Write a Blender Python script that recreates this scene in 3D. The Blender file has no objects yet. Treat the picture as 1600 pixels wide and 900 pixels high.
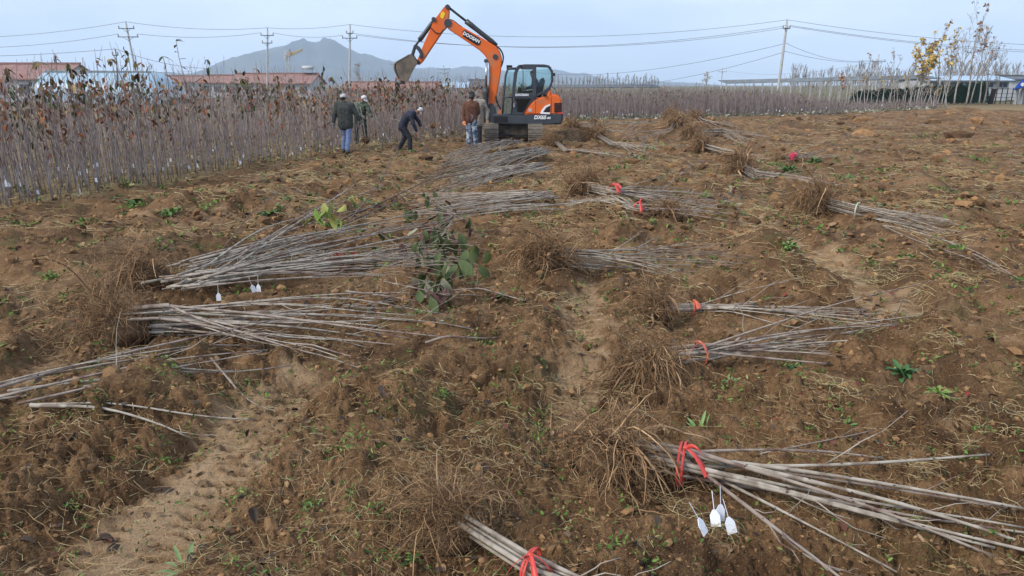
import bpy, bmesh, math, random
import numpy as np
from mathutils import Vector, Matrix

random.seed(7)
RNG = np.random.default_rng(11)
SC = bpy.context.scene
COL = SC.collection
R = math.radians

# ------------------------------------------------------------------ camera
CAM_H = 2.0
FPX = 1101.0                      # focal length in pixels of a 1600 px wide frame
PITCH = math.atan(317.0 / FPX)
cam_data = bpy.data.cameras.new("camera")
cam = bpy.data.objects.new("camera", cam_data)
COL.objects.link(cam)
cam_data.sensor_width = 36.0
cam_data.lens = 36.0 * FPX / 1600.0
cam_data.clip_start = 0.05
cam_data.clip_end = 12000.0
cam.location = (0, 0, CAM_H)
cam.rotation_euler = (math.pi / 2 - PITCH, 0, 0)
SC.camera = cam

# ------------------------------------------------------------------ sky, sun, exposure
SUN_EL, SUN_AZ = R(40), R(238)    # overcast: a weak, very wide sun behind the photographer
world = bpy.data.worlds.new("World")
SC.world = world
world.use_nodes = True
wn, wl = world.node_tree.nodes, world.node_tree.links
wn.clear()
w_out = wn.new("ShaderNodeOutputWorld")
w_mix = wn.new("ShaderNodeMixShader")
w_sky = wn.new("ShaderNodeTexSky")
w_sky.sky_type = 'NISHITA'
w_sky.sun_disc = False
w_sky.sun_elevation = SUN_EL
w_sky.sun_rotation = SUN_AZ
w_sky.air_density = 1.0
w_sky.dust_density = 3.0
w_sky.ozone_density = 2.0
w_b1 = wn.new("ShaderNodeBackground")
w_b1.inputs[1].default_value = 0.10
w_b2 = wn.new("ShaderNodeBackground")
w_b2.inputs[1].default_value = 1.0
w_tc = wn.new("ShaderNodeTexCoord")
w_map = wn.new("ShaderNodeMapping")
w_map.inputs['Scale'].default_value = (1.0, 1.0, 3.5)
w_no = wn.new("ShaderNodeTexNoise")
w_no.inputs['Scale'].default_value = 2.4
w_no.inputs['Detail'].default_value = 5.0
w_no.inputs['Roughness'].default_value = 0.5
w_ramp = wn.new("ShaderNodeValToRGB")
w_ramp.color_ramp.elements[0].position = 0.38
w_ramp.color_ramp.elements[0].color = (0.335, 0.420, 0.560, 1)
w_ramp.color_ramp.elements[1].position = 0.62
w_ramp.color_ramp.elements[1].color = (0.510, 0.585, 0.720, 1)
wl.new(w_tc.outputs['Generated'], w_map.inputs['Vector'])
wl.new(w_map.outputs['Vector'], w_no.inputs['Vector'])
wl.new(w_no.outputs['Fac'], w_ramp.inputs['Fac'])
wl.new(w_ramp.outputs['Color'], w_b2.inputs['Color'])
wl.new(w_sky.outputs['Color'], w_b1.inputs['Color'])
w_mix.inputs[0].default_value = 0.80
wl.new(w_b1.outputs[0], w_mix.inputs[1])
wl.new(w_b2.outputs[0], w_mix.inputs[2])
wl.new(w_mix.outputs[0], w_out.inputs['Surface'])

sun_data = bpy.data.lights.new("sun", 'SUN')
sun_data.energy = 1.5
sun_data.angle = R(14)
sun_data.color = (1.0, 0.96, 0.9)
sun = bpy.data.objects.new("sun", sun_data)
COL.objects.link(sun)
_sd = Vector((math.sin(SUN_AZ) * math.cos(SUN_EL), math.cos(SUN_AZ) * math.cos(SUN_EL), math.sin(SUN_EL)))
sun.rotation_euler = _sd.to_track_quat('Z', 'Y').to_euler()

SC.view_settings.view_transform = 'Standard'
SC.view_settings.look = 'None'
SC.view_settings.gamma = 1.0
SC.view_settings.use_curve_mapping = False
SC.view_settings.exposure = 1.08
SC.render.engine = 'CYCLES'
SC.cycles.use_denoising = True
SC.cycles.max_bounces = 6
SC.cycles.diffuse_bounces = 2
SC.cycles.glossy_bounces = 2
SC.cycles.transmission_bounces = 4
SC.cycles.transparent_max_bounces = 8
SC.cycles.volume_bounces = 2

# ------------------------------------------------------------------ photograph -> place
_cp, _sp = math.cos(PITCH), math.sin(PITCH)


def ray(px, py):
    u, v = (px - 800.0) / FPX, (450.0 - py) / FPX
    return np.array((u, _cp + v * _sp, -_sp + v * _cp))


def at(px, py, Y):
    """world point seen at (px, py) standing Y metres in front of the camera"""
    d = ray(px, py)
    p = d * (Y / d[1])
    return np.array((p[0], Y, CAM_H + p[2]))


def flat(px, py, z=0.0):
    d = ray(px, py)
    t = (z - CAM_H) / d[2]
    return np.array((d[0] * t, d[1] * t, z))


# ------------------------------------------------------------------ noise
def _hash(ix, iy, seed):
    h = (ix.astype(np.int64) * 374761393 + iy.astype(np.int64) * 668265263 + seed * 1442695041) & 0xFFFFFFFF
    h = ((h ^ (h >> 13)) * 1274126177) & 0xFFFFFFFF
    return h ^ (h >> 16)


def gnoise(x, y, seed=0):
    x, y = np.asarray(x, float), np.asarray(y, float)
    ix, iy = np.floor(x), np.floor(y)
    fx, fy = x - ix, y - iy
    u, v = fx * fx * fx * (fx * (fx * 6 - 15) + 10), fy * fy * fy * (fy * (fy * 6 - 15) + 10)

    def g(ox, oy):
        a = _hash(ix + ox, iy + oy, seed) * (2 * math.pi / 4294967296.0)
        return np.cos(a) * (fx - ox) + np.sin(a) * (fy - oy)
    a = g(0, 0) * (1 - u) + g(1, 0) * u
    b = g(0, 1) * (1 - u) + g(1, 1) * u
    return (a * (1 - v) + b * v) * 1.5


def fbm(x, y, seed=0, octv=4):
    s, a, f = 0.0, 1.0, 1.0
    for k in range(octv):
        s = s + a * gnoise(x * f, y * f, seed + k * 17)
        a *= 0.5
        f *= 2.03
    return s


def sstep(a, b, x):
    t = np.clip((x - a) / (b - a), 0, 1)
    return t * t * (3 - 2 * t)


# ------------------------------------------------------------------ mesh helpers
class MB:
    """collects verts / faces (with material slots and tints) and builds ONE mesh"""

    def __init__(self):
        self.v, self.loops, self.starts, self.mi, self.tint, self.n, self.nl, self.sm = [], [], [], [], [], 0, 0, []

    def add(self, verts, faces, m=0, tint=None):
        verts = np.asarray(verts, float).reshape(-1, 3)
        if isinstance(faces, np.ndarray):
            k = faces.shape[1]
            self.loops.append((faces + self.n).ravel())
            self.starts.append(self.nl + np.arange(len(faces)) * k)
            self.nl += faces.size
            nf = len(faces)
        else:
            nf = 0
            for f in faces:
                self.loops.append(np.asarray(f) + self.n)
                self.starts.append(np.array([self.nl]))
                self.nl += len(f)
                nf += 1
        self.mi.append(np.full(nf, m, np.int32) if np.isscalar(m) else np.asarray(m, np.int32))
        self.v.append(verts)
        self.sm.append(np.ones(nf, bool))
        t = np.ones((len(verts), 3)) if tint is None else np.broadcast_to(np.asarray(tint, float), (len(verts), 3))
        self.tint.append(t)
        self.n += len(verts)
        return self

    def box(self, c, s, m=0, rz=0.0, tint=None):
        c, s = np.asarray(c, float), np.asarray(s, float) / 2
        v = np.array([(x, y, z) for z in (-1, 1) for y in (-1, 1) for x in (-1, 1)], float) * s
        if rz:
            ca, sa = math.cos(rz), math.sin(rz)
            v = np.stack((v[:, 0] * ca - v[:, 1] * sa, v[:, 0] * sa + v[:, 1] * ca, v[:, 2]), 1)
        f = np.array([(0, 2, 3, 1), (4, 5, 7, 6), (0, 1, 5, 4), (2, 6, 7, 3), (0, 4, 6, 2), (1, 3, 7, 5)])
        return self.add(v + c, f, m, tint)

    def tubes(self, paths, radii, k=5, m=0, tint=None, cap=True):
        """paths (s, n, 3), radii (s, n) or scalar"""
        P = np.asarray(paths, float)
        if P.ndim == 2:
            P = P[None]
        s, n, _ = P.shape
        Rr = np.broadcast_to(np.asarray(radii, float), (s, n))
        T = np.gradient(P, axis=1)
        T /= np.linalg.norm(T, axis=2, keepdims=True) + 1e-12
        mean = T.mean(1)
        ref = np.where((np.abs(mean[:, 2:3]) > 0.75), np.array([[1.0, 0, 0]]), np.array([[0, 0, 1.0]]))[:, None, :]
        A = np.cross(T, ref)
        A /= np.linalg.norm(A, axis=2, keepdims=True) + 1e-12
        B = np.cross(A, T)
        ang = np.arange(k) * 2 * math.pi / k
        V = P[:, :, None, :] + Rr[:, :, None, None] * (np.cos(ang)[None, None, :, None] * A[:, :, None, :] + np.sin(ang)[None, None, :, None] * B[:, :, None, :])
        i, j = np.meshgrid(np.arange(n - 1), np.arange(k), indexing='ij')
        j2 = (j + 1) % k
        q = np.stack((i * k + j, i * k + j2, (i + 1) * k + j2, (i + 1) * k + j), -1).reshape(-1, 4)
        F = (q[None] + (np.arange(s) * n * k)[:, None, None]).reshape(-1, 4)
        if tint is not None:
            tint = np.asarray(tint, float)
            if tint.ndim == 2 and len(tint) == s:
                tint = np.repeat(tint, n * k, axis=0)
        self.add(V.reshape(-1, 3), F, m, tint)
        if cap and k >= 3:
            base = self.n - s * n * k
            for e in (0, n - 1):
                idx = np.arange(k) if e else np.arange(k)[::-1]
                C = (np.arange(s) * n * k)[:, None] + e * k + idx[None]
                C = C + base
                self.loops.append(C.ravel())
                self.starts.append(self.nl + np.arange(s) * k)
                self.nl += C.size
                self.mi.append(np.full(s, m, np.int32))
                self.sm.append(np.zeros(s, bool))
        return self

    def build(self, name, mats, parent=None, smooth=True, loc=None, link=True):
        V = np.concatenate(self.v) if self.v else np.zeros((0, 3))
        if loc is not None:
            V = V - np.asarray(loc, float)
        L = np.concatenate(self.loops).astype(np.int32)
        S = np.concatenate(self.starts).astype(np.int32)
        me = bpy.data.meshes.new(name)
        me.vertices.add(len(V))
        me.vertices.foreach_set("co", V.astype(np.float32).ravel())
        me.loops.add(len(L))
        me.loops.foreach_set("vertex_index", L)
        me.polygons.add(len(S))
        me.polygons.foreach_set("loop_start", S)
        me.polygons.foreach_set("material_index", np.concatenate(self.mi))
        me.update(calc_edges=True)
        t = np.concatenate(self.tint)
        if not np.all(t == 1.0):
            a = me.color_attributes.new("tint", 'FLOAT_COLOR', 'POINT')
            a.data.foreach_set("color", np.concatenate((t, np.ones((len(t), 1))), 1).astype(np.float32).ravel())
        me.polygons.foreach_set("use_smooth", np.concatenate(self.sm) if smooth else np.zeros(len(S), bool))
        for m in (mats if isinstance(mats, (list, tuple)) else [mats]):
            me.materials.append(m)
        if not link:
            return me
        return put(name, me, parent, loc)


def put(name, me, parent=None, loc=None):
    o = bpy.data.objects.new(name, me)
    COL.objects.link(o)
    if parent is not None:
        o.parent = parent
    elif loc is not None:
        o.location = loc
    return o


def nth(k):
    return "%d%s" % (k, "th" if 10 <= k % 100 <= 20 else {1: "st", 2: "nd", 3: "rd"}.get(k % 10, "th"))


def tag(o, label, cat=None, group=None, kind=None):
    if label:
        o["label"] = label
    if cat:
        o["category"] = cat
    if group:
        o["group"] = group
    if kind:
        o["kind"] = kind
    return o


def thing(name, label, cat, loc=(0, 0, 0), group=None, rz=0.0):
    o = bpy.data.objects.new(name, None)
    COL.objects.link(o)
    o.empty_display_size = 0.2
    o.location = loc
    o.rotation_euler = (0, 0, rz)
    return tag(o, label, cat, group)


# ------------------------------------------------------------------ materials
def mat(name, col, col2=None, rough=0.75, scale=6.0, bump=0.0, bscale=40.0, metal=0.0, tint=False, spec=0.3, detail=4.0, lo=0.35, hi=0.65,
        stretch=None, col3=None, scale3=2.0, coat=0.0, translucent=0.0, rand=0.0):
    m = bpy.data.materials.new(name)
    m.use_nodes = True
    nt = m.node_tree
    N, Lk = nt.nodes, nt.links
    b = N["Principled BSDF"]
    b.inputs["Roughness"].default_value = rough
    b.inputs["Metallic"].default_value = metal
    b.inputs["Specular IOR Level"].default_value = spec
    b.inputs["Coat Weight"].default_value = coat
    tc = N.new("ShaderNodeTexCoord")
    vec = tc.outputs['Object']
    if stretch:
        mp = N.new("ShaderNodeMapping")
        mp.inputs['Scale'].default_value = stretch
        Lk.new(vec, mp.inputs['Vector'])
        vec = mp.outputs['Vector']
    out = None

    def noise(sc, det=detail):
        n = N.new("ShaderNodeTexNoise")
        n.inputs['Scale'].default_value = sc
        n.inputs['Detail'].default_value = det
        Lk.new(vec, n.inputs['Vector'])
        return n.outputs['Fac']

    def mixc(fac, a, c):
        x = N.new("ShaderNodeMix")
        x.data_type = 'RGBA'
        if hasattr(fac, 'node'):
            Lk.new(fac, x.inputs[0])
        else:
            x.inputs[0].default_value = fac
        for k, s in ((6, a), (7, c)):
            if hasattr(s, 'node'):
                Lk.new(s, x.inputs[k])
            else:
                x.inputs[k].default_value = (*s, 1)
        return x.outputs[2]

    def rng(fac, a, c):
        r = N.new("ShaderNodeMapRange")
        r.inputs[1].default_value, r.inputs[2].default_value = a, c
        Lk.new(fac, r.inputs[0])
        return r.outputs[0]
    if col2 is not None:
        out = mixc(rng(noise(scale), lo, hi), col, col2)
    if col3 is not None:
        out = mixc(rng(noise(scale3), 0.5, 0.62), out if out is not None else col, col3)
    if tint:
        at_ = N.new("ShaderNodeAttribute")
        at_.attribute_name = "tint"
        x = N.new("ShaderNodeMix")
        x.data_type = 'RGBA'
        x.blend_type = 'MULTIPLY'
        x.inputs[0].default_value = 1.0
        if out is not None:
            Lk.new(out, x.inputs[6])
        else:
            x.inputs[6].default_value = (*col, 1)
        Lk.new(at_.outputs['Color'], x.inputs[7])
        out = x.outputs[2]
    if rand:
        oi = N.new("ShaderNodeObjectInfo")
        hs = N.new("ShaderNodeHueSaturation")
        r = N.new("ShaderNodeMapRange")
        r.inputs[3].default_value, r.inputs[4].default_value = 1 - rand, 1 + rand
        Lk.new(oi.outputs['Random'], r.inputs[0])
        Lk.new(r.outputs[0], hs.inputs['Value'])
        if out is not None:
            Lk.new(out, hs.inputs['Color'])
        else:
            hs.inputs['Color'].default_value = (*col, 1)
        out = hs.outputs[0]
    if out is not None:
        Lk.new(out, b.inputs['Base Color'])
    else:
        b.inputs['Base Color'].default_value = (*col, 1)
    if bump:
        bp = N.new("ShaderNodeBump")
        bp.inputs['Strength'].default_value = 1.0
        bp.inputs['Distance'].default_value = bump
        Lk.new(noise(bscale, 6.0), bp.inputs['Height'])
        Lk.new(bp.outputs['Normal'], b.inputs['Normal'])
    return m
# ================================================================== terrain
def polyline_info(x, y, pts):
    """distance to a polyline and arc length along it"""
    best = np.full(np.shape(x), 1e9)
    arc = np.zeros(np.shape(x))
    acc = 0.0
    for (ax, ay), (bx, by) in zip(pts[:-1], pts[1:]):
        L = math.hypot(bx - ax, by - ay)
        t = np.clip(((x - ax) * (bx - ax) + (y - ay) * (by - ay)) / (L * L), 0, 1)
        d = np.hypot(x - ax - t * (bx - ax), y - ay - t * (by - ay))
        k = d < best
        best = np.where(k, d, best)
        arc = np.where(k, acc + t * L, arc)
        acc += L
    return best, arc


def gpts(pix):
    return [tuple(flat(px, py)[:2]) for px, py in pix]


TRACKS = [  # compacted wheel / crawler marks in the soil: (points, half width)
    (gpts([(90, 960), (215, 840), (300, 770), (390, 680), (455, 612)]), 0.30),
    (gpts([(890, 660), (905, 560), (905, 480), (925, 435)]), 0.19),
    (gpts([(1150, 325), (1215, 368), (1285, 405), (1345, 440), (1405, 492)]), 0.24),
    (gpts([(30, 600), (105, 545), (160, 500)]), 0.20),
]
# the front edge of the nursery rows (beyond it the saplings stand)
EDGE = gpts([(-260, 372), (-100, 347), (0, 331), (150, 306), (330, 272), (450, 250), (520, 239), (600, 229), (720, 217), (790, 203), (880, 190), (1000, 186),
             (1150, 183), (1300, 179), (1465, 170)])
EDGE_AZ = np.array([math.atan2(x, y) for x, y in EDGE])
EDGE_R = np.array([math.hypot(x, y) for x, y in EDGE])


def beyond_edge(x, y):
    """metres behind the nursery's front edge (negative in the dug field)"""
    return np.hypot(x, y) - np.interp(np.arctan2(x, y), EDGE_AZ, EDGE_R)


def mound(px, py, r, h, sx=1.0):
    p = flat(px, py)
    return (p[0], p[1], r, h, sx)


MOUNDS = [
    mound(1285, 372, 0.55, 0.10, 1.5), mound(1230, 392, 0.5, 0.14, 1.4), mound(1505, 480, 0.45, 0.16, 1.5), mound(1390, 560, 0.17, 0.11, 1.3),
    mound(1360, 760, 0.5, 0.05, 1.6), mound(640, 640, 0.32, 0.13, 1.2), mound(540, 700, 0.6, 0.07, 1.2), mound(200, 600, 0.5, 0.09, 1.4),
    mound(120, 690, 0.5, 0.12, 1.6), mound(470, 330, 0.8, 0.16, 1.6), mound(60, 420, 0.8, 0.15, 1.5), mound(250, 395, 0.7, 0.13, 1.4),
    mound(780, 400, 0.5, 0.15, 1.6), mound(860, 520, 0.3, 0.09, 1.0), mound(1000, 270, 1.0, 0.22, 2.0), mound(940, 330, 0.6, 0.15, 1.5),
    mound(1120, 300, 1.2, 0.18, 1.8), mound(1400, 300, 1.3, 0.18, 1.8), mound(1560, 340, 1.2, 0.2, 1.5), mound(1330, 245, 1.4, 0.2, 2.0),
    mound(620, 262, 1.3, 0.18, 2.0), mound(330, 320, 0.9, 0.14, 1.8), mound(900, 215, 1.6, 0.32, 1.5), mound(1010, 205, 2.0, 0.32, 1.5),
    mound(1130, 205, 2.4, 0.3, 1.5), mound(1512, 177, 2.2, 0.5, 1.7), mound(1560, 192, 2.4, 0.2, 1.8), mound(1420, 192, 2.5, 0.15, 1.5),
    mound(1230, 200, 3.0, 0.3, 2.0), mound(690, 570, 0.3, 0.08, 1.3), mound(60, 780, 0.4, 0.07, 1.3), mound(1520, 620, 0.4, 0.08, 1.4),
    mound(800, 700, 0.35, 0.05, 1.2), mound(1180, 620, 0.35, 0.05, 1.3),
    mound(20, 560, 0.4, 0.14, 1.4), mound(420, 610, 0.25, -0.05, 1.0), mound(195, 545, 0.22, -0.10, 1.5), mound(90, 385, 0.3, -0.12, 2.2),
]


MA = np.array(MOUNDS).T
RIDGES = [  # banks of thrown up soil running away from the camera: (points, half width, height)
    (gpts([(560, 860), (600, 720), (650, 610), (700, 545)]), 0.20, 0.11), (gpts([(20, 790), (150, 690), (260, 610), (330, 560)]), 0.22, 0.11),
    (gpts([(770, 740), (815, 580), (830, 470), (800, 390)]), 0.20, 0.10), (gpts([(965, 560), (990, 440), (975, 350), (960, 290)]), 0.24, 0.11),
    (gpts([(1210, 430), (1190, 390), (1130, 330)]), 0.26, 0.10), (gpts([(1470, 600), (1480, 490), (1420, 400), (1330, 330)]), 0.28, 0.14),
    (gpts([(1590, 560), (1580, 440), (1500, 340), (1400, 270)]), 0.35, 0.15), (gpts([(40, 470), (180, 400), (330, 345), (480, 300)]), 0.35, 0.15),
    (gpts([(0, 400), (200, 345), (400, 295), (560, 262)]), 0.35, 0.12),
]


_lines = [t[0] for t in TRACKS] + [t[0] for t in RIDGES]
SEG = np.array([(a[0], a[1], b[0] - a[0], b[1] - a[1]) for pts in _lines for a, b in zip(pts[:-1], pts[1:])])
SEG_L2 = SEG[:, 2] ** 2 + SEG[:, 3] ** 2
SEG_START = np.cumsum([0] + [len(p) - 1 for p in _lines[:-1]])


def seg_dists(x, y):
    """distances of a few points to every track and ridge line at once"""
    px, py = x[..., None] - SEG[:, 0], y[..., None] - SEG[:, 1]
    t = np.clip((px * SEG[:, 2] + py * SEG[:, 3]) / SEG_L2, 0, 1)
    d = np.hypot(px - t * SEG[:, 2], py - t * SEG[:, 3])
    return np.moveaxis(np.minimum.reduceat(d, SEG_START, axis=-1), -1, 0)


def H(x, y):
    """ground height without the clods"""
    x, y = np.asarray(x, float), np.asarray(y, float)
    r = np.hypot(x, y)
    near = 1 - sstep(55, 95, r)
    h = near * (0.075 * fbm(x * 0.33, y * 0.33, 3, 3) + 0.06 * fbm(x * 1.15, y * 1.15, 9, 3))
    if x.size < 400:
        d2 = ((x[..., None] - MA[0]) / (MA[2] * MA[4])) ** 2 + ((y[..., None] - MA[1]) / MA[2]) ** 2
        h = h + (MA[3] * np.exp(-d2 * 1.4)).sum(-1)
    else:
        for mx, my, mr, mh, sx in MOUNDS:
            d2 = ((x - mx) / (mr * sx)) ** 2 + ((y - my) / mr) ** 2
            h = h + mh * np.exp(-d2 * 1.4)
    small = x.size < 400
    if small:
        DD = seg_dists(x, y)
    for i, (pts, hw) in enumerate(TRACKS):
        d = DD[i] if small else polyline_info(x, y, pts)[0]
        k = 1 - sstep(hw * 0.75, hw * 1.5, d)
        h = h * (1 - 0.6 * k) - 0.03 * k + 0.02 * np.exp(-((d - hw * 1.6) / (hw * 0.5)) ** 2) * near
    wr = .18 * gnoise(x * 1.1, y * 1.1, 71)
    for i, (pts, hw, hh) in enumerate(RIDGES):
        d = DD[len(TRACKS) + i] if small else polyline_info(x, y, pts)[0]
        h = h + hh * np.exp(-((d + wr) / hw) ** 2) * (.75 + .5 * gnoise(x * 1.7, y * 1.7, 72))
    h = h + 0.10 * np.exp(-(((x - 0.7) / 3.2) ** 2 + ((y - 25.6) / 2.6) ** 2))
    return h


def compact_mask(x, y):
    c = np.zeros(np.shape(x))
    rid = np.zeros(np.shape(x))
    wob = 0.16 * gnoise(x * 1.6, y * 1.6, 41) + 0.10 * gnoise(x * 5, y * 5, 42) + 0.05 * gnoise(x * 13, y * 13, 43)
    for pts, hw in TRACKS:
        d, a = polyline_info(x, y, pts)
        k = (1 - sstep(hw * 0.55, hw * 1.2, d + wob)) * (0.55 + 0.45 * sstep(-.3, .3, gnoise(x * 1.3, y * 1.3, 44)))
        c = np.maximum(c, k)
        ph = a / 0.085 * 2 * math.pi + 1.6 * gnoise(x * 1.6, y * 1.6, 77) + 0.9 * gnoise(x * 8, y * 8, 78)
        cl = 1 - np.abs(np.sin(ph * .5)) ** .7            # narrow cleat grooves pressed across the track
        cl = cl * sstep(-.45, .1, gnoise(x * 3.1, y * 3.1, 56))
        rid = rid - k * 0.048 * cl
        c = np.where(k > .3, c * (1 - .75 * np.clip(cl * 1.6, 0, 1)), c)
    patch = sstep(0.1, 0.9, fbm(x * 0.8 + 5, y * 0.8, 61, 3) + 0.5 * gnoise(x * 6, y * 6, 63)) * 0.35
    return np.maximum(np.clip(c * 1.3, 0, 1), patch), rid, c


def worley(x, y, seed):
    """rounded clods: per cell a dome of its own height"""
    ix, iy = np.floor(x), np.floor(y)
    h = np.zeros(np.shape(x))
    for ox in (-1, 0, 1):
        for oy in (-1, 0, 1):
            a = _hash(ix + ox, iy + oy, seed)
            px = ix + ox + .15 + .7 * ((a & 1023) / 1023.0)
            py = iy + oy + .15 + .7 * (((a >> 10) & 1023) / 1023.0)
            rr = .30 + .45 * (((a >> 20) & 255) / 255.0)
            d2 = ((x - px) ** 2 + (y - py) ** 2) / (rr * rr)
            h = np.maximum(h, np.sqrt(np.maximum(0, 1 - d2)) * rr)
    return h


def clods(x, y, spacing):
    """lumpy broken soil"""
    def bil(f, s):
        wx = x + 0.35 / f * gnoise(x * f * 0.7, y * f * 0.7, s + 5)
        wy = y + 0.35 / f * gnoise(x * f * 0.7 + 9, y * f * 0.7, s + 6)
        return np.abs(gnoise(wx * f, wy * f, s)) - 0.25
    cm, rid, hard = compact_mask(x, y)
    rough = (1 - 0.8 * hard) * (0.55 + 0.75 * sstep(-0.4, 0.4, fbm(x * 0.6, y * 0.6, 91, 2)))
    h = np.zeros(np.shape(x))
    for f, a, s in ((1.3, 0.17, 101), (3.3, 0.11, 111), (8.5, 0.065, 121), (18, 0.045, 131), (38, 0.028, 141)):
        fade = 1 - sstep(0.45, 0.9, spacing * f)
        h = h + a * fade * bil(f, s)
    wx, wy = x + .03 * gnoise(x * 11, y * 11, 301), y + .03 * gnoise(x * 11, y * 11, 302)
    for f, a, s in ((6.0, 0.05, 311), (13.0, 0.045, 312), (27.0, 0.03, 313)):
        fade = 1 - sstep(0.4, 0.8, spacing * f)
        if np.any(fade > 0):
            h = h + a * fade * worley(wx * f, wy * f, s) * sstep(-.45, .35, gnoise(x * f * .16, y * f * .16, s + 9))
    h = h * rough - .02
    h = .12 * np.tanh(h / .12)
    return h + rid, cm


def ground(px, py):
    """ground point under a pixel, on the real terrain"""
    z = 0.0
    for _ in range(6):
        p = flat(px, py, z)
        z = 0.5 * z + 0.5 * float(H(p[0], p[1]))
    p = flat(px, py, z)
    return np.array((p[0], p[1], float(H(p[0], p[1]))))


def surf(x, y):
    sp = np.hypot(x, y) * .003
    h, cm = clods(x, y, sp)
    return H(x, y) + h, cm


def build_ground():
    fr = np.linspace(-R(46), R(46), 640)
    bk = np.linspace(R(46), 2 * math.pi - R(46), 64)[1:-1]
    az = np.concatenate((fr, bk))
    rr = [0.4, 0.9, 1.3, 1.6, 1.8]
    while rr[-1] < 62:
        d = rr[-1]
        rr.append(d + min(max(0.0016 * (d * d + 4) / 2, 0.0075), 0.0085 * d))
    while rr[-1] < 5000:
        rr.append(rr[-1] * 1.045 + 0.2)
    rr = np.array(rr)
    na, nr = len(az), len(rr)
    RR, AA = np.meshgrid(rr, az, indexing='ij')
    X, Y = RR * np.sin(AA), RR * np.cos(AA)
    sp = np.gradient(rr)[:, None] + 0 * AA
    sp = np.maximum(sp * 0.8, RR * (fr[1] - fr[0]))
    h, cm = clods(X, Y, sp)
    be = beyond_edge(X, Y)
    inn = (np.abs(AA) < R(46.5)).astype(float)
    nurs = sstep(-0.6, 0.8, be + 0.5 * gnoise(X, Y, 7)) * inn
    Z = H(X, Y) + h * (1 - 0.6 * nurs) * (1 - sstep(50, 90, RR)) + 0.5 * fbm(X * 0.004, Y * 0.004, 5, 2) * sstep(150, 600, RR)
    V = np.stack((X, Y, Z), -1).reshape(-1, 3)
    V = np.concatenate((V, [[0, 0, float(H(0, 0))]]))
    i, j = np.meshgrid(np.arange(nr - 1), np.arange(na), indexing='ij')
    j2 = (j + 1) % na
    F = np.stack((i * na + j, i * na + j2, (i + 1) * na + j2, (i + 1) * na + j), -1).reshape(-1, 4)[:, ::-1]
    mb = MB()
    mb.add(V, F)
    c = nr * na
    mb.add(np.zeros((0, 3)), np.array([(k, (k + 1) % na, c) for k in range(na)]) - mb.n)
    o = mb.build("ground", [MAT_SOIL])
    me = o.data
    for nm, arr in (("compact", cm), ("litter", nurs * (1 - sstep(70, 120, RR))), ("far", sstep(60, 110, RR))):
        a = me.attributes.new(nm, 'FLOAT', 'POINT')
        a.data.foreach_set("value", np.concatenate((np.asarray(arr, float).ravel(), [0.0])).astype(np.float32))
    tag(o, None, kind="structure")
    return o


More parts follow.
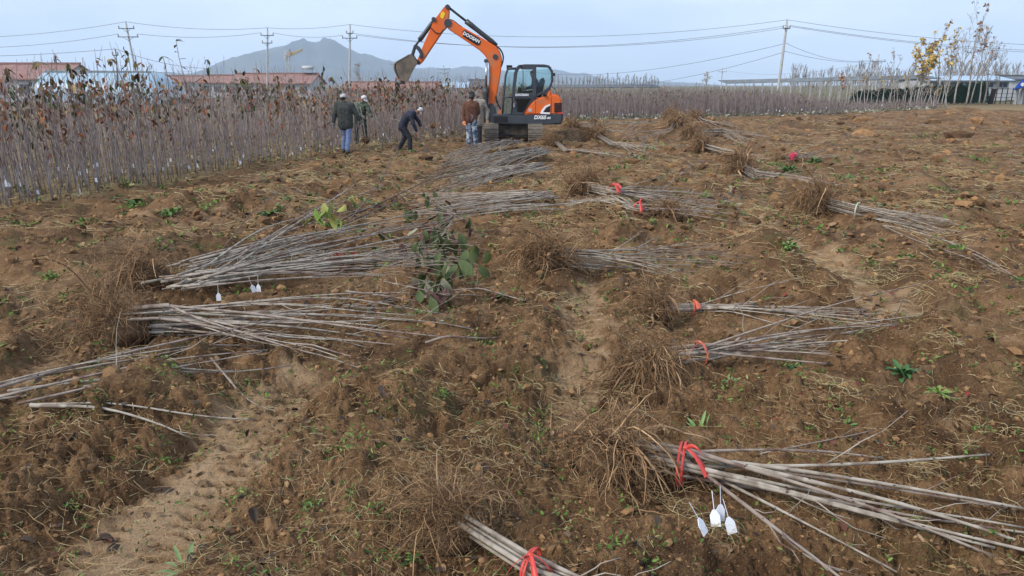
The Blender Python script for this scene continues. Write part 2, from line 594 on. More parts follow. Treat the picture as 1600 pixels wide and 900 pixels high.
def soil_material():
    m = bpy.data.materials.new("tilled_soil")
    m.use_nodes = True
    N, Lk = m.node_tree.nodes, m.node_tree.links
    b = N["Principled BSDF"]
    b.inputs["Roughness"].default_value = 0.95
    b.inputs["Specular IOR Level"].default_value = 0.12
    geo = N.new("ShaderNodeNewGeometry")

    def noise(sc, det=5.0, ro=0.6):
        n = N.new("ShaderNodeTexNoise")
        n.inputs['Scale'].default_value = sc
        n.inputs['Detail'].default_value = det
        n.inputs['Roughness'].default_value = ro
        Lk.new(geo.outputs['Position'], n.inputs['Vector'])
        return n.outputs['Fac']

    def rng(s, a, c, o0=0.0, o1=1.0):
        r = N.new("ShaderNodeMapRange")
        r.inputs[1].default_value, r.inputs[2].default_value = a, c
        r.inputs[3].default_value, r.inputs[4].default_value = o0, o1
        Lk.new(s, r.inputs[0])
        return r.outputs[0]

    def mixc(f, a, c):
        x = N.new("ShaderNodeMix")
        x.data_type = 'RGBA'
        Lk.new(f, x.inputs[0]) if hasattr(f, 'node') else setattr(x.inputs[0], 'default_value', f)
        for k, s in ((6, a), (7, c)):
            Lk.new(s, x.inputs[k]) if hasattr(s, 'node') else setattr(x.inputs[k], 'default_value', (*s, 1))
        return x.outputs[2]

    def attr(nm):
        a = N.new("ShaderNodeAttribute")
        a.attribute_name = nm
        return a.outputs['Fac']

    def mul(a, c):
        x = N.new("ShaderNodeMath")
        x.operation = 'MULTIPLY'
        for k, s in ((0, a), (1, c)):
            Lk.new(s, x.inputs[k]) if hasattr(s, 'node') else setattr(x.inputs[k], 'default_value', s)
        return x.outputs[0]
    c = mixc(rng(noise(0.9, 8, 0.7), 0.38, 0.58), SOIL[0], SOIL[1])
    c = mixc(mul(rng(noise(4.3, 8, 0.7), 0.47, 0.66), 0.85), c, SOIL[2])
    c = mixc(mul(rng(noise(0.42, 7, 0.65), 0.5, 0.62), 0.6), c, SOIL[0])
    c = mixc(mul(rng(noise(55, 4), 0.5, 0.7), 0.65), c, SOIL[0])
    c = mixc(mul(rng(noise(140, 3), 0.56, 0.74), 0.5), c, SOIL[3])
    c = mixc(mul(attr("compact"), rng(noise(5, 6), 0.3, 0.62, 0.3, 0.9)), c, SOIL[3])
    c = mixc(mul(rng(noise(1.7, 5), 0.58, 0.68), rng(noise(60, 3), 0.45, 0.6)), c, (0.10, 0.105, 0.035))
    lit = mixc(rng(noise(26, 5), 0.38, 0.62), (0.20, 0.14, 0.07), (0.44, 0.34, 0.17))
    c = mixc(mul(attr("litter"), rng(noise(3, 4), 0.3, 0.6, 0.35, 0.9)), c, lit)
    far = mixc(rng(noise(0.05, 5), 0.4, 0.6), (0.17, 0.13, 0.07), (0.12, 0.12, 0.06))
    c = mixc(attr("far"), c, far)
    Lk.new(c, b.inputs['Base Color'])
    bp = N.new("ShaderNodeBump")
    bp.inputs['Strength'].default_value = 1.0
    bp.inputs['Distance'].default_value = 0.022
    Lk.new(noise(48, 7, 0.68), bp.inputs['Height'])
    bp2 = N.new("ShaderNodeBump")
    bp2.inputs['Strength'].default_value = 0.9
    bp2.inputs['Distance'].default_value = 0.07
    Lk.new(noise(13, 6, 0.65), bp2.inputs['Height'])
    Lk.new(bp2.outputs['Normal'], bp.inputs['Normal'])
    Lk.new(bp.outputs['Normal'], b.inputs['Normal'])
    return m


SOIL = ((0.074, 0.039, 0.019), (0.215, 0.118, 0.055), (0.36, 0.212, 0.104), (0.48, 0.325, 0.188))
MAT_SOIL = soil_material()
build_ground()

# ------------------------------------------------------------------ far mountains
def ridge(name, prof, r0, rp, r1, col, seed, label):
    px = np.array([p[0] for p in prof], float)
    py = np.array([p[1] for p in prof], float)
    xs = np.linspace(px[0], px[-1], 260)
    zy = np.interp(xs, px, py)
    zy = np.convolve(np.pad(zy, 4, mode='edge'), np.ones(9) / 9, 'valid')
    zy = zy - 0.9 * fbm(xs * 0.06, xs * 0 + seed, seed, 4)
    rows = np.linspace(0, 1, 40)
    V = []
    for t in rows:
        rr = r0 + (r1 - r0) * t
        tp = (rp - r0) / (r1 - r0)
        k = sstep(0, 1, t / tp) if t < tp else sstep(0, 1, (1 - t) / (1 - tp))
        for x, yy in zip(xs, zy):
            d = ray(x, 133.0)
            top = at(x, yy, rp * d[1] / math.hypot(d[0], d[1]))
            az = math.atan2(d[0], d[1])
            V.append((math.sin(az) * rr, math.cos(az) * rr, max(0, top[2]) * k))
    V = np.array(V)
    n = len(xs)
    bumpz = fbm(V[:, 0] * 0.004, V[:, 1] * 0.004, seed + 3, 5)
    tt = np.repeat(rows, n)
    tp = (rp - r0) / (r1 - r0)
    V[:, 2] *= 1 + 0.45 * bumpz * (1 - np.exp(-((tt - tp) / 0.10) ** 2))
    V[:, 2] = np.maximum(V[:, 2], -0.5) - 0.3
    i, j = np.meshgrid(np.arange(len(rows) - 1), np.arange(n - 1), indexing='ij')
    F = np.stack((i * n + j, i * n + j + 1, (i + 1) * n + j + 1, (i + 1) * n + j), -1).reshape(-1, 4)
    o = MB().add(V, F).build(name, [col])
    tag(o, label, kind="structure")


MAT_MTN = mat("wooded_slope", (0.035, 0.045, 0.05), (0.075, 0.075, 0.065), rough=0.95, scale=0.008, detail=8)
ridge("mountain", [(215, 121), (240, 113), (262, 113), (300, 116), (330, 105), (345, 97), (372, 90), (400, 83), (430, 77), (452, 71), (470, 67), (484, 63), (492, 65), (503, 67), (515, 63),
                   (527, 65), (545, 74), (565, 84), (590, 93), (612, 100), (640, 106), (680, 112), (740, 121), (800, 131), (850, 134)], 2300, 3300, 4200, MAT_MTN, 4, None)
ridge("hills", [(560, 131), (620, 115), (660, 106), (700, 107), (730, 104), (760, 110), (800, 112), (850, 108), (872, 109), (884, 112), (896, 116), (912, 113),
                (926, 118), (945, 125), (980, 130), (1010, 127), (1050, 128), (1090, 130), (1130, 133)], 3000, 3900, 4700, MAT_MTN, 8, None)

# ------------------------------------------------------------------ haze
def build_haze():
    m = bpy.data.materials.new("haze")
    m.use_nodes = True
    N, Lk = m.node_tree.nodes, m.node_tree.links
    N.clear()
    o = N.new("ShaderNodeOutputMaterial")
    v = N.new("ShaderNodeVolumePrincipled")
    v.inputs['Color'].default_value = (0.70, 0.84, 1.0, 1)
    v.inputs['Density'].default_value = HAZE_D
    v.inputs['Anisotropy'].default_value = 0.0
    Lk.new(v.outputs[0], o.inputs['Volume'])
    ob = MB().box((0, 0, 150 - 2), (11000, 11000, 304)).build("haze", [m], smooth=False)
    tag(ob, None, kind="stuff")


HAZE_D = 0.00026
build_haze()
# ================================================================== poles, wires, buildings, far trees
MAT_CONC = mat("pole_concrete", (0.36, 0.36, 0.35), (0.46, 0.45, 0.43), scale=3, rough=0.85)
MAT_STEEL = mat("dull_steel", (0.10, 0.11, 0.12), (0.17, 0.17, 0.17), scale=5, rough=0.6, metal=0.4)
MAT_INSUL = mat("insulator", (0.30, 0.24, 0.20), rough=0.35)
MAT_WIRE = mat("power_cable", (0.09, 0.095, 0.10), rough=0.7)


def pole(name, label, pt, pb, Y, arms, rad=0.16, lean_y=0.0, m=None):
    """utility pole from pixel top pt to pixel bottom pb at distance Y; arms = list of (fraction below top in m, half width)"""
    T, B = at(pt[0], pt[1], Y), at(pb[0], pb[1], Y)
    d = (T - B) / np.linalg.norm(T - B)
    g = B - d * (B[2] / d[2])           # down to the ground
    o = thing(name, label, "utility pole", tuple(g))
    mb = MB()
    n = 7
    path = np.array([g + (T - g) * t for t in np.linspace(0, 1, n)])
    mb.tubes(path, np.linspace(rad, rad * 0.62, n)[None], 10)
    mb.build("shaft", [m or MAT_CONC], o, loc=g)
    ends = []
    for dz, hw in arms:
        c = T - d * dz
        a = MB().box(c + np.array((0, -0.13, 0)), (2 * hw, 0.10, 0.10))
        a.tubes(np.array([c + np.array((-hw * 0.55, -0.13, 0)), c - d * 0.45 + np.array((0, -0.13, 0))]), 0.025, 5)
        a.tubes(np.array([c + np.array((hw * 0.55, -0.13, 0)), c - d * 0.45 + np.array((0, -0.13, 0))]), 0.025, 5)
        arm = a.build("crossarm", [MAT_STEEL], o, loc=g)
        for s in (-1, 1):
            q = c + np.array((s * hw * 0.93, -0.13, 0.05))
            z = np.linspace(0, 0.30, 7)
            MB().tubes(np.stack((0 * z + q[0], 0 * z + q[1], z + q[2]), 1), np.array([[.03, .09, .04, .10, .04, .08, .02]]), 8).build("insulator", [MAT_INSUL], arm, loc=g)
            ends.append(q + np.array((0, 0, 0.3)))
    z = np.linspace(0, 0.32, 7)
    MB().tubes(np.stack((0 * z + T[0], 0 * z + T[1], z + T[2] - 0.02), 1), np.array([[.04, .09, .04, .10, .04, .08, .02]]), 8).build("insulator", [MAT_INSUL], o, loc=g)
    return ends, T + np.array((0, 0, 0.3))


def wire(label, a, b, sag, r=0.022):
    a, b = np.asarray(a, float), np.asarray(b, float)
    t = np.linspace(0, 1, 34)[:, None]
    p = a + (b - a) * t
    p[:, 2] -= sag * 4 * (t * (1 - t))[:, 0]
    o = MB().tubes(p, r, 5).build("power_line", [MAT_WIRE], loc=a)
    tag(o, label, "power line", "overhead power lines")


e1, t1 = pole("utility_pole", "leaning concrete utility pole with two crossarms above the pale blue polytunnel", (197, 38), (212, 112), 94, [(0.5, 1.0), (1.5, 1.3)])
e2, t2 = pole("utility_pole", "concrete utility pole with stacked crossarms beside the yellow tower crane", (418, 47), (418, 124), 103, [(0.7, 0.9), (1.7, 0.7)])
e3, t3 = pole("utility_pole", "pale concrete utility pole standing in front of the mountain's right flank", (547, 42), (546, 135), 98, [(0.8, 0.45), (1.4, 1.0)])
e4, t4 = pole("utility_pole", "tall pale concrete pole leaning right above the right nursery rows", (1229.5, 35), (1217, 132), 92, [(0.7, 0.45)], rad=0.2)
es1, ts1 = pole("utility_pole", "short dark pole just left of the leaning utility pole", (181, 81), (183, 112), 80, [(0.35, 0.3)], rad=0.09, m=MAT_STEEL)
es2, ts2 = pole("utility_pole", "thin far pole seen behind the digger bucket", (617, 97), (619, 128), 210, [(0.6, 1.4)], rad=0.22)
es3, ts3 = pole("utility_pole", "far pole with crossarms between bucket and boom", (693, 104), (696, 138), 190, [(0.6, 1.6), (1.6, 1.1)], rad=0.24)
es4, ts4 = pole("utility_pole", "far pole on the plain between the digger and the leaning right pole", (1129, 108), (1127, 133), 230, [(0.8, 1.3)], rad=0.2)
es5, ts5 = pole("utility_pole", "grey pole among bare trees left of the yellow leaved tree", (1373, 88), (1369, 130), 130, [(0.9, 1.2)], rad=0.16)

wire("top wire running off the left edge from the leaning pole", at(-260, 52, 96), t1, 1.2)
wire("second wire running off the left edge from the leaning pole", at(-260, 60, 96), e1[2], 1.4)
wire("top wire between the leaning pole and the pole by the crane", t1, t2, 0.5)
wire("lower wire between the leaning pole and the pole by the crane", e1[3], e2[0], 0.5)
wire("top wire from the crane side pole to the pole before the mountain", t2, t3, 0.3)
wire("lower wire from the crane side pole to the pole before the mountain", e2[1], e3[2], 0.4)
wire("uppermost long wire passing behind the orange boom", t3, t4, 1.75)
wire("middle long wire passing behind the orange boom", e3[3], e4[0] + np.array((0, 0, -0.1)), 1.9)
wire("lowest long wire passing behind the orange boom", e3[1] + np.array((0, .3, -.35)), e4[1] + np.array((0, 0, -0.2)), 2.05)
wire("top wire running off the right edge from the tall right pole", t4, at(1900, 70, 96), 1.3)
wire("second wire running off the right edge from the tall right pole", e4[1], at(1900, 78, 96), 1.35)
wire("third wire running off the right edge from the tall right pole", e4[0], at(1900, 84, 96), 1.3)
wire("upper slack wire falling left from the tall right pole", at(1227, 68, 92), at(820, 111, 170), 2.0, 0.025)
wire("lower slack wire falling left from the tall right pole", at(1226, 81, 92), at(850, 122, 190), 3.0, 0.025)
wire("slack wire falling right from the tall pole to the bare trees", at(1227, 67, 92), es5[0], 1.0)
wire("lower slack wire falling right from the tall pole to the bare trees", at(1226, 80, 92), es5[1], 0.8)
wire("thin far wire between the far pole and the bare trees", es4[1], at(1372, 96, 131), 1.6)
wire("black service wire from the left edge to the short dark pole", at(-200, 87, 84), ts1, 0.4)
wire("black service wire falling right from the short dark pole", ts1, at(330, 107, 95), 0.5)
wire("thin low wire crossing above the left red roof", at(-200, 76, 110), at(300, 112, 110), 1.2)

MAT_ROOF = mat("red_roof_tile", (0.235, 0.125, 0.10), (0.30, 0.175, 0.145), scale=1.5, rough=0.8, detail=6)
MAT_WALLW = mat("pale_render_wall", (0.40, 0.41, 0.42), (0.48, 0.48, 0.48), scale=0.8, rough=0.85)
MAT_GLASSD = mat("dark_window_glass", (0.04, 0.05, 0.06), rough=0.15, spec=0.5)
MAT_BLUEROOF = mat("pale_blue_metal_roof", (0.32, 0.42, 0.52), (0.40, 0.50, 0.60), scale=0.6, rough=0.45)
MAT_FILM = mat("pale_blue_film", (0.27, 0.40, 0.49), (0.36, 0.48, 0.55), scale=0.5, rough=0.35, spec=0.5)
MAT_NET = mat("shade_net", (0.13, 0.15, 0.16), (0.20, 0.22, 0.23), scale=2, rough=0.9)


def gable_house(label, x0, x1, ytop, yeave, Y, depth=7.0, windows=3, roof=None, wall=None, heater=False, over=0.35):
    A, B = at(x0, yeave, Y), at(x1, yeave, Y)
    ze = A[2]
    zr = at(x0, ytop, Y + depth / 2)[2]
    g = np.array(((A[0] + B[0]) / 2, Y + depth / 2, 0))
    o = thing("farmhouse", label, "house", tuple(g))
    L, x0w, x1w = B[0] - A[0], A[0], B[0]
    w = MB()
    y0, y1, ym = Y, Y + depth, Y + depth / 2
    V = [(x0w, y0, -.3), (x1w, y0, -.3), (x1w, y1, -.3), (x0w, y1, -.3), (x0w, y0, ze), (x1w, y0, ze), (x1w, y1, ze), (x0w, y1, ze), (x0w, ym, zr - .12), (x1w, ym, zr - .12)]
    w.add(V, [(0, 1, 5, 4), (1, 2, 6, 9, 5), (2, 3, 7, 6), (3, 0, 4, 8, 7)])
    w.build("wall", [wall or MAT_WALLW], o, smooth=False, loc=g)
    for s, (ya, yb) in enumerate(((y0 - over, ym), (y1 + over, ym))):
        r = MB()
        sl = (zr - ze) / (depth / 2)
        za = ze - over * sl
        n = max(4, int(L / 1.1))
        xs = np.linspace(x0w - over, x1w + over, n + 1)
        for k in range(n):          # the courses of tiles stand proud in turn
            t = 0.02 * (k % 2)
            vv = np.array([(xs[k], ya, za + t), (xs[k + 1], ya, za + t), (xs[k + 1], yb, zr + t), (xs[k], yb, zr + t)])
            r.add(np.concatenate((vv, vv - (0, 0, 0.14))), np.array([(0, 1, 2, 3), (7, 6, 5, 4), (0, 4, 5, 1), (1, 5, 6, 2), (2, 6, 7, 3), (3, 7, 4, 0)]))
        rf = r.build("roof", [roof or MAT_ROOF], o, smooth=False, loc=g)
        if s == 0:
            MB().box(((x0w + x1w) / 2, ym, zr + 0.10), (L + 2 * over, 0.35, 0.18)).build("ridge_cap", [roof or MAT_ROOF], rf, smooth=False, loc=g)
    for k in range(windows):
        xc = x0w + L * (k + 0.5) / windows
        f = MB().box((xc, y0 - 0.04, ze * 0.55), (1.3, 0.08, 1.2)).build("window", [MAT_WALLW], o, smooth=False, loc=g)
        for s in (-1, 1):
            MB().box((xc + s * 0.3, y0 - 0.09, ze * 0.55), (0.52, 0.04, 1.05)).build("pane", [MAT_GLASSD], f, smooth=False, loc=g)
    if heater:
        c = np.array((x1w - 1.3, ym - 0.2, zr + 0.2))
        h = MB()
        h.tubes(np.array([c + (-0.9, 0, 0.75), c + (0.9, 0, 0.75)]), 0.28, 12)
        h.box(c + np.array((0, -0.5, 0.3)), (1.7, 0.9, 0.06))
        h.box(c + np.array((-0.7, 0, 0.2)), (0.06, 0.06, 0.9))
        h.box(c + np.array((0.7, 0, 0.2)), (0.06, 0.06, 0.9))
        h.build("solar_water_heater", [MAT_WALLW], o, loc=g)
    return o


gable_house("red roofed farmhouse with pale gable at the left edge", -60, 94, 100, 121, 88, depth=8, windows=4)
gable_house("long red roof nearest the polytunnel's rounded end", 240, 303, 119, 127, 130, depth=7)
gable_house("red roofed house left of the long roof with water heater", 312, 366, 118, 128, 122, depth=7)
gable_house("long red roofed house with solar water heater on its ridge", 356, 484, 115.5, 129, 112, depth=9, windows=6, heater=True)
gable_house("long low salmon roof behind the workers, left of the bucket", 536, 614, 128.5, 139, 120, depth=7, windows=4)
gable_house("low salmon roof under the raised bucket", 624, 684, 129, 139, 121, depth=7, windows=3)
gable_house("small pale blue roofed workshop far off left of the boom", 706, 730, 128, 136, 150, depth=6, windows=1, roof=MAT_BLUEROOF)
gable_house("small dark roofed workshop far off just left of the boom", 733, 756, 125, 135, 170, depth=6, windows=2, roof=MAT_STEEL)
gable_house("smallest pale shed far off, right of the salmon roofs", 690, 704, 131, 138, 160, depth=5, windows=1, roof=MAT_BLUEROOF)


def polytunnel():
    Y = 80
    A, B = at(78, 113, Y + 3), at(272, 113, Y + 3)
    ztop = at(150, 112, Y + 3)[2]
    g = np.array(((A[0] + B[0]) / 2, Y + 3, 0))
    o = thing("polytunnel", "pale blue arched polytunnel with dark roll of netting along its ridge", "greenhouse", tuple(g))
    nx, na = 26, 15
    xs = np.linspace(A[0], B[0], nx)
    V = []
    for x in xs:
        end = min(1.0, (B[0] - x) / 2.6 + 0.02)
        k = math.sqrt(max(0.0, 1 - (1 - end) ** 2))
        for a in np.linspace(0, math.pi, na):
            V.append((x, Y + 3 - 3.4 * math.cos(a), ztop * k * math.sin(a) ** 0.75))
    i, j = np.meshgrid(np.arange(nx - 1), np.arange(na - 1), indexing='ij')
    F = np.stack((i * na + j, i * na + j + 1, (i + 1) * na + j + 1, (i + 1) * na + j), -1).reshape(-1, 4)
    MB().add(V, F).build("film_cover", [MAT_FILM], o, loc=g)
    for x in xs[1:-3:2]:
        a = np.linspace(0, math.pi, 15)
        MB().tubes(np.stack((0 * a + x, Y + 3 - 3.44 * np.cos(a), (ztop + 0.02) * np.sin(a) ** 0.75), 1), 0.03, 5).build("hoop", [MAT_CONC], o, loc=g)
    MB().tubes(np.array([(A[0], Y + 2.2, ztop + 0.02), (B[0] - 2.2, Y + 2.2, ztop - 0.15)]), 0.17, 8).build("net_roll", [MAT_NET], o, loc=g)


polytunnel()


def shade_frame(label, x0, y0, x1, y1, Y0, Y1, n):
    A, B = at(x0, y0, Y0), at(x1, y1, Y1)
    g = np.array((A[0], Y0, 0))
    o = thing("shade_frame", label, "greenhouse", tuple(g))
    d = B - A
    for k in range(n):
        p = A + d * k / (n - 1)
        MB().box((p[0], p[1], p[2] / 2), (0.16, 0.16, p[2])).build("post", [MAT_CONC], o, smooth=False, loc=g)
    for q in range(3):
        off = np.array((0, q * 1.6, q * 0.16))
        MB().tubes(np.array([A + off, B + off]), 0.10, 6).build("beam", [MAT_NET], o, loc=g)
    V = [A + (0, -.1, -.02), B + (0, -.1, -.02), B + (0, 4.5, .45), A + (0, 4.5, .45)]
    V = np.concatenate((V, np.array(V) - (0, 0, .06)))
    MB().add(V, np.array([(0, 1, 2, 3), (7, 6, 5, 4), (0, 4, 5, 1), (1, 5, 6, 2), (2, 6, 7, 3), (3, 7, 4, 0)])).build("net_roof", [MAT_NET], o, smooth=False, loc=g)


shade_frame("long low shade net frame behind the sapling rows right of the cab", 862, 137, 1030, 136, 105, 118, 12)
shade_frame("long grey shade net frame behind the right hand sapling rows", 1135, 130, 1470, 122, 105, 92, 22)


def crane():
    Y = 560
    B, T = at(452.5, 132, Y), at(452.5, 78, Y)
    g = np.array((B[0], Y, 0))
    m = mat("crane_yellow", (0.42, 0.27, 0.08), (0.5, 0.34, 0.12), scale=0.3, rough=0.6)
    o = thing("tower_crane", "yellow tower crane with raised jib before the mountain", "crane", tuple(g))
    s = 1.3
    mb = MB()
    zs = np.arange(0, T[2], 2.6)
    for sx in (-s, s):
        for sy in (-s, s):
            mb.tubes(np.array([(g[0] + sx, Y + sy, 0), (g[0] + sx, Y + sy, T[2])]), 0.28, 4)
    for k, z in enumerate(zs[:-1]):
        q = 1 if k % 2 else -1
        for sy in (-s, s):
            mb.tubes(np.array([(g[0] - q * s, Y + sy, z), (g[0] + q * s, Y + sy, z + 2.6)]), 0.17, 4)
    mb.build("mast", [MAT_CONC], o, loc=g)
    j = MB()
    p0, p1 = at(447, 90.5, Y), at(473, 78, Y)
    up = np.array((0, 0, 1.0))
    j.tubes(np.array([p0, p1]), 0.5, 5)
    j.tubes(np.array([p0 + up * 1.9, p1 + up * .5]), 0.4, 5)
    n = 12
    for k in range(n):
        a, b = p0 + (p1 - p0) * k / n, p0 + (p1 - p0) * (k + 1) / n
        hh = 1.9 + (-1.4) * (k + 0.5) / n
        j.tubes(np.array([a, b + up * hh]), 0.22, 4)
        j.tubes(np.array([a + up * hh, b]), 0.22, 4)
    j.build("jib", [m], o, loc=g)
    k = at(447, 90.5, Y)
    MB().box(k + np.array((-0.6, 0, 0)), (2.6, 2.5, 2.4)).build("counterweight", [MAT_CONC], o, smooth=False, loc=g)
    MB().box(at(452, 84, Y), (2.4, 2.4, 3.4)).build("cab", [m], o, smooth=False, loc=g)
    MB().tubes(np.array([at(452.5, 86, Y), at(452.5, 76.5, Y)]), np.array([[1.0, 0.5]]), 6).build("tower_head", [MAT_STEEL], o, loc=g)


crane()


def blue_roof_building():
    Y = 98
    x0, x1 = at(1448, 126, Y)[0], at(1578, 126, Y)[0]
    ze, zr = at(1500, 125.5, Y)[2], at(1500, 118.5, Y + 3.5)[2]
    y1 = Y + 7
    g = np.array(((x0 + x1) / 2, Y + 3.5, 0))
    o = thing("farm_building", "long white farm building with pale blue metal roof behind bare trees", "building", tuple(g))
    MB().box(((x0 + x1) / 2, Y + 3.5, ze / 2 - .1), (x1 - x0, 7, ze + .2)).build("wall", [MAT_WALLW], o, smooth=False, loc=g)
    n = 24
    xs = np.linspace(x0 - .4, x1 + .4, n + 1)
    r = MB()
    for k in range(n):
        t = 0.03 * (k % 2)
        for ya, za, yb, zb in ((Y - .5, ze, Y + 3.5, zr), (y1 + .5, ze, Y + 3.5, zr)):
            v = np.array([(xs[k], ya, za + t), (xs[k + 1], ya, za + t), (xs[k + 1], yb, zb + t), (xs[k], yb, zb + t)])
            r.add(np.concatenate((v, v - (0, 0, .1))), np.array([(0, 1, 2, 3), (7, 6, 5, 4), (0, 4, 5, 1), (1, 5, 6, 2), (2, 6, 7, 3), (3, 7, 4, 0)]))
    r.build("roof", [MAT_BLUEROOF], o, smooth=False, loc=g)
    MB().box(((x0 + x1) / 2, Y - .52, ze - .14), (x1 - x0 + .8, .06, .2)).build("fascia", [MAT_STEEL], o, smooth=False, loc=g)
    for px in (1468, 1491, 1516, 1544, 1566):
        c = at(px, 132.4, Y)
        w = MB().box((c[0], Y - .04, c[2]), (1.35, .1, .75)).build("window", [MAT_WALLW], o, smooth=False, loc=g)
        for s in (-1, 1):
            MB().box((c[0] + s * .33, Y - .11, c[2]), (.56, .06, .6)).build("pane", [MAT_GLASSD], w, smooth=False, loc=g)


blue_roof_building()
gable_house("grey walled shed with dark flat roof at the right edge", 1580, 1680, 119, 123, 103, depth=6, windows=2, roof=MAT_STEEL)

MAT_BLUEP = mat("blue_painted_sheet", (0.015, 0.08, 0.42), (0.02, 0.11, 0.5), scale=2, rough=0.4)
MAT_WHITEP = mat("white_paint", (0.75, 0.75, 0.74), rough=0.5)
MAT_RUST = mat("dark_brown_board", (0.028, 0.022, 0.022), (0.05, 0.035, 0.03), scale=4, rough=0.85)


def gate_things():
    Y = 78
    # blue canopied gatehouse at the right edge
    g = at(1615, 160, Y)
    g[2] = 0
    o = thing("gatehouse", "grey gatehouse under a sloping blue canopy with white disc, cut by the right edge", "building", tuple(g))
    pts = [at(1584, 141, Y), at(1587, 135, Y), at(1608, 114, Y), at(1660, 114, Y), at(1660, 137, Y), at(1592, 137, Y)]
    V = np.array(pts)
    V2 = V + (1.8, 2.0, 0)
    n = len(pts)
    MB().add(np.concatenate((V, V2)), [tuple(range(n)), tuple(range(2 * n - 1, n - 1, -1))] + [(i, i + n, (i + 1) % n + n, (i + 1) % n) for i in range(n)]).build("canopy", [MAT_BLUEP], o, smooth=False, loc=g)
    c = at(1597.5, 132, Y)
    a = np.linspace(0, 2 * math.pi, 18)[:-1]
    ring = np.stack((c[0] + .19 * np.cos(a), 0 * a + Y - .05, c[2] + .19 * np.sin(a)), 1)
    MB().add(np.concatenate((ring, ring + (0, .04, 0))), [tuple(range(17)), tuple(range(33, 16, -1))] + [(i, i + 17, (i + 1) % 17 + 17, (i + 1) % 17) for i in range(17)]).build("disc", [MAT_WHITEP], o, smooth=False, loc=g)
    for px in (1590, 1599):
        b = at(px, 138, Y + .8)
        MB().box((b[0], Y + .8, b[2] / 2), (.18, .18, b[2])).build("post", [MAT_CONC], o, smooth=False, loc=g)
    b = at(1630, 138, Y + 1.6)
    MB().box((b[0], Y + 1.6, b[2] / 2), (4.0, 1.6, b[2])).build("wall", [MAT_WALLW], o, smooth=False, loc=g)
    # dark board leaning in the fence
    b = at(1554, 139, 80)
    q = MB()
    q.add([(b[0] - .42, 80, 0), (b[0] + .12, 80, 0), (b[0] + .38, 80.2, b[2]), (b[0] - .12, 80.2, b[2]), (b[0] - .42, 80.1, 0), (b[0] + .12, 80.1, 0), (b[0] + .38, 80.3, b[2]), (b[0] - .12, 80.3, b[2])],
          [(0, 1, 2, 3), (7, 6, 5, 4), (0, 4, 5, 1), (1, 5, 6, 2), (2, 6, 7, 3), (3, 7, 4, 0)])
    tag(q.build("leaning_board", [MAT_RUST], smooth=False, loc=(b[0], 80, 0)), "tall dark board leaning in the wire fence before the farm building", "board")
    # wire fence
    p0, p1 = at(1546, 160, 80), at(1588, 160, 80)
    f = thing("wire_fence", "rusty wire fence with thin posts between hedge and gatehouse", "fence", (p0[0], 80, 0))
    for t in np.linspace(0, 1, 6):
        x = p0[0] + (p1[0] - p0[0]) * t
        MB().box((x, 80, .85), (.07, .07, 1.75)).build("post", [MAT_RUST], f, smooth=False, loc=(p0[0], 80, 0))
    for z in (.3, .7, 1.1, 1.6):
        MB().tubes(np.array([(p0[0], 80, z), (p1[0], 80, z)]), .02, 4).build("wire", [MAT_RUST], f, loc=(p0[0], 80, 0))


gate_things()

# ------------------------------------------------------------------ trees
MAT_BARK = mat("grey_bark", (0.24, 0.22, 0.19), (0.34, 0.315, 0.28), scale=5, rough=0.9)
MAT_TWIG = mat("twig_bark", (0.21, 0.18, 0.15), (0.30, 0.26, 0.22), scale=4, rough=0.9)
MAT_WHITEWASH = mat("pale_trunk", (0.30, 0.285, 0.26), (0.42, 0.40, 0.37), scale=5, rough=0.9)
MAT_YLEAF = mat("tinted_leaf", (1, 1, 1), rough=0.65, tint=True, spec=0.15)
LEAF2 = np.array([(0, 0, 0), (-.32, .35, .06), (.32, .35, .06), (0, .38, -.02), (-.25, .72, .02), (.25, .72, .02), (0, .74, -.07), (0, 1, -.12)], float)
LEAF2F = np.array([(0, 3, 1, 1), (0, 2, 3, 3), (1, 3, 6, 4), (3, 2, 5, 6), (4, 6, 7, 7), (6, 5, 7, 7)])
LEAFT = [(0, 3, 1), (0, 2, 3), (1, 3, 6), (1, 6, 4), (3, 2, 5), (3, 5, 6), (4, 6, 7), (6, 5, 7)]
LEAFT = np.array(LEAFT)


def rot_batch(n, rng, droop=None):
    """n random orthonormal frames (x, y=leaf axis, z=leaf normal)"""
    az = rng.uniform(0, 2 * math.pi, n)
    el = rng.uniform(-1.2, 0.6, n) if droop is None else rng.normal(droop, 0.35, n)
    y = np.stack((np.cos(az) * np.cos(el), np.sin(az) * np.cos(el), np.sin(el)), 1)
    r = rng.normal(size=(n, 3)) + np.array((0, 0, 1.2))
    x = np.cross(y, r)
    x /= np.linalg.norm(x, axis=1, keepdims=True)
    z = np.cross(x, y)
    return x, y, z


def leaves_into(mb, P, size, tints, rng, m=0, droop=None, width=0.75):
    n = len(P)
    x, y, z = rot_batch(n, rng, droop)
    s = np.broadcast_to(np.asarray(size, float), (n,))[:, None, None]
    L = LEAF2 * np.array((width, 1, 1))
    V = P[:, None, :] + s * (L[None, :, 0:1] * x[:, None] + L[None, :, 1:2] * y[:, None] + L[None, :, 2:3] * z[:, None])
    F = (LEAFT[None] + (np.arange(n) * 8)[:, None, None]).reshape(-1, 3)
    mb.add(V.reshape(-1, 3), F, m, np.repeat(np.asarray(tints, float), 8, axis=0))


def pick(cols, n, rng, jit=0.18):
    c = np.array(cols, float)[rng.integers(0, len(cols), n)]
    return c * rng.uniform(1 - jit, 1 + jit, (n, 1))


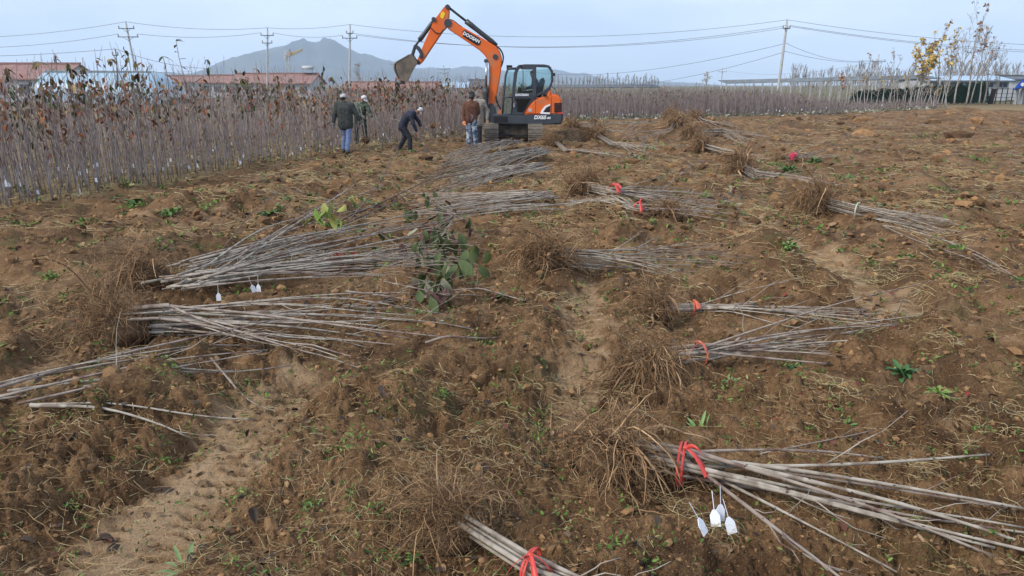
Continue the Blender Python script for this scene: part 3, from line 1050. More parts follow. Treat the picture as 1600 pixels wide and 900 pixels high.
def branch_mesh(rng, height, spread, levels=3, trunk_r=0.07, nb=(7, 6, 5), up=0.75, start=0.3, minr=.009):
    """returns (trunk MB, twig MB, twig end points)"""
    tr, tw, ends = MB(), MB(), []
    n = 8
    t = np.linspace(0, 1, n)
    bend = rng.normal(0, 0.05, 2) * height
    tp = np.stack((bend[0] * t ** 2 + .02 * height * np.sin(t * 5 + rng.uniform(0, 6)), bend[1] * t ** 2, height * t * 0.96), 1)
    tr.tubes(tp, (trunk_r * (1 - 0.88 * t))[None], 7)
    lev = [(tp, trunk_r, height)]
    for l in range(levels):
        nxt = []
        for path, r0, ln in lev:
            k = nb[l]
            for q in range(k):
                a = rng.uniform(start if l == 0 else 0.25, 0.98)
                i = a * (len(path) - 1)
                i0 = min(int(i), len(path) - 2)
                p = path[i0] + (path[i0 + 1] - path[i0]) * (i - i0)
                d0 = path[i0 + 1] - path[i0]
                d0 = d0 / (np.linalg.norm(d0) + 1e-9)
                az = rng.uniform(0, 2 * math.pi)
                d = d0 * 0.7 + np.array((math.cos(az), math.sin(az), up * rng.uniform(0.3, 1.3))) * spread
                d /= np.linalg.norm(d)
                L = ln * (0.42 if l == 0 else 0.45) * rng.uniform(0.55, 1.15) * (1.15 - 0.6 * a)
                tt = np.linspace(0, 1, 5)[:, None]
                pa = p + d * L * tt + np.array((0, 0, 1)) * (0.12 * L) * tt ** 2 + rng.normal(0, 0.03 * L, (5, 3)) * tt
                rr = max(r0 * (1 - 0.85 * a) * 0.55, minr * (1.5, 1.15, 1.0)[l])
                nxt.append((pa, rr, L))
                if l == levels - 1:
                    ends.extend(pa[2:])
        if nxt:
            tw.tubes(np.array([x[0] for x in nxt]), np.array([[x[1] * (1 - 0.5 * s) for s in np.linspace(0, 1, 5)] for x in nxt]), 4 if l == 0 else 3, cap=False)
        lev = nxt
    return tr, tw, np.array(ends)


def tree(name, label, px, pbase, ptop, Y, spread=0.55, nb=(9, 5, 4), leaves=0, cols=None, lsize=0.16, seed=0, trunk_r=0.09, group=None, upper=0.0, bark=None, start=0.25, up=0.75):
    rng = np.random.default_rng(seed)
    b = at(px, pbase, Y)
    b[2] = float(H(b[0], b[1])) - 0.03
    hgt = at(px, ptop, Y)[2] - b[2]
    o = thing(name, label, "tree", tuple(b), group)
    tr, tw, ends = branch_mesh(rng, hgt, spread, 3, trunk_r, nb, start=start, up=up)
    tr.build("trunk", [bark or MAT_BARK], o)
    if leaves:
        e = ends[ends[:, 2] > hgt * upper]
        P = e[rng.integers(0, len(e), leaves)] + rng.normal(0, 0.05, (leaves, 3))
        leaves_into(tw, P, rng.uniform(0.6, 1.3, leaves) * lsize, pick(cols, leaves, rng), rng, m=1, droop=-0.5, width=1.0)
    cr = tw.build("crown", [MAT_TWIG, MAT_YLEAF], o)
    return o


YEL = [(0.50, 0.30, 0.045), (0.42, 0.22, 0.035), (0.56, 0.38, 0.10), (0.33, 0.27, 0.07)]
TAN = [(0.30, 0.18, 0.09), (0.36, 0.25, 0.13), (0.22, 0.12, 0.07)]
tree("yellow_leaved_tree", "young tree with the most yellow leaves, left of the tall bare trees", 1436, 150, 66, 76, 0.62, (11, 6, 4), 330, YEL, 0.34, 21, 0.10, upper=.25)
tree("young_tree", "slim yellow leaved tree just right of the yellowest one", 1462, 150, 54, 77, 0.42, (9, 5, 4), 90, YEL, 0.30, 22, 0.08, upper=.55)
tree("young_tree", "tall nearly bare tree with brown leaves at its very tip", 1509, 155, 33, 74, 0.42, (11, 5, 4), 46, TAN, 0.30, 23, 0.10, upper=.4)
tree("young_tree", "many branched bare tree in front of the farm building's middle", 1493, 155, 60, 76, 0.5, (11, 6, 4), 16, TAN, 0.28, 24, 0.10, upper=.4)
tree("young_tree", "tree with sparse russet leaves right of the tallest bare tree", 1529, 155, 64, 77, 0.5, (10, 6, 4), 46, [(0.30, 0.11, 0.06), (0.36, 0.2, 0.1)], 0.3, 25, 0.09, upper=.3)
tree("leaning_tree", "bare tree leaning right at the end of the dark hedge", 1537, 158, 82, 78, 0.55, (9, 6, 4), 12, TAN, 0.25, 26, 0.09)
tree("young_tree", "small bare tree left of the grey pole among trees", 1352, 150, 92, 90, 0.5, (9, 5, 4), 20, TAN, 0.25, 27, 0.08)
tree("young_tree", "small bare tree between grey pole and yellow tree", 1392, 150, 86, 90, 0.5, (9, 5, 4), 24, TAN, 0.25, 28, 0.08)
tree("young_tree", "low tree with orange leaves above the right sapling rows", 1313, 150, 113, 84, 0.5, (9, 5, 4), 60, [(0.45, 0.16, 0.06), (0.4, 0.22, 0.1)], 0.26, 29, 0.06)
tree("young_tree", "upright many twigged tree between the yellow tree and the tall bare ones", 1478, 152, 62, 79, 0.42, (12, 6, 5), 120, YEL, 0.28, 40, 0.08, upper=.3)
tree("young_tree", "thin twiggy tree rising behind the yellowest tree", 1448, 150, 72, 84, 0.5, (12, 6, 5), 170, YEL, 0.28, 41, 0.08, upper=.2)
tree("young_tree", "twiggy tree directly right of the tallest tree", 1519, 155, 52, 79, 0.4, (12, 6, 4), 30, TAN, 0.28, 42, 0.08, upper=.3)
tree("young_tree", "low twiggy tree before the farm building's right windows", 1556, 152, 86, 86, 0.6, (11, 6, 5), 30, TAN, 0.24, 43, 0.07)
tree("young_tree", "pale twiggy tree left of the yellowest tree", 1418, 150, 84, 88, 0.5, (11, 6, 5), 150, YEL, 0.28, 44, 0.07, upper=.3)
tree("bare_tree", "rounded bare tree alone on the plain left of the far pole", 1103, 136, 117, 150, 0.7, (10, 6, 5), 160, [(0.42, 0.38, 0.28)], 0.3, 30, 0.09)
tree("bare_tree", "rounded bare tree at the mountain's foot right of the pale pole", 563, 138, 101, 150, 0.6, (12, 6, 5), 60, TAN, 0.25, 31, 0.12, start=.12)
tree("bare_tree", "thin bare tree left of the digger bucket", 588, 138, 116, 150, 0.5, (10, 6, 4), 0, None, 0.25, 32, 0.09)


def far_tree_variants(k, seed0, hgt=9.0, spread=0.3, minr=.03):
    out = []
    for i in range(k):
        rng = np.random.default_rng(seed0 + i)
        tr, tw, e = branch_mesh(rng, hgt, spread, 2, 0.12, (22, 6), start=.15, up=1.2, minr=minr)
        out.append((tr.build("trunk", [MAT_BARK], link=False), tw.build("crown", [MAT_TWIG], link=False)))
    return out


def tree_row(name, label, group, variants, spots, seed):
    rng = np.random.default_rng(seed)
    for k, (px, top, Y) in enumerate(sorted(spots)):
        b = at(px, 134, Y)
        h = at(px, top, Y)[2]
        v = variants[rng.integers(0, len(variants))]
        o = thing(name, label % nth(k + 1), "tree", (b[0], Y, 0), group, rng.uniform(0, 6.28))
        s = h / 9.0
        o.scale = (s, s, s)
        put("trunk", v[0], o)
        put("crown", v[1], o)


FT = far_tree_variants(4, 50)
FTF = far_tree_variants(3, 60, 9.0, .3, .05)
rg = np.random.default_rng(5)
tree_row("poplar_tree", "bare poplar, %s from the left in the hazy line right of the digger cab", "far poplars right of the cab", FTF,
         [(x, 116 + 6 * abs(math.sin(x * .9)) + rg.uniform(-1, 3), rg.uniform(330, 420)) for x in np.arange(922, 1030, 4.6)], 1)
tree_row("poplar_tree", "faint bare tree, %s from the left under the low hills beside the cab", "faint trees under the low hills", FTF,
         [(x, 122 + rg.uniform(-2, 3), rg.uniform(300, 420)) for x in np.arange(866, 922, 6.5)], 2)
tree_row("poplar_tree", "bare twiggy tree, %s from the left in the belt behind the right shade frame", "bare trees behind the right shade net frame", FT,
         [(x, 108 + 5 * math.sin(x * .05) + rg.uniform(-3, 5), rg.uniform(125, 160)) for x in np.arange(1236, 1440, 5.6)], 3)
FT2 = far_tree_variants(3, 70, 9.0, 0.8)
tree_row("bushy_tree", "pale brown bushy tree, %s from the left behind the blue roofed farm building", "bushy trees behind the blue roofed building", FT2,
         [(x, 100 + rg.uniform(-4, 6), rg.uniform(125, 150)) for x in np.arange(1470, 1640, 9)], 4)


def stake_trees():
    """whitewashed young trunks standing in rows right of the saplings"""
    rng = np.random.default_rng(77)
    var = []
    for i in range(6):
        t = np.linspace(0, 1, 6)
        tr = MB().tubes(np.stack((.05 * np.sin(t * 4 + i), .05 * np.cos(t * 3 + i), 2.6 * t), 1), (0.040 * (1 - .5 * t))[None], 6).build("trunk", [MAT_WHITEWASH], link=False)
        tw = MB()
        n = 10
        a = rng.uniform(0, 6.28, n)
        z0 = rng.uniform(1.3, 2.5, n)
        tt = np.linspace(0, 1, 4)
        P = np.stack([np.stack((math.cos(a[q]) * .45 * tt, math.sin(a[q]) * .45 * tt, z0[q] + .55 * tt + .2 * tt ** 2), 1) for q in range(n)])
        tw.tubes(P, np.array([[.016, .014, .012, .010]] * n), 3, cap=False)
        if i < 2:
            k = 16
            leaves_into(tw, P[:, 2:].reshape(-1, 3)[rng.integers(0, 2 * n, k)], .22, pick(YEL + TAN, k, rng), rng, m=1)
        var.append((tr, tw.build("crown", [MAT_TWIG, MAT_YLEAF], link=False)))
    xs = np.concatenate((np.arange(1226, 1330, 12.0), np.arange(1330, 1484, 5.2)))
    xs = sorted(xs + rng.uniform(-2.5, 2.5, len(xs)))
    for q, px in enumerate(xs):
        Y = 78 - 12 * (px - 1216) / 270 + rng.uniform(-6, 8)
        b = at(px, 160, Y)
        o = thing("staked_sapling", "thin pale trunked young tree, %s from the left before the dark hedge" % nth(q + 1), "tree", (b[0], Y, 0), "pale young trees by the hedge", rng.uniform(0, 6.28))
        s = rng.uniform(0.5, 1.1)
        o.scale = (1, 1, s)
        v = var[rng.integers(0, 6)]
        put("trunk", v[0], o).rotation_euler = (rng.normal(0, .05), rng.normal(0, .07), 0)
        put("crown", v[1], o)


stake_trees()


def hedge():
    rng = np.random.default_rng(9)
    Y = 80
    x0, x1 = at(1338, 150, Y)[0], at(1536, 150, Y)[0]
    m = mat("dark_conifer", (0.018, 0.058, 0.036), (0.035, 0.095, 0.055), scale=3, rough=0.8)
    stem = MAT_BARK
    n = 34
    var = []
    for i in range(5):
        mb = MB()
        k = 520
        t = rng.uniform(0, 1, k) ** 0.8
        a = rng.uniform(0, 6.28, k)
        r = .58 * (1 - t ** 1.6) * rng.uniform(.55, 1.05, k) + .03
        P = np.stack((r * np.cos(a), r * np.sin(a), .05 + 1.95 * t), 1)
        d = np.stack((np.cos(a) * .6, np.sin(a) * .6, .8 + 0 * a), 1) * rng.uniform(.18, .34, (k, 1))
        w = np.stack((-np.sin(a), np.cos(a), 0 * a), 1) * rng.uniform(.04, .075, (k, 1))
        V = np.stack((P - w, P + w, P + d * .6 + w * .8 + .03, P + d, P + d * .6 - w * .8), 1)
        mb.add(V.reshape(-1, 3), (np.array([[0, 1, 2, 3, 4]])[None] + (np.arange(k) * 5)[:, None, None]).reshape(-1, 5))
        t_ = MB().tubes(np.array([(0, 0, 0), (0, 0, 1), (0, 0, 1.8)]), np.array([[.05, .04, .015]]), 6)
        var.append((t_.build("trunk", [stem], link=False), mb.build("crown", [m], link=False, smooth=False)))
    for q in range(n):
        x = x0 + (x1 - x0) * q / (n - 1) + rng.uniform(-.12, .12)
        for row in range(1):
            o = thing("hedge_conifer", "dark green conifer, %s from the left in the hedge before the farm building" % nth(q + 1), "conifer", (x + .25 * row, Y + row * .8, 0), "conifers of the dark hedge", rng.uniform(0, 6.28))
            f = .62 + .38 * q / (n - 1)
            o.scale = (1, 1, rng.uniform(.95, 1.12) * f)
            v = var[q % 5]
            put("trunk", v[0], o)
            put("crown", v[1], o)


hedge()
# ================================================================== standing nursery saplings
MAT_STEM = mat("young_grey_bark", (0.225, 0.185, 0.17), (0.32, 0.28, 0.265), scale=9, rough=0.8, rand=0.18, col3=(0.15, 0.10, 0.09), scale3=5)
MAT_STEMS = mat("young_grey_bark_mass", (0.225, 0.185, 0.175), (0.32, 0.28, 0.27), scale=3, rough=0.85, tint=True)
MAT_TAG = mat("white_plastic_label", (0.78, 0.79, 0.82), rough=0.4)
LEAF_COLS = [(0.085, 0.095, 0.035), (0.14, 0.12, 0.05), (0.20, 0.12, 0.05), (0.20, 0.06, 0.03), (0.10, 0.055, 0.035), (0.06, 0.075, 0.03), (0.28, 0.075, 0.03), (0.25, 0.15, 0.06)]
OLIVE = [(0.075, 0.09, 0.035), (0.11, 0.115, 0.05), (0.16, 0.14, 0.07), (0.15, 0.09, 0.05)]
MAT_LEAFV = []
for nm, c, c2 in (("olive_leaf", (0.075, 0.09, 0.03), (0.12, 0.12, 0.045)), ("russet_leaf", (0.22, 0.07, 0.03), (0.30, 0.11, 0.04)), ("brown_leaf", (0.11, 0.06, 0.035), (0.19, 0.11, 0.055)),
                 ("dark_green_leaf", (0.035, 0.055, 0.022), (0.06, 0.08, 0.03)), ("tan_leaf", (0.32, 0.22, 0.09), (0.24, 0.15, 0.06))):
    MAT_LEAFV.append(mat(nm, c, c2, scale=14, rough=0.65, spec=0.15, rand=0.25))


def leaf_mesh(name, material, bend=0.5, w=0.42, fold=0.16, seed=0):
    """one drooping magnolia-like leaf, 1 m long, hanging from the origin along +Y then down"""
    n = 6
    mb = MB()
    V = []
    for i in range(n):
        t = i / (n - 1)
        ww = w * 0.5 * math.sin(math.pi * min(1, t * 0.93 + 0.05)) ** 0.8 * (1 if t < .98 else .1)
        ang = bend * t
        y = (math.sin(ang) / bend) if bend else t
        z = -(1 - math.cos(ang)) / bend if bend else 0
        up = fold * ww * 2
        wav = 0.02 * math.sin(t * 9 + seed)
        V += [(-ww, y, z + up + wav), (0, y, z), (ww, y, z + up - wav)]
    F = []
    for i in range(n - 1):
        a = i * 3
        F += [(a, a + 1, a + 4, a + 3), (a + 1, a + 2, a + 5, a + 4)]
    mb.add(V, np.array(F))
    return mb.build(name, [material], link=False)


LEAF_MESHES = {i: [leaf_mesh("leaf", MAT_LEAFV[i], b, w, f, s) for s, (b, w, f) in enumerate(((0.5, .42, .16), (1.0, .38, .25), (0.25, .46, .10)))] for i in range(len(MAT_LEAFV))}


def sapling_path(rng, h, lean=0.05, wig=0.012, n=9):
    t = np.linspace(0, 1, n)
    a = rng.uniform(0, 6.28)
    L = rng.normal(0, lean) * h
    ph = rng.uniform(0, 6.28, 4)
    x = L * math.cos(a) * t + wig * h * np.sin(t * 5 + ph[0]) * t + wig * .5 * h * np.sin(t * 11 + ph[1]) * t
    y = L * math.sin(a) * t + wig * h * np.sin(t * 5 + ph[2]) * t + wig * .5 * h * np.sin(t * 11 + ph[3]) * t
    return np.stack((x, y, h * t), 1)


def sapling_variants(k):
    out = []
    for i in range(k):
        rng = np.random.default_rng(300 + i)
        h = rng.uniform(1.6, 2.15) if i % 4 else rng.uniform(2.15, 2.5)
        p = sapling_path(rng, h, 0.06)
        mb = MB()
        mb.tubes(p, (rng.uniform(.0075, .0125) * (1 - .68 * np.linspace(0, 1, 9)))[None], 5)
        nt = rng.integers(0, 5)
        for q in range(nt):
            j = rng.integers(2, 8)
            a = rng.uniform(0, 6.28)
            L = rng.uniform(.2, .6)
            tt = np.linspace(0, 1, 5)
            s = rng.uniform(.25, .6)
            mb.tubes(p[j] + np.stack((math.cos(a) * s * L * tt, math.sin(a) * s * L * tt, L * (tt * .8 + .25 * tt ** 2)), 1), (.006 * (1 - .6 * tt))[None], 4, cap=False)
        out.append((mb.build("stem", [MAT_STEM], link=False), p))
    return out


SAP = sapling_variants(18)
TAG_ME = None


def tag_mesh():
    """small white plant label with a pointed top, hanging"""
    w, h, t = .016, .055, .0015
    o = [(-w, 0), (w, 0), (w, h * .68), (w * .35, h), (-w * .35, h), (-w, h * .68)]
    V = [(x, -t, z - h) for x, z in o] + [(x, t, z - h) for x, z in o]
    n = 6
    F = [tuple(range(n)), tuple(range(2 * n - 1, n - 1, -1))] + [(i, i + n, (i + 1) % n + n, (i + 1) % n) for i in range(n)]
    mb = MB().add(V, F)
    mb.tubes(np.array([(0, 0, -.004), (0, 0.003, .03), (0, .006, .06)]), .0012, 3)
    return mb.build("label_tag", [MAT_TAG], link=False, smooth=False)


TAG_ME = tag_mesh()


def nursery_points():
    rng = np.random.default_rng(42)
    pts = []
    for k in range(70000):
        pass
        break
    n = 60000
    az = rng.uniform(-R(43.5), R(30.3), n)
    er = np.interp(az, EDGE_AZ, EDGE_R)
    depth = rng.exponential(4.2, n) * (1 - .55 * sstep(R(19), R(31), az))
    r = er + depth + rng.uniform(0, .3, n)
    # density per area: keep probability ~ r (area element) normalised
    keep = rng.uniform(0, 1, n) < np.clip(r / 98.0, 0, 1) * (1 - .6 * sstep(R(23), R(27), az)) * np.where(depth < 9, 1.0, 0.7)
    az, r, depth = az[keep], r[keep], depth[keep]
    X, Y = r * np.sin(az), r * np.cos(az)
    # stand in rows
    X = np.round(X / 0.42) * 0.42 + rng.normal(0, .09, len(X))
    u = np.stack((X, Y), 1)
    # keep the digger's and workers' spot clear
    ok = ~((np.abs(X - .6) < 2.4) & (Y < 28.5) & (Y > 23))
    for px, py in ((541, 242), (566, 229), (637, 241), (737, 233)):
        g = flat(px, py)
        ok &= np.hypot(X - g[0], Y - g[1]) > 0.75
    return u[ok], depth[ok]


def build_nursery():
    rng = np.random.default_rng(43)
    U, dep = nursery_points()
    # thin to a minimum spacing with a coarse hash
    key = set()
    sel = []
    for i, (x, y) in enumerate(U):
        k = (int(x / .2), int(y / .24))
        if k in key:
            continue
        key.add(k)
        sel.append(i)
    U, dep = U[sel], dep[sel]
    r = np.hypot(U[:, 0], U[:, 1])
    # drop what lies far behind the front (hidden by the front rows)
    zz = H(U[:, 0], U[:, 1])
    front = dep < 3.2
    az = np.arctan2(U[:, 0], U[:, 1])
    score = r + 3.0 * dep + np.where(az < -R(37.5), 50, 0)
    order = np.argsort(score)
    ind = order[:300]
    rest = order[300:]
    LAB = {"bare": "bare grey sapling in the near edge of the left nursery rows",
           "tag": "bare sapling with a white label at its foot, near left nursery edge",
           "leafy": "sapling with drooping leaves left on its top in the left nursery rows",
           "red": "sapling with russet red leaves hanging at its top, left nursery rows"}
    for q, i in enumerate(ind):
        x, y = U[i]
        v, path = SAP[rng.integers(0, len(SAP))]
        red = rng.uniform() < .12
        leafy = red or rng.uniform() < .20
        tg = (not leafy) and (rng.uniform() < (.4 if (r[i] < 14.5 and az[i] < -R(25)) else .12))
        k = "red" if red else "leafy" if leafy else "tag" if tg else "bare"
        g = {"red": "red leaved saplings at the left nursery edge", "leafy": "saplings with leaves on top at the left nursery edge", "tag": "labelled saplings at the left nursery edge", "bare": "bare saplings at the left nursery edge"}[k]
        o = thing("nursery_sapling", LAB[k], "sapling", (x, y, zz[i] - .03), g, rng.uniform(0, 6.28))
        sc = rng.uniform(.9, 1.1) * (1.08 if leafy else 1.0)
        o.scale = (sc, sc, sc)
        put("stem", v, o)
        if leafy:
            nl = rng.integers(5, 10)
            mats = (1, 1, 2) if red else (0, 0, 2, 3, 4)
            for _ in range(nl):
                lm = LEAF_MESHES[mats[rng.integers(0, len(mats))]][rng.integers(0, 3)]
                l = put("leaf", lm, o)
                f = rng.uniform(.72, 1.0) if not red else rng.uniform(.45, .95)
                j = f * 8
                j0 = min(7, int(j))
                p = path[j0] + (path[j0 + 1] - path[j0]) * (j - j0)
                l.location = p
                l.rotation_euler = (rng.normal(-.75, .35), rng.normal(0, .3), rng.uniform(0, 6.28))
                s = rng.uniform(.09, .165)
                l.scale = (s, s, s)
        if tg:
            l = put("label_tag", TAG_ME, o)
            l.location = (.02, -.02, rng.uniform(.16, .42))
            l.rotation_euler = (0, rng.normal(0, .15), rng.uniform(-.9, .9) - o.rotation_euler[2])
            l.scale = (1.5, 1.5, 1.5)
    # the rest of the rows: one mass
    mb = MB()
    n = len(rest)
    X, Y = U[rest, 0], U[rest, 1]
    right = az[rest] > R(1.0)
    fall = sstep(R(17), R(27), az[rest])
    hh = np.where(right, rng.uniform(1.15, 1.75, n) * (1 - .68 * fall), rng.uniform(1.2, 2.12, n))
    m = 5
    t = np.linspace(0, 1, m)
    lx, ly = rng.normal(0, .11, n), rng.normal(0, .11, n)
    P = np.stack((X[:, None] + lx[:, None] * t * hh[:, None] + .02 * np.sin(6 * t[None] + X[:, None] * 9),
                  Y[:, None] + ly[:, None] * t * hh[:, None], zz[rest][:, None] - .03 + hh[:, None] * t), -1)
    rad = (np.clip(r[rest] * .00034, .0065, .020))[:, None] * (1 - .6 * t)[None]
    tint = pick([(1, 1, 1), (.8, .74, .72), (1.15, 1.08, 1.05), (.7, .6, .56), (.95, .85, .83)], n, rng)
    mb.tubes(P, rad, 3, tint=tint, cap=False)
    # side twigs
    k = int(n * 1.1)
    idx = rng.integers(0, n, k)
    j = rng.integers(1, 5, k)
    base = P[idx, j]
    a = rng.uniform(0, 6.28, k)
    L = rng.uniform(.25, .7, k)
    tt = np.linspace(0, 1, 3)
    s = rng.uniform(.15, .5, k)
    T = base[:, None, :] + np.stack((np.cos(a)[:, None] * (s * L)[:, None] * tt, np.sin(a)[:, None] * (s * L)[:, None] * tt, (L * .85)[:, None] * tt), -1)
    mb.tubes(T, (np.clip(r[rest][idx] * .0003, .005, .014))[:, None] * (1 - .5 * tt)[None], 3, tint=tint[idx], cap=False)
    o = mb.build("sapling_rows", [MAT_STEMS])
    tag(o, "dense mass of thin bare nursery saplings behind the front row", "saplings", kind="stuff")
    # leaves still hanging on the tops of the rows
    lf = MB()
    k = 6400
    w = np.where(right, .35, 1.0) * (1.0 + 0 * X)
    w *= sstep(-.35, .5, fbm(X * .35, Y * .35, 23, 2)) + .05
    idx = rng.choice(n, k, p=w / w.sum())
    top = P[idx, -1] - np.stack((0 * idx, 0 * idx, rng.exponential(.16, k)), 1)
    top[:, 2] += np.where(right[idx], 0.05, np.where(rng.uniform(0, 1, k) < .16, rng.uniform(0.05, .38, k), 0.02))
    top += rng.normal(0, .06, (k, 3))
    cols = np.where(right[idx][:, None], pick(OLIVE, k, rng, .3), pick(LEAF_COLS, k, rng, .3))
    leaves_into(lf, top, np.where(right[idx], rng.uniform(.10, .2, k), rng.uniform(.10, .20, k)), cols, rng, droop=-.9, width=.7)
    o = lf.build("hanging_leaves", [MAT_YLEAF])
    tag(o, "olive, brown and russet leaves hanging on tops of the sapling rows", "leaves", kind="stuff")
    # litter of dry leaves and straw on the nursery floor, pale leaves in the right rows
    lt = MB()
    k = 9000
    idx = rng.integers(0, len(U), k)
    x, y = U[idx, 0] + rng.normal(0, .5, k), U[idx, 1] + rng.normal(0, .5, k)
    Pz = np.stack((x, y, H(x, y) + rng.uniform(.02, .12, k)), 1)
    rt = np.arctan2(x, y) > R(1.0)
    cols = np.where(rt[:, None], pick([(.30, .31, .22), (.42, .42, .36), (.16, .19, .09), (.24, .20, .10)], k, rng, .25), pick([(.36, .27, .12), (.26, .17, .08), (.44, .34, .17), (.14, .09, .05), (.17, .18, .07)], k, rng, .25))
    leaves_into(lt, Pz, rng.uniform(.07, .2, k) * np.clip(np.hypot(x, y) / 22, .7, 1.8), cols, rng, droop=.25, width=.6)
    o = lt.build("leaf_litter", [MAT_YLEAF])
    tag(o, "dry fallen leaves on the ground between the saplings", "leaves", kind="stuff")
    # white plant labels down in the far rows
    tg = MB()
    k = 190
    c = np.where((dep < 5))[0]
    idx = c[rng.integers(0, len(c), k)]
    for i in idx:
        x, y = U[i]
        d = r[i]
        tg.box((x, y - .03, zz[i] + rng.uniform(.12, .45)), (.035 + .0006 * d, .006, .065 + .0008 * d), rz=rng.uniform(-.8, .8))
    o = tg.build("plant_labels", [MAT_TAG], smooth=False)
    tag(o, "small white labels hanging low on the saplings of the far rows", "labels", kind="stuff")


build_nursery()


def tall_leafy(px, pbase, ptop, n, mats, label, seed, Y=None, spread=1.0):
    rng = np.random.default_rng(seed)
    b = ground(px, pbase) if Y is None else at(px, pbase, Y)
    b[2] = float(H(b[0], b[1]))
    h = at(px, ptop, b[1])[2] - b[2]
    o = thing("nursery_sapling", label, "sapling", tuple(b))
    p = sapling_path(rng, h, .03)
    MB().tubes(p, (.014 * (1 - .6 * np.linspace(0, 1, 9)))[None], 6).build("stem", [MAT_STEM], o)
    for k in range(n):
        l = put("leaf", LEAF_MESHES[mats[k % len(mats)]][rng.integers(0, 3)], o)
        f = rng.uniform(.78, 1.0) if k > 1 else 1.0
        j = f * 8
        j0 = min(7, int(j))
        l.location = p[j0] + (p[j0 + 1] - p[j0]) * (j - j0)
        l.rotation_euler = (rng.normal(-.8, .3) if spread > 0 else rng.normal(.3, .3), rng.normal(0, .3), rng.uniform(0, 6.28))
        s = rng.uniform(.13, .21)
        l.scale = (s, s, s)


tall_leafy(18, 300, 128, 13, (3, 0, 3, 2), "leafiest dark green sapling at the far left of the nursery", 1)
tall_leafy(34, 290, 123, 9, (1, 1, 2), "sapling with big hanging red leaves by the left edge", 2)
tall_leafy(63, 295, 106, 12, (0, 2, 3, 0), "tall sapling with olive leaf cluster below the left red roof", 3)
tall_leafy(94, 285, 96, 4, (4, 0), "tall thin sapling with few tan leaves before the polytunnel", 4)
tall_leafy(131, 285, 98, 5, (4, 0, 3), "tall sapling with one hanging tan leaf before the polytunnel", 5)
tall_leafy(150, 290, 108, 8, (0, 2, 4), "sapling with olive leaves before the polytunnel's middle", 6)
tall_leafy(205, 280, 92, 5, (4, 3), "thin sapling with a lone golden leaf beside the leaning pole", 7)
tall_leafy(228, 280, 90, 6, (0, 4, 3), "tall bare topped sapling right of the leaning pole", 8)
tall_leafy(278, 275, 88, 4, (3, 2), "tall thin sapling with dark leaf against the sky", 9)
tall_leafy(306, 270, 64, 7, (3, 0), "tallest sapling, its green leaf tuft reaching into the sky", 10, spread=-1)
tall_leafy(337, 265, 93, 3, (3, 3), "thin sapling with two dark leaves at the mountain's foot", 11)
tall_leafy(390, 262, 122, 12, (0, 3, 2, 0), "leafy olive sapling left of the pole by the crane", 12)
tall_leafy(450, 250, 118, 11, (0, 2, 4), "sapling with brown drooping leaves below the solar water heater", 13)
tall_leafy(526, 235, 120, 9, (0, 0, 2), "leafy sapling left of the pale concrete pole", 14)
tall_leafy(598, 232, 122, 12, (2, 2, 1), "sapling with hanging brown leaves left of the bucket", 15)
tall_leafy(627, 228, 128, 14, (0, 2, 3), "bushy leaved sapling right below the bucket", 16)
tall_leafy(655, 226, 124, 11, (0, 2, 4), "sapling with olive leaves right of the bucket", 17)
tall_leafy(700, 222, 122, 8, (0, 4), "tall leafy sapling near the far pole between bucket and boom", 18)
# ================================================================== lifted saplings lying on the field
MAT_LSTEM = mat("smooth_grey_bark", (0.29, 0.245, 0.19), (0.42, 0.37, 0.305), scale=14, rough=0.65, bump=0.0015, bscale=60, col3=(0.20, 0.155, 0.12), scale3=9, spec=0.15)
MAT_LSTEM2 = mat("reddish_grey_bark", (0.25, 0.195, 0.155), (0.36, 0.30, 0.245), scale=14, rough=0.65, bump=0.0015, bscale=60, col3=(0.145, 0.09, 0.07), scale3=7, spec=0.15)
MAT_DSTEM = mat("dark_brown_bark", (0.10, 0.07, 0.05), (0.16, 0.12, 0.09), scale=12, rough=0.7)
MAT_BUD = mat("dark_bud", (0.07, 0.045, 0.04), rough=0.7)
MAT_ROOT = mat("root_brown", (0.31, 0.19, 0.10), (0.45, 0.30, 0.17), scale=9, rough=0.9, tint=True)
MAT_CLOD = mat("root_ball_soil", (0.06, 0.034, 0.017), (0.12, 0.068, 0.034), scale=14, rough=0.95, bump=0.01, bscale=30)
MAT_RED = mat("red_ribbon", (0.55, 0.05, 0.04), (0.62, 0.08, 0.06), scale=20, rough=0.45, spec=0.4)
MAT_ORANGE = mat("orange_red_ribbon", (0.60, 0.12, 0.06), (0.66, 0.17, 0.10), scale=20, rough=0.5)
MAT_PINK = mat("crimson_ribbon", (0.50, 0.03, 0.07), rough=0.5)
MAT_PALE = mat("pale_twine", (0.55, 0.50, 0.42), rough=0.8)


def smooth1(a, k=2):
    for _ in range(k):
        b = a.copy()
        b[1:-1] = (a[:-2] + 2 * a[1:-1] + a[2:]) / 4
        a = b
    return a


def lay(path, r, lift=0.0, settle=1.0):
    """keep a lying stem above the terrain"""
    hz = H(path[:, 0], path[:, 1]) + r + .018
    need = np.maximum(hz - path[:, 2], 0)
    path = path.copy()
    path[:, 2] += smooth1(need, 2)
    path[:, 2] = np.maximum(path[:, 2], hz - .01)
    return path


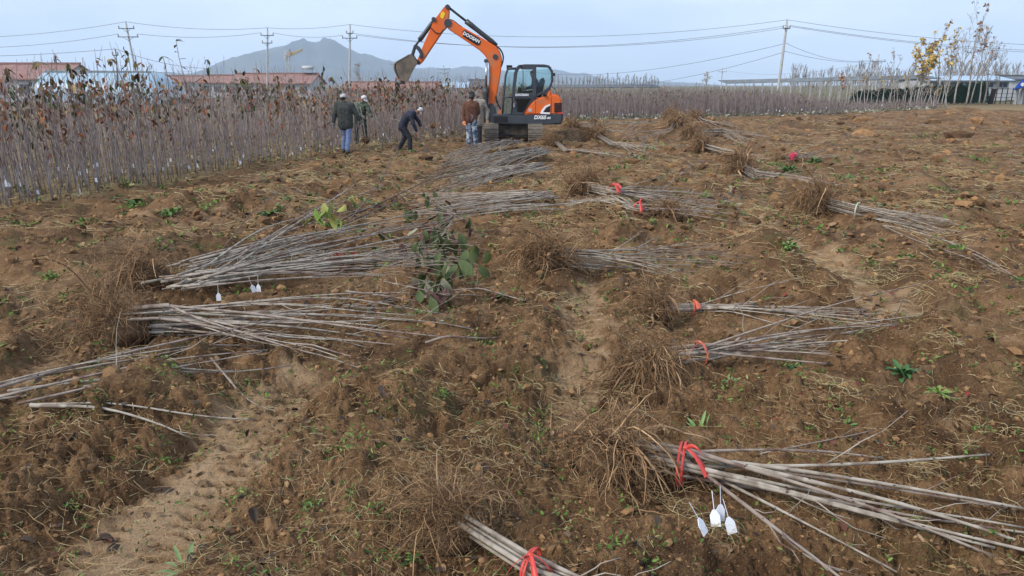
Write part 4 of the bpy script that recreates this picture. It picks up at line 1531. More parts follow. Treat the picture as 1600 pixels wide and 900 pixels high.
def stem_mesh(path, r0, r1, k=6, buds=True, rng=None, m0=None, bud_step=.085, twigs=3):
    mb = MB()
    n = len(path)
    t = np.linspace(0, 1, n)
    jit = 1 + (.10 * rng.normal(size=n) if rng is not None else 0 * t)
    mb.tubes(path, ((r0 + (r1 - r0) * t ** .9) * jit)[None], k)
    if twigs and rng is not None:
        for _ in range(rng.integers(0, twigs + 1)):
            i = int(rng.integers(n // 3, n - 1))
            d = path[i] - path[i - 1]
            d = d / (np.linalg.norm(d) + 1e-9)
            v = d + rng.normal(0, .33, 3) + np.array((0, 0, .12))
            v /= np.linalg.norm(v)
            L = rng.uniform(.12, .5)
            tt = np.linspace(0, 1, 5)[:, None]
            tp = path[i] + v * L * tt + rng.normal(0, .012, (5, 3)) * tt + d * .1 * L * tt ** 2
            tp[:, 2] = np.maximum(tp[:, 2], H(tp[:, 0], tp[:, 1]) + .012)
            rr = (r0 + (r1 - r0) * i / n) * .5
            mb.tubes(tp, (rr * (1 - .65 * tt[:, 0]))[None], 4)
    if buds:
        seg = np.linalg.norm(np.diff(path, axis=0), axis=1)
        L = np.concatenate(([0], np.cumsum(seg)))
        s = np.arange(.15, L[-1], bud_step)
        a = 0.0
        for q in s:
            i = min(n - 2, int(np.searchsorted(L, q)) - 1)
            f = (q - L[i]) / max(seg[i], 1e-6)
            p = path[i] + (path[i + 1] - path[i]) * f
            d = (path[i + 1] - path[i]) / max(seg[i], 1e-6)
            rr = r0 + (r1 - r0) * (q / L[-1])
            a += 2.4 + (rng.uniform(-.3, .3) if rng is not None else 0)
            side = np.cross(d, (0, 0, 1.0))
            side /= np.linalg.norm(side) + 1e-9
            up = np.cross(side, d)
            o = side * math.cos(a) + up * math.sin(a)
            tip = p + o * (rr + .007) + d * .012
            w = np.cross(d, o) * max(rr * .55, .004)
            b0 = p + o * rr * .75
            mb.add([b0 - d * .007, b0 + w, b0 + d * .006, b0 - w, tip], np.array([(0, 1, 4), (1, 2, 4), (2, 3, 4), (3, 0, 4)]), 1)
    return mb


def root_mass(c, dirn, Rr, n_thick, n_fine, rng, lift=.5, fine_r=.0016, flat_=.8, up=.35, seglen=8):
    """ragged spray of forked roots from the crown c, away from dirn, with crumbs of soil caught in it"""
    mb = MB()
    c = np.asarray(c, float)
    d = np.array((dirn[0], dirn[1], 0.0))
    d /= np.linalg.norm(d)
    lobes = rng.normal(size=(5, 3))
    lobes[:, 2] = lobes[:, 2] * .6 + up + .25
    lobes -= d * .7
    lobes /= np.linalg.norm(lobes, axis=1, keepdims=True)

    def grow(st, v, L, r0, curl, dark, seglen=seglen):
        cnt = len(st)
        p, cur, P = st.copy(), v.copy(), [st.copy()]
        for s in range(seglen):
            cur = cur + rng.normal(0, curl, (cnt, 3)) + np.array((0, 0, -.08 - .05 * s))
            cur /= np.linalg.norm(cur, axis=1, keepdims=True)
            p = p + cur * (L / seglen)[:, None]
            hz = H(p[:, 0], p[:, 1]) + .010
            low = p[:, 2] < hz
            p[low, 2] = hz[low]
            cur[low, 2] = np.abs(cur[low, 2]) * .3
            P.append(p.copy())
        P = np.stack(P, 1)
        tt = np.linspace(0, 1, seglen + 1)
        rad = r0[:, None] * (1 - .72 * tt)[None]
        tint = pick([(1, 1, 1), (.6, .56, .52), (1.25, 1.2, 1.1), (.36, .32, .29), (.8, .7, .6), (.45, .4, .36)], cnt, rng, .2) * dark
        mb.tubes(P, rad, 3, tint=tint, cap=False)
        return P
    def start(cnt, spread, w):
        lb = lobes[rng.integers(0, 5, cnt)]
        v = lb * w + rng.normal(size=(cnt, 3)) * np.array((.6, .6, .5)) - d * .2
        v /= np.linalg.norm(v, axis=1, keepdims=True)
        st = c + rng.normal(0, spread, (cnt, 3)) * Rr * np.array((1, 1, .7)) + lb * Rr * rng.uniform(0, .25, (cnt, 1))
        return st, v
    if n_thick:
        st, v = start(n_thick, .09, 1.3)
        r0 = fine_r * 2.6 * rng.lognormal(0, .45, n_thick)
        P = grow(st, v, Rr * 1.3 * rng.uniform(.25, 1.2, n_thick), r0, .17, 1.0)
        k = n_thick * 3          # forks
        a, b = rng.integers(0, n_thick, k), rng.integers(2, 8, k)
        q = P[a, b]
        dv = P[a, b] - P[a, b - 1]
        dv = dv / (np.linalg.norm(dv, axis=1, keepdims=True) + 1e-9) + rng.normal(0, .55, (k, 3))
        dv /= np.linalg.norm(dv, axis=1, keepdims=True)
        grow(q, dv, Rr * .5 * rng.uniform(.2, 1.1, k), r0[a] * .5, .3, .95, 5)
    if n_fine:
        st, v = start(n_fine, .20, .8)
        grow(st, v, Rr * rng.uniform(.2, .95, n_fine), fine_r * rng.lognormal(-.1, .35, n_fine), .5, .92, 6)
    k = max(20, n_fine // 5)     # soil caught in the roots
    iv, fi = _knot(np.zeros(3), 1.0)
    sz = np.minimum(Rr * .014 * rng.lognormal(0, .5, k), .016 + .0006 * c[1])
    ctr = c + rng.normal(0, .30, (k, 3)) * Rr * np.array((1, 1, .55)) + lobes[rng.integers(0, 5, k)] * Rr * .2
    ctr[:, 2] = np.maximum(ctr[:, 2], H(ctr[:, 0], ctr[:, 1]) + .01)
    V = iv[None] * rng.uniform(.6, 1.4, (k, len(iv), 1)) * sz[:, None, None] + ctr[:, None, :]
    mb.add(V.reshape(-1, 3), (fi[None] + (np.arange(k) * len(iv))[:, None, None]).reshape(-1, 3), 0, np.repeat(pick([(.42, .36, .3), (.6, .5, .42)], k, rng), len(iv), 0))
    return mb


def clod_mesh(c, rx, ry, rz, seed):
    bm = bmesh.new()
    bmesh.ops.create_icosphere(bm, subdivisions=3, radius=1.0)
    for v in bm.verts:
        q = v.co
        k = 1 + .28 * float(gnoise(q.x * 2.1 + seed, q.y * 2.1 + q.z * 1.7, seed)) + .14 * float(gnoise(q.x * 5 + q.z * 4, q.y * 5 - q.z * 3, seed + 1))
        v.co = Vector((c[0] + q.x * rx * k, c[1] + q.y * ry * k, c[2] + q.z * rz * k))
    V = np.array([v.co[:] for v in bm.verts])
    F = np.array([[v.index for v in f.verts] for f in bm.faces])
    bm.free()
    return MB().add(V, F)


def ribbon_mesh(c, d, rad, rng, tails=2, tl=.09, w=.012, bow=True):
    """a plastic strip wound round the stems, with knot and loose tails"""
    d = np.asarray(d, float)
    d /= np.linalg.norm(d)
    side = np.cross(d, (0, 0, 1.0))
    side /= np.linalg.norm(side)
    up = np.cross(side, d)
    mb = MB()
    n = 20
    for q in range(2):
        a = np.linspace(0, 2 * math.pi, n + 1)
        ph = rng.uniform(-.015, .015)
        rr = rad * (1.04 + .05 * np.sin(a * 3 + q))
        ctr = c + d * ph
        P = ctr + rr[:, None] * (np.cos(a)[:, None] * side + np.sin(a)[:, None] * up)
        tw = .35 * np.sin(a * 1.0 + q)[:, None]
        wd = d + tw * up
        V = np.concatenate((P - wd * w * .5, P + wd * w * .5, P - wd * w * .5 + (P - ctr) * .03, P + wd * w * .5 + (P - ctr) * .03))
        m = n + 1
        F = []
        for i in range(n):
            F += [(2 * m + i, 2 * m + i + 1, 3 * m + i + 1, 3 * m + i), (i, m + i, m + i + 1, i + 1), (m + i, 3 * m + i, 3 * m + i + 1, m + i + 1), (i, i + 1, 2 * m + i + 1, 2 * m + i)]
        mb.add(V, np.array(F))
    kn = c + up * rad * 1.1 - side * 0 + np.array((0, -rad * .4, 0))
    mb.add(*_knot(kn, w * 1.1))
    for t in range(tails):
        m = 7
        tt = np.linspace(0, 1, m)
        dirn = side * rng.uniform(-1, 1) + d * rng.uniform(-.9, .9) + np.array((0, -.7, rng.uniform(-.1, .5)))
        dirn /= np.linalg.norm(dirn)
        P = kn + dirn * (tl * tt)[:, None] + np.array((0, 0, -1.0)) * (tl * .75 * tt ** 2)[:, None]
        P[:, 2] = np.maximum(P[:, 2], H(P[:, 0], P[:, 1]) + .008)
        wv = np.cross(dirn, rng.normal(size=3))
        wv /= np.linalg.norm(wv)
        ww = (w * (.6 + .9 * tt))[:, None]
        th = np.cross(dirn, wv) * .0012
        V = np.concatenate((P - wv * ww - th, P + wv * ww - th, P + wv * ww * .98 + th, P - wv * ww * .98 + th))
        F = []
        for i in range(m - 1):
            F += [(i, m + i, m + i + 1, i + 1), (2 * m + i, 3 * m + i, 3 * m + i + 1, 2 * m + i + 1), (m + i, 2 * m + i, 2 * m + i + 1, m + i + 1), (3 * m + i, i, i + 1, 3 * m + i + 1)]
        mb.add(V, np.array(F))
    return mb


def _knot(c, r):
    bm = bmesh.new()
    bmesh.ops.create_icosphere(bm, subdivisions=1, radius=r)
    V = np.array([v.co[:] for v in bm.verts]) * (1.2, 1.0, .8) + c
    F = np.array([[v.index for v in f.verts] for f in bm.faces])
    bm.free()
    return V, F


def bundle(label, tie, tips, root=None, n=None, r0=.013, r1=.005, rb=.05, ribbon=None, root_R=.25, thick=30, fine=220, seed=0, raise_=0.0, name="sapling_bundle", group=None,
           crown_back=.16, sides=6, buds=True, tails=2, tl=.09, tip_lift=.03, mats=None, wig=.02, fine_r=.0016, clod=True, up=.35, rw=.012, npt=12, back=True, bud_step=.085, tip_jit=.03):
    """tie: pixel of the tied butt end; tips: list of (px, py, lift) pixel tips (repeated / jittered up to n)"""
    rng = np.random.default_rng(1000 + seed)
    T = ground(*tie)
    mean_tip = np.mean([ground(p[0], p[1]) for p in tips], axis=0)
    d = mean_tip - T
    d[2] = 0
    d /= np.linalg.norm(d)
    tie_c = T + np.array((0, 0, rb + .015 + raise_))
    side = np.array((-d[1], d[0], 0))
    root_c = tie_c - d * crown_back + np.array((0, 0, .02))
    if root is not None:
        q = ground(*root)
        root_c = np.array((q[0], q[1], max(q[2] + root_R * .45, tie_c[2] * .5 + .5 * (q[2] + root_R * .4))))
    base = np.array((T[0], T[1], T[2]))
    o = thing(name, label, "sapling bundle" if n is None or n > 1 else "sapling", tuple(base), group)
    n = n or len(tips)
    mats = mats or [MAT_LSTEM, MAT_LSTEM, MAT_LSTEM2]
    for k in range(n):
        tp = tips[k % len(tips)]
        g = ground(tp[0], tp[1])
        lift = tp[2] if len(tp) > 2 else tip_lift
        if lift > .12:      # a raised tip: stand it where the pixel ray meets that height
            g = flat(tp[0], tp[1], g[2] + lift)
            g[2] -= lift
        if k >= len(tips):
            sp = np.linalg.norm(g - T)
            g = g + d * rng.normal(-.10, .12) * sp + side * rng.normal(0, tip_jit) * sp
            g[2] = float(H(g[0], g[1]))
            lift = max(.015, lift * rng.uniform(.3, 1.1)) if lift < .12 else rng.uniform(.01, .06)
        a, rr = rng.uniform(0, 6.28), rb * math.sqrt(rng.uniform(0, 1))
        off = side * math.cos(a) * rr + np.array((0, 0, math.sin(a) * rr))
        if not back:
            off = off * (2.0, 2.0, .45)
        p0 = root_c * .8 + (tie_c - d * crown_back) * .2 + off * .9 if back else tie_c + off
        if not back:
            sh = d * rng.uniform(-.30, .25) + side * rng.normal(0, .05)
            p0, off = p0 + sh, off + sh
        p1 = tie_c + off
        p2 = g + np.array((0, 0, lift + r1))
        t = np.linspace(0, 1, npt)[:, None]
        main = p1 + (p2 - p1) * t
        L = np.linalg.norm(p2 - p1)
        ph = rng.uniform(0, 6.28, 2)
        bow = rng.normal(0, wig) * L
        main = main + side * (bow * np.sin(math.pi * t) + .4 * wig * L * np.sin(7 * t + ph[0]) * t * (1 - t) * 2) + np.array((0, 0, 1.0)) * (.25 * wig * L * np.sin(5 * t + ph[1]) * t * (1 - t) * 2 + .03 * L * np.sin(math.pi * t) * rng.uniform(-.2, .9))
        path = np.concatenate((p0[None], main)) if back else main
        s = rng.uniform(.55, 1.25)
        path = lay(path, r1 + .3 * (r0 - r1))
        stem_mesh(path, r0 * s, r1 * max(s, .8), sides, buds, rng, bud_step=bud_step).build("stem", [mats[rng.integers(0, len(mats))], MAT_BUD], o, loc=base)
    if root_R > 0 and (thick or fine):
        if clod:
            clod_mesh(root_c - np.array((0, 0, .25 * root_R)), root_R * .55, root_R * .5, root_R * .46, seed + 3).build("soil_clod", [MAT_CLOD], o, loc=base)
        root_mass(root_c, d, root_R * 1.45, int(thick * 1.3), int(fine * 2.0), rng, fine_r=fine_r, up=up).build("root_ball", [MAT_ROOT], o, loc=base)
    if ribbon is not None:
        ribbon_mesh(tie_c, d, rb * 1.15 + r0, rng, tails, tl, rw).build("ribbon", [ribbon], o, loc=base)
    return o, tie_c, base


def hang_tag(o, base, p, rz, s=1.0, tilt=0.0):
    l = put("label_tag", TAG_ME, o)
    l.location = np.asarray(p) - base
    l.rotation_euler = (tilt, random.uniform(-.3, .3), rz)
    l.scale = (s, s, s)


# --- the big bundle in the right foreground
o, tc, b = bundle("foreground bundle with long red ribbon, thick pale stems and four white labels", (1064, 752),
                  [(1540, 738, .10), (1630, 866, .02), (1640, 845, .02), (1570, 808, .05), (1620, 812, .04), (1400, 905, .03), (1330, 925, .02), (1600, 835, .03), (1650, 880, .02), (1550, 880, .03)],
                  root=(950, 735), n=12, r0=.0125, r1=.0055, rb=.085, ribbon=MAT_RED, root_R=.29, thick=70, fine=520, seed=1, sides=8, tails=2, tl=.13, wig=.02, rw=.014, bud_step=.10, tip_jit=.05, fine_r=.0019)
for k, (px, py, rz) in enumerate(((1088, 828, .9), (1112, 814, -.3), (1122, 806, .25), (1134, 826, .1))):
    g = ground(px, py)
    hang_tag(o, b, g + np.array((0, -.02, .075)), rz, 1.45, -.5 if k == 0 else -.25)
# --- bundle cut by the bottom edge
bundle("bundle with big red bow cut off by the bottom edge", (828, 908), [(1010, 968, .02), (1080, 1000, .02), (960, 975, .02)], root=(712, 842), n=9, r0=0.0115, r1=0.0066, rb=.055, ribbon=MAT_RED,
       root_R=.25, thick=38, fine=520, seed=2, sides=8, tails=4, tl=.10, rw=.011, fine_r=.0013, up=.75, bud_step=.12)
# --- right middle
bundle("bundle with orange red tie and one stem pointing high to the right", (1090, 570), [(1432, 446, .28), (1435, 514, .10), (1350, 520, .05), (1345, 540, .04), (1300, 545, .04), (1330, 528, .03), (1305, 560, .03), (1290, 575, .03)],
       root=(1025, 585), n=14, r0=0.0112, r1=0.0043, rb=.07, ribbon=MAT_ORANGE, root_R=.29, thick=70, fine=460, seed=3, sides=7, wig=.012, tip_jit=.03, fine_r=.0019, tl=.07)
bundle("bundle with orange knot lying just beyond the high pointing stem", (1082, 492), [(1232, 440, .20), (1380, 497, .03), (1350, 490, .04), (1400, 508, .03), (1320, 500, .03), (1370, 515, .03)],
       root=(1025, 500), n=13, r0=0.0097, r1=0.0033, rb=.055, ribbon=MAT_ORANGE, root_R=.27, thick=45, fine=330, seed=4, wig=.012, tip_jit=.02, fine_r=.002, tl=.08)
bundle("thick rooted bundle with pale twine band on the right mound", (1337, 342), [(1510, 358, .03), (1500, 350, .03), (1480, 352, .03), (1460, 362, .02), (1520, 368, .02)],
       root=(1280, 333), n=22, r0=0.0086, r1=0.0033, rb=.10, ribbon=MAT_PALE, root_R=.42, thick=60, fine=420, seed=5, sides=5, buds=False, tails=0, fine_r=.0035)
bundle("bundle with bright red ribbon in the centre of the field", (958, 311), [(1130, 308, .05), (1135, 318, .04), (1120, 326, .04), (1080, 262, .5), (1140, 332, .04)],
       root=(910, 305), n=24, r0=0.0101, r1=0.0040, rb=.10, ribbon=MAT_RED, root_R=.40, thick=50, fine=420, seed=6, sides=5, buds=False, tl=.16, rw=.03, fine_r=.0035, up=.6)
bundle("bundle with small red knot below the central bright ribbon", (998, 333), [(878, 312, .05), (870, 322, .04), (890, 318, .04), (1140, 334, .05), (1125, 338, .03)],
       root=(1042, 340), n=18, r0=0.0094, r1=0.0040, rb=.07, ribbon=MAT_RED, root_R=.26, thick=30, fine=260, seed=7, sides=5, buds=False, tl=.16, rw=.022, fine_r=.003, back=False)
bundle("untied bundle fanning out behind the central wheel mark", (928, 425), [(1150, 380, .22), (1130, 400, .12), (1160, 418, .06), (1090, 440, .04), (1060, 432, .04), (1110, 372, .3), (1030, 380, .1), (1180, 408, .05)],
       root=(858, 425), n=20, r0=0.0086, r1=0.0026, rb=.12, ribbon=None, root_R=.38, thick=40, fine=380, seed=8, sides=5, buds=False, wig=.03, fine_r=.003, tip_jit=.05, up=.5)
bundle("bundle lying right of the digger with roots piled behind it", (884, 240), [(975, 243, .03), (968, 246, .03)], root=(868, 228), n=12, r0=0.0144, r1=0.0066, rb=.10, root_R=.42, thick=25, fine=220, seed=9, sides=5, buds=False, fine_r=.005)
bundle("large tangled root bundle right behind the digger's right track", (955, 232), [(1010, 240, .03), (1030, 234, .03)], root=(932, 222), n=12, r0=0.0144, r1=0.0066, rb=.12, root_R=.55, thick=25, fine=260, seed=10, sides=5, buds=False, fine_r=.006, up=.7)
bundle("bundle with dark upright root tuft in the field's middle distance", (1122, 242), [(1196, 250, .03), (1190, 254, .02)], root=(1097, 238), n=12, r0=0.0144, r1=0.0066, rb=.10, root_R=.46, thick=25, fine=260, seed=11, sides=5, buds=False, fine_r=.005, up=.8)
bundle("bundle with tall pale root spray left of the green weeds", (1183, 284), [(1300, 288, .03), (1290, 294, .02), (1310, 292, .02)], root=(1158, 275), n=18, r0=0.0115, r1=0.0053, rb=.11, root_R=.46, thick=35, fine=330, seed=12, sides=5, buds=False, fine_r=.004, up=.9)
bundle("small bundle with crimson tie in the right middle distance", (1241, 250), [(1315, 226, .25), (1320, 243, .04), (1305, 246, .03), (1290, 222, .3)], root=(1218, 252), n=9, r0=0.0101, r1=0.0046, rb=.06, ribbon=MAT_PINK, root_R=.25, thick=20, fine=140, seed=13, sides=5, buds=False, tl=.22, rw=.05, fine_r=.004)
bundle("root tuft bundle on the ridge left of the far stem heaps", (1048, 208), [(1000, 226, .03), (985, 222, .03)], root=(1055, 204), n=8, r0=0.0158, r1=0.0079, rb=.10, root_R=.55, thick=20, fine=220, seed=14, sides=4, buds=False, fine_r=.007, up=.7)
bundle("far root tuft bundle on the ridge line left of the middle", (1042, 196), [(985, 203, .03), (975, 206, .03)], root=(1045, 189), n=8, r0=0.0158, r1=0.0079, rb=.10, root_R=.6, thick=20, fine=180, seed=15, sides=4, buds=False, fine_r=.008, up=.7)
bundle("far root tuft bundle on the ridge line right of the middle", (1098, 196), [(1140, 206, .03), (1150, 200, .03)], root=(1090, 192), n=8, r0=0.0158, r1=0.0079, rb=.10, root_R=.55, thick=20, fine=180, seed=16, sides=4, buds=False, fine_r=.008, up=.7)
bundle("low root tuft bundle among dry stems beyond the crimson tie", (1128, 214), [(1180, 222, .03), (1200, 215, .03), (1170, 228, .03)], root=(1080, 218), n=16, r0=0.0144, r1=0.0066, rb=.16, root_R=.5, thick=20, fine=180, seed=17, sides=4, buds=False, fine_r=.007, up=.5)
bundle("heap of pale stems on the rise right of the digger", (905, 203), [(1010, 198, .05), (985, 210, .05), (1000, 192, .3)], root=(898, 206), n=16, r0=0.0144, r1=0.0066, rb=.15, root_R=.5, thick=20, fine=180, seed=18, sides=4, buds=False, fine_r=.007, up=.5, tip_jit=.08)

# --- the long heap behind the leafy top (several loads laid side by side)
bundle("grey stem heap nearest the digger's tracks", (800, 232), [(690, 262, .06), (700, 250, .08), (705, 256, .05), (730, 244, .1)], n=46, r0=0.0130, r1=0.0053, rb=.20, root_R=.0, thick=0, fine=0, seed=20, sides=4, buds=False, tip_jit=.07, wig=.03, back=False, name="stem_heap")
bundle("grey stem heap, second from the digger's tracks", (845, 246), [(700, 282, .05), (715, 272, .08), (700, 268, .06), (720, 290, .04)], n=50, r0=0.0122, r1=0.0046, rb=.20, ribbon=None, root_R=0, thick=0, fine=0, seed=21, sides=4, buds=False, tip_jit=.07, wig=.03, back=False, name="stem_heap")
bundle("wide grey stem heap, third from the digger's tracks", (838, 275), [(690, 300, .05), (700, 290, .06), (680, 285, .1)], n=50, r0=0.0115, r1=0.0046, rb=.20, root_R=0, thick=0, fine=0, seed=22, sides=4, buds=False, tip_jit=.08, wig=.03, back=False, name="stem_heap")
bundle("flat stem heap just behind the leafy top", (845, 318), [(650, 318, .05), (640, 325, .04), (655, 308, .05), (640, 335, .03)], n=38, r0=0.0101, r1=0.0040, rb=.14, root_R=0, thick=0, fine=0, seed=23, sides=5, buds=False, tip_jit=.05, wig=.025, back=False, name="stem_heap")
bundle("scattered short stems on the low edge of the long heap", (850, 335), [(690, 340, .04), (700, 330, .05), (660, 342, .03)], n=16, r0=0.0086, r1=0.0033, rb=.12, root_R=0, thick=0, fine=0, seed=24, sides=5, buds=False, tip_jit=.06, wig=.03, back=False, name="stem_heap")

# --- left pile
o, tc, b = bundle("big left pile of pale stems with white labels and upright long stems", (300, 470), [(600, 290, .42), (745, 330, .16), (560, 352, .22), (720, 372, .06), (705, 385, .05), (690, 398, .05), (735, 410, .04), (700, 420, .04), (520, 388, .10)],
                  root=(232, 452), n=46, r0=0.0119, r1=0.0040, rb=.15, root_R=.42, thick=40, fine=420, seed=30, sides=6, wig=.05, tip_jit=.10, back=False, raise_=.03)
for px, py, rz in ((343, 466, .1), (374, 421, -.3), (395, 453, .4), (405, 452, -.2)):
    g = ground(px, py + 8)
    hang_tag(o, b, g + np.array((0, 0, .10)), rz, 1.35)
bundle("upper left stems propped over the big left pile", (285, 425), [(740, 318, .14), (500, 362, .18), (690, 352, .08), (650, 345, .1)], n=8, r0=0.0122, r1=0.0046, rb=.06, root_R=0, thick=0, fine=0, seed=31, sides=6, wig=.03, back=False, name="stem_heap", tip_jit=.04)
bundle("left middle bundle of pale stems spread across the soil", (262, 528), [(695, 512, .03), (692, 500, .05), (640, 535, .03), (615, 545, .03), (650, 505, .06), (590, 572, .02), (600, 520, .05), (560, 580, .02)],
       root=(195, 535), n=20, r0=0.0119, r1=0.0040, rb=.14, root_R=.40, thick=40, fine=420, seed=32, sides=6, wig=.06, tip_jit=.09, raise_=.01)
bundle("few long stems just above the left middle bundle", (262, 498), [(640, 488, .04), (700, 470, .04), (600, 500, .04)], n=5, r0=0.0094, r1=0.0033, rb=.04, root_R=0, thick=0, fine=0, seed=33, sides=6, wig=.02, back=False, name="stem_heap")
bundle("left foreground saplings crossing the frame's left edge", (-40, 642), [(455, 578, .03), (430, 500, .22), (420, 560, .06), (300, 562, .1)], n=6, r0=0.0108, r1=0.0040, rb=.07, root_R=0, thick=0, fine=0, seed=34, sides=7, wig=.02, back=False, bud_step=.1)
bundle("lowest left saplings with curved butts at the left edge", (8, 660), [(300, 692, .02), (400, 664, .03), (412, 575, .12)], n=3, r0=0.0115, r1=0.0043, rb=.05, root_R=0, thick=0, fine=0, seed=35, sides=7, wig=.03, back=False, bud_step=.1)
bundle("two loose stems lying beyond the twine banded bundle", (1385, 360), [(1560, 420, .03), (1600, 442, .03)], n=2, r0=0.0086, r1=0.0033, rb=.03, root_R=0, thick=0, fine=0, seed=36, sides=5, wig=.05, back=False, name="stem_heap")


def stick(label, pts, r0=.011, r1=.004, m=None, name="loose_stem"):
    """a single loose stem; pts = (px, py, height above ground)"""
    P = []
    for px, py, hgt in pts:
        g = ground(px, py)
        if hgt > 0:
            z = g[2] + hgt
            g = flat(px, py, z)
        P.append((g[0], g[1], float(H(g[0], g[1])) + max(hgt, 0) + r0) if hgt <= 0 else tuple(g))
    P = np.array(P)
    t = np.linspace(0, 1, len(P))
    tt = np.linspace(0, 1, 14)
    path = np.stack([np.interp(tt, t, P[:, k]) for k in range(3)], 1)
    for k in range(3):
        path[:, k] = smooth1(path[:, k], 2)
    path = lay(path, r1)
    o = stem_mesh(path, r0, r1, 6, True, np.random.default_rng(len(label))).build(name, [m or MAT_LSTEM2, MAT_BUD], loc=path[0])
    tag(o, label, "stem")
    return o


stick("dark stem standing up steeply left of the leafy top", [(545, 348, 0), (590, 290, .35), (622, 232, .75)], .013, .006, MAT_DSTEM)
stick("long dark stem slanting from the pile towards the workers", [(528, 350, 0), (610, 310, .15), (700, 265, .2), (760, 258, .1)], .016, .007, MAT_DSTEM)
stick("second dark stem lying along the long slanting one", [(545, 350, 0), (610, 318, .12), (690, 275, .15)], .012, .006, MAT_DSTEM)
stick("thick pale stem slanting high from the left pile's butt end", [(286, 470, .04), (360, 420, .15), (450, 358, .34), (552, 290, .5)], .019, .006, MAT_LSTEM)
stick("slim curved twig rising at the left of the big pile", [(332, 412, 0), (370, 360, .2), (400, 325, .32), (448, 292, .42)], .009, .004, MAT_DSTEM)
stick("thin brown twig lying from the red ribbon to the upper right", [(1090, 735, .05), (1200, 708, .03), (1290, 688, .03), (1372, 674, 0)], .006, .003)
stick("thin twig poking from beneath the foreground bundle", [(1222, 838, .02), (1260, 875, 0), (1330, 905, 0)], .006, .004)
stick("bent twig in the right strip of soil", [(1385, 505, 0), (1405, 485, .05), (1412, 460, .12)], .008, .003, MAT_DSTEM)
stick("thin twig at the far right middle", [(1470, 375, 0), (1540, 405, .05), (1600, 440, .02)], .009, .004)
stick("second thin twig at the far right middle", [(1500, 385, .02), (1545, 420, .1), (1620, 470, .02)], .009, .004, MAT_DSTEM)
stick("thin stem standing out of the soil before the nursery workers", [(606, 244, 0), (616, 228, .25)], .012, .008)
stick("single stem lying right of the left middle bundle", [(665, 540, 0), (720, 533, 0), (780, 532, 0)], .010, .005)
stick("crooked twig crossing below the left middle bundle", [(330, 560, .05), (380, 620, .02), (420, 645, 0)], .008, .004)
stick("long thin stem slanting over the centre field", [(1000, 325, .03), (1050, 285, .2), (1080, 258, .35)], .010, .005)
stick("short stub standing up left in the orange tied bundle", [(1122, 556, .05), (1138, 543, .1), (1156, 528, .15)], .012, .010)
stick("second short stub standing up in the orange tied bundle", [(1165, 552, .05), (1173, 540, .1), (1181, 527, .15)], .010, .008)

# --- leafy shoots lying on the left pile
MAT_BIGLEAF = [mat("dull_green_leaf", (0.05, 0.075, 0.028), (0.10, 0.12, 0.045), scale=18, rough=0.65, spec=0.15),
               mat("purple_brown_leaf", (0.07, 0.035, 0.03), (0.11, 0.055, 0.045), scale=18, rough=0.65, spec=0.15),
               mat("pale_leaf_underside", (0.22, 0.22, 0.14), (0.28, 0.27, 0.19), scale=14, rough=0.7),
               mat("wine_red_leaf", (0.17, 0.025, 0.02), (0.24, 0.045, 0.03), scale=14, rough=0.65, spec=0.15),
               mat("fresh_green_leaf", (0.12, 0.22, 0.04), (0.20, 0.27, 0.06), scale=12, rough=0.6, spec=0.2),
               mat("yellow_green_leaf", (0.26, 0.28, 0.06), (0.33, 0.30, 0.08), scale=12, rough=0.5)]
BIG = [[leaf_mesh("leaf", m, b, w, f, s) for s, (b, w, f) in enumerate(((.7, .46, .22), (1.2, .42, .35), (.3, .48, .14), (-.6, .44, .25)))] for m in MAT_BIGLEAF]


def leafy_shoot(label, spots, stem_px, seed, size=.16, mats=(0,), name="leafy_shoot"):
    """spots: leaf pixels (px, py, height); the shoot's stem runs through stem_px"""
    rng = np.random.default_rng(seed)
    P = []
    for px, py, hgt in stem_px:
        g = ground(px, py)
        q = flat(px, py, g[2] + hgt)
        P.append(q)
    P = np.array(P)
    base = P[0].copy()
    o = thing(name, label, "leafy shoot", tuple(base))
    tt = np.linspace(0, 1, 12)
    t = np.linspace(0, 1, len(P))
    path = np.stack([np.interp(tt, t, P[:, k]) for k in range(3)], 1)
    stem_mesh(lay(path, .004), .010, .004, 6, True, rng).build("stem", [MAT_LSTEM2, MAT_BUD], o, loc=base)
    for px, py, hgt in spots:
        g = ground(px, py)
        q = flat(px, py, g[2] + hgt)
        near = path[np.argmin(np.linalg.norm(path - q, axis=1))]
        m = mats[rng.integers(0, len(mats))]
        l = put("leaf", BIG[m][rng.integers(0, 4)], o)
        l.location = q - base
        dv = q - near
        az = math.atan2(dv[1], dv[0]) - math.pi / 2 + rng.normal(0, .6) if np.linalg.norm(dv[:2]) > .02 else rng.uniform(0, 6.28)
        l.rotation_euler = (rng.normal(-1.15, .35), rng.normal(0, .35), rng.normal(0, .8) + (math.pi if rng.uniform() < .5 else 0))
        s = size * rng.uniform(.75, 1.2)
        l.scale = (s, s, s)
        tw = np.array([near, near * .4 + q * .6 + (0, 0, .01), q])
        MB().tubes(tw, .0025, 4).build("leaf_stalk", [MAT_LSTEM2], l).matrix_parent_inverse = Matrix.Identity(4)
        ch = l.children[0]
        ch.parent = o
        ch.name = "leaf_stalk"
        ch.location = -base
    return o


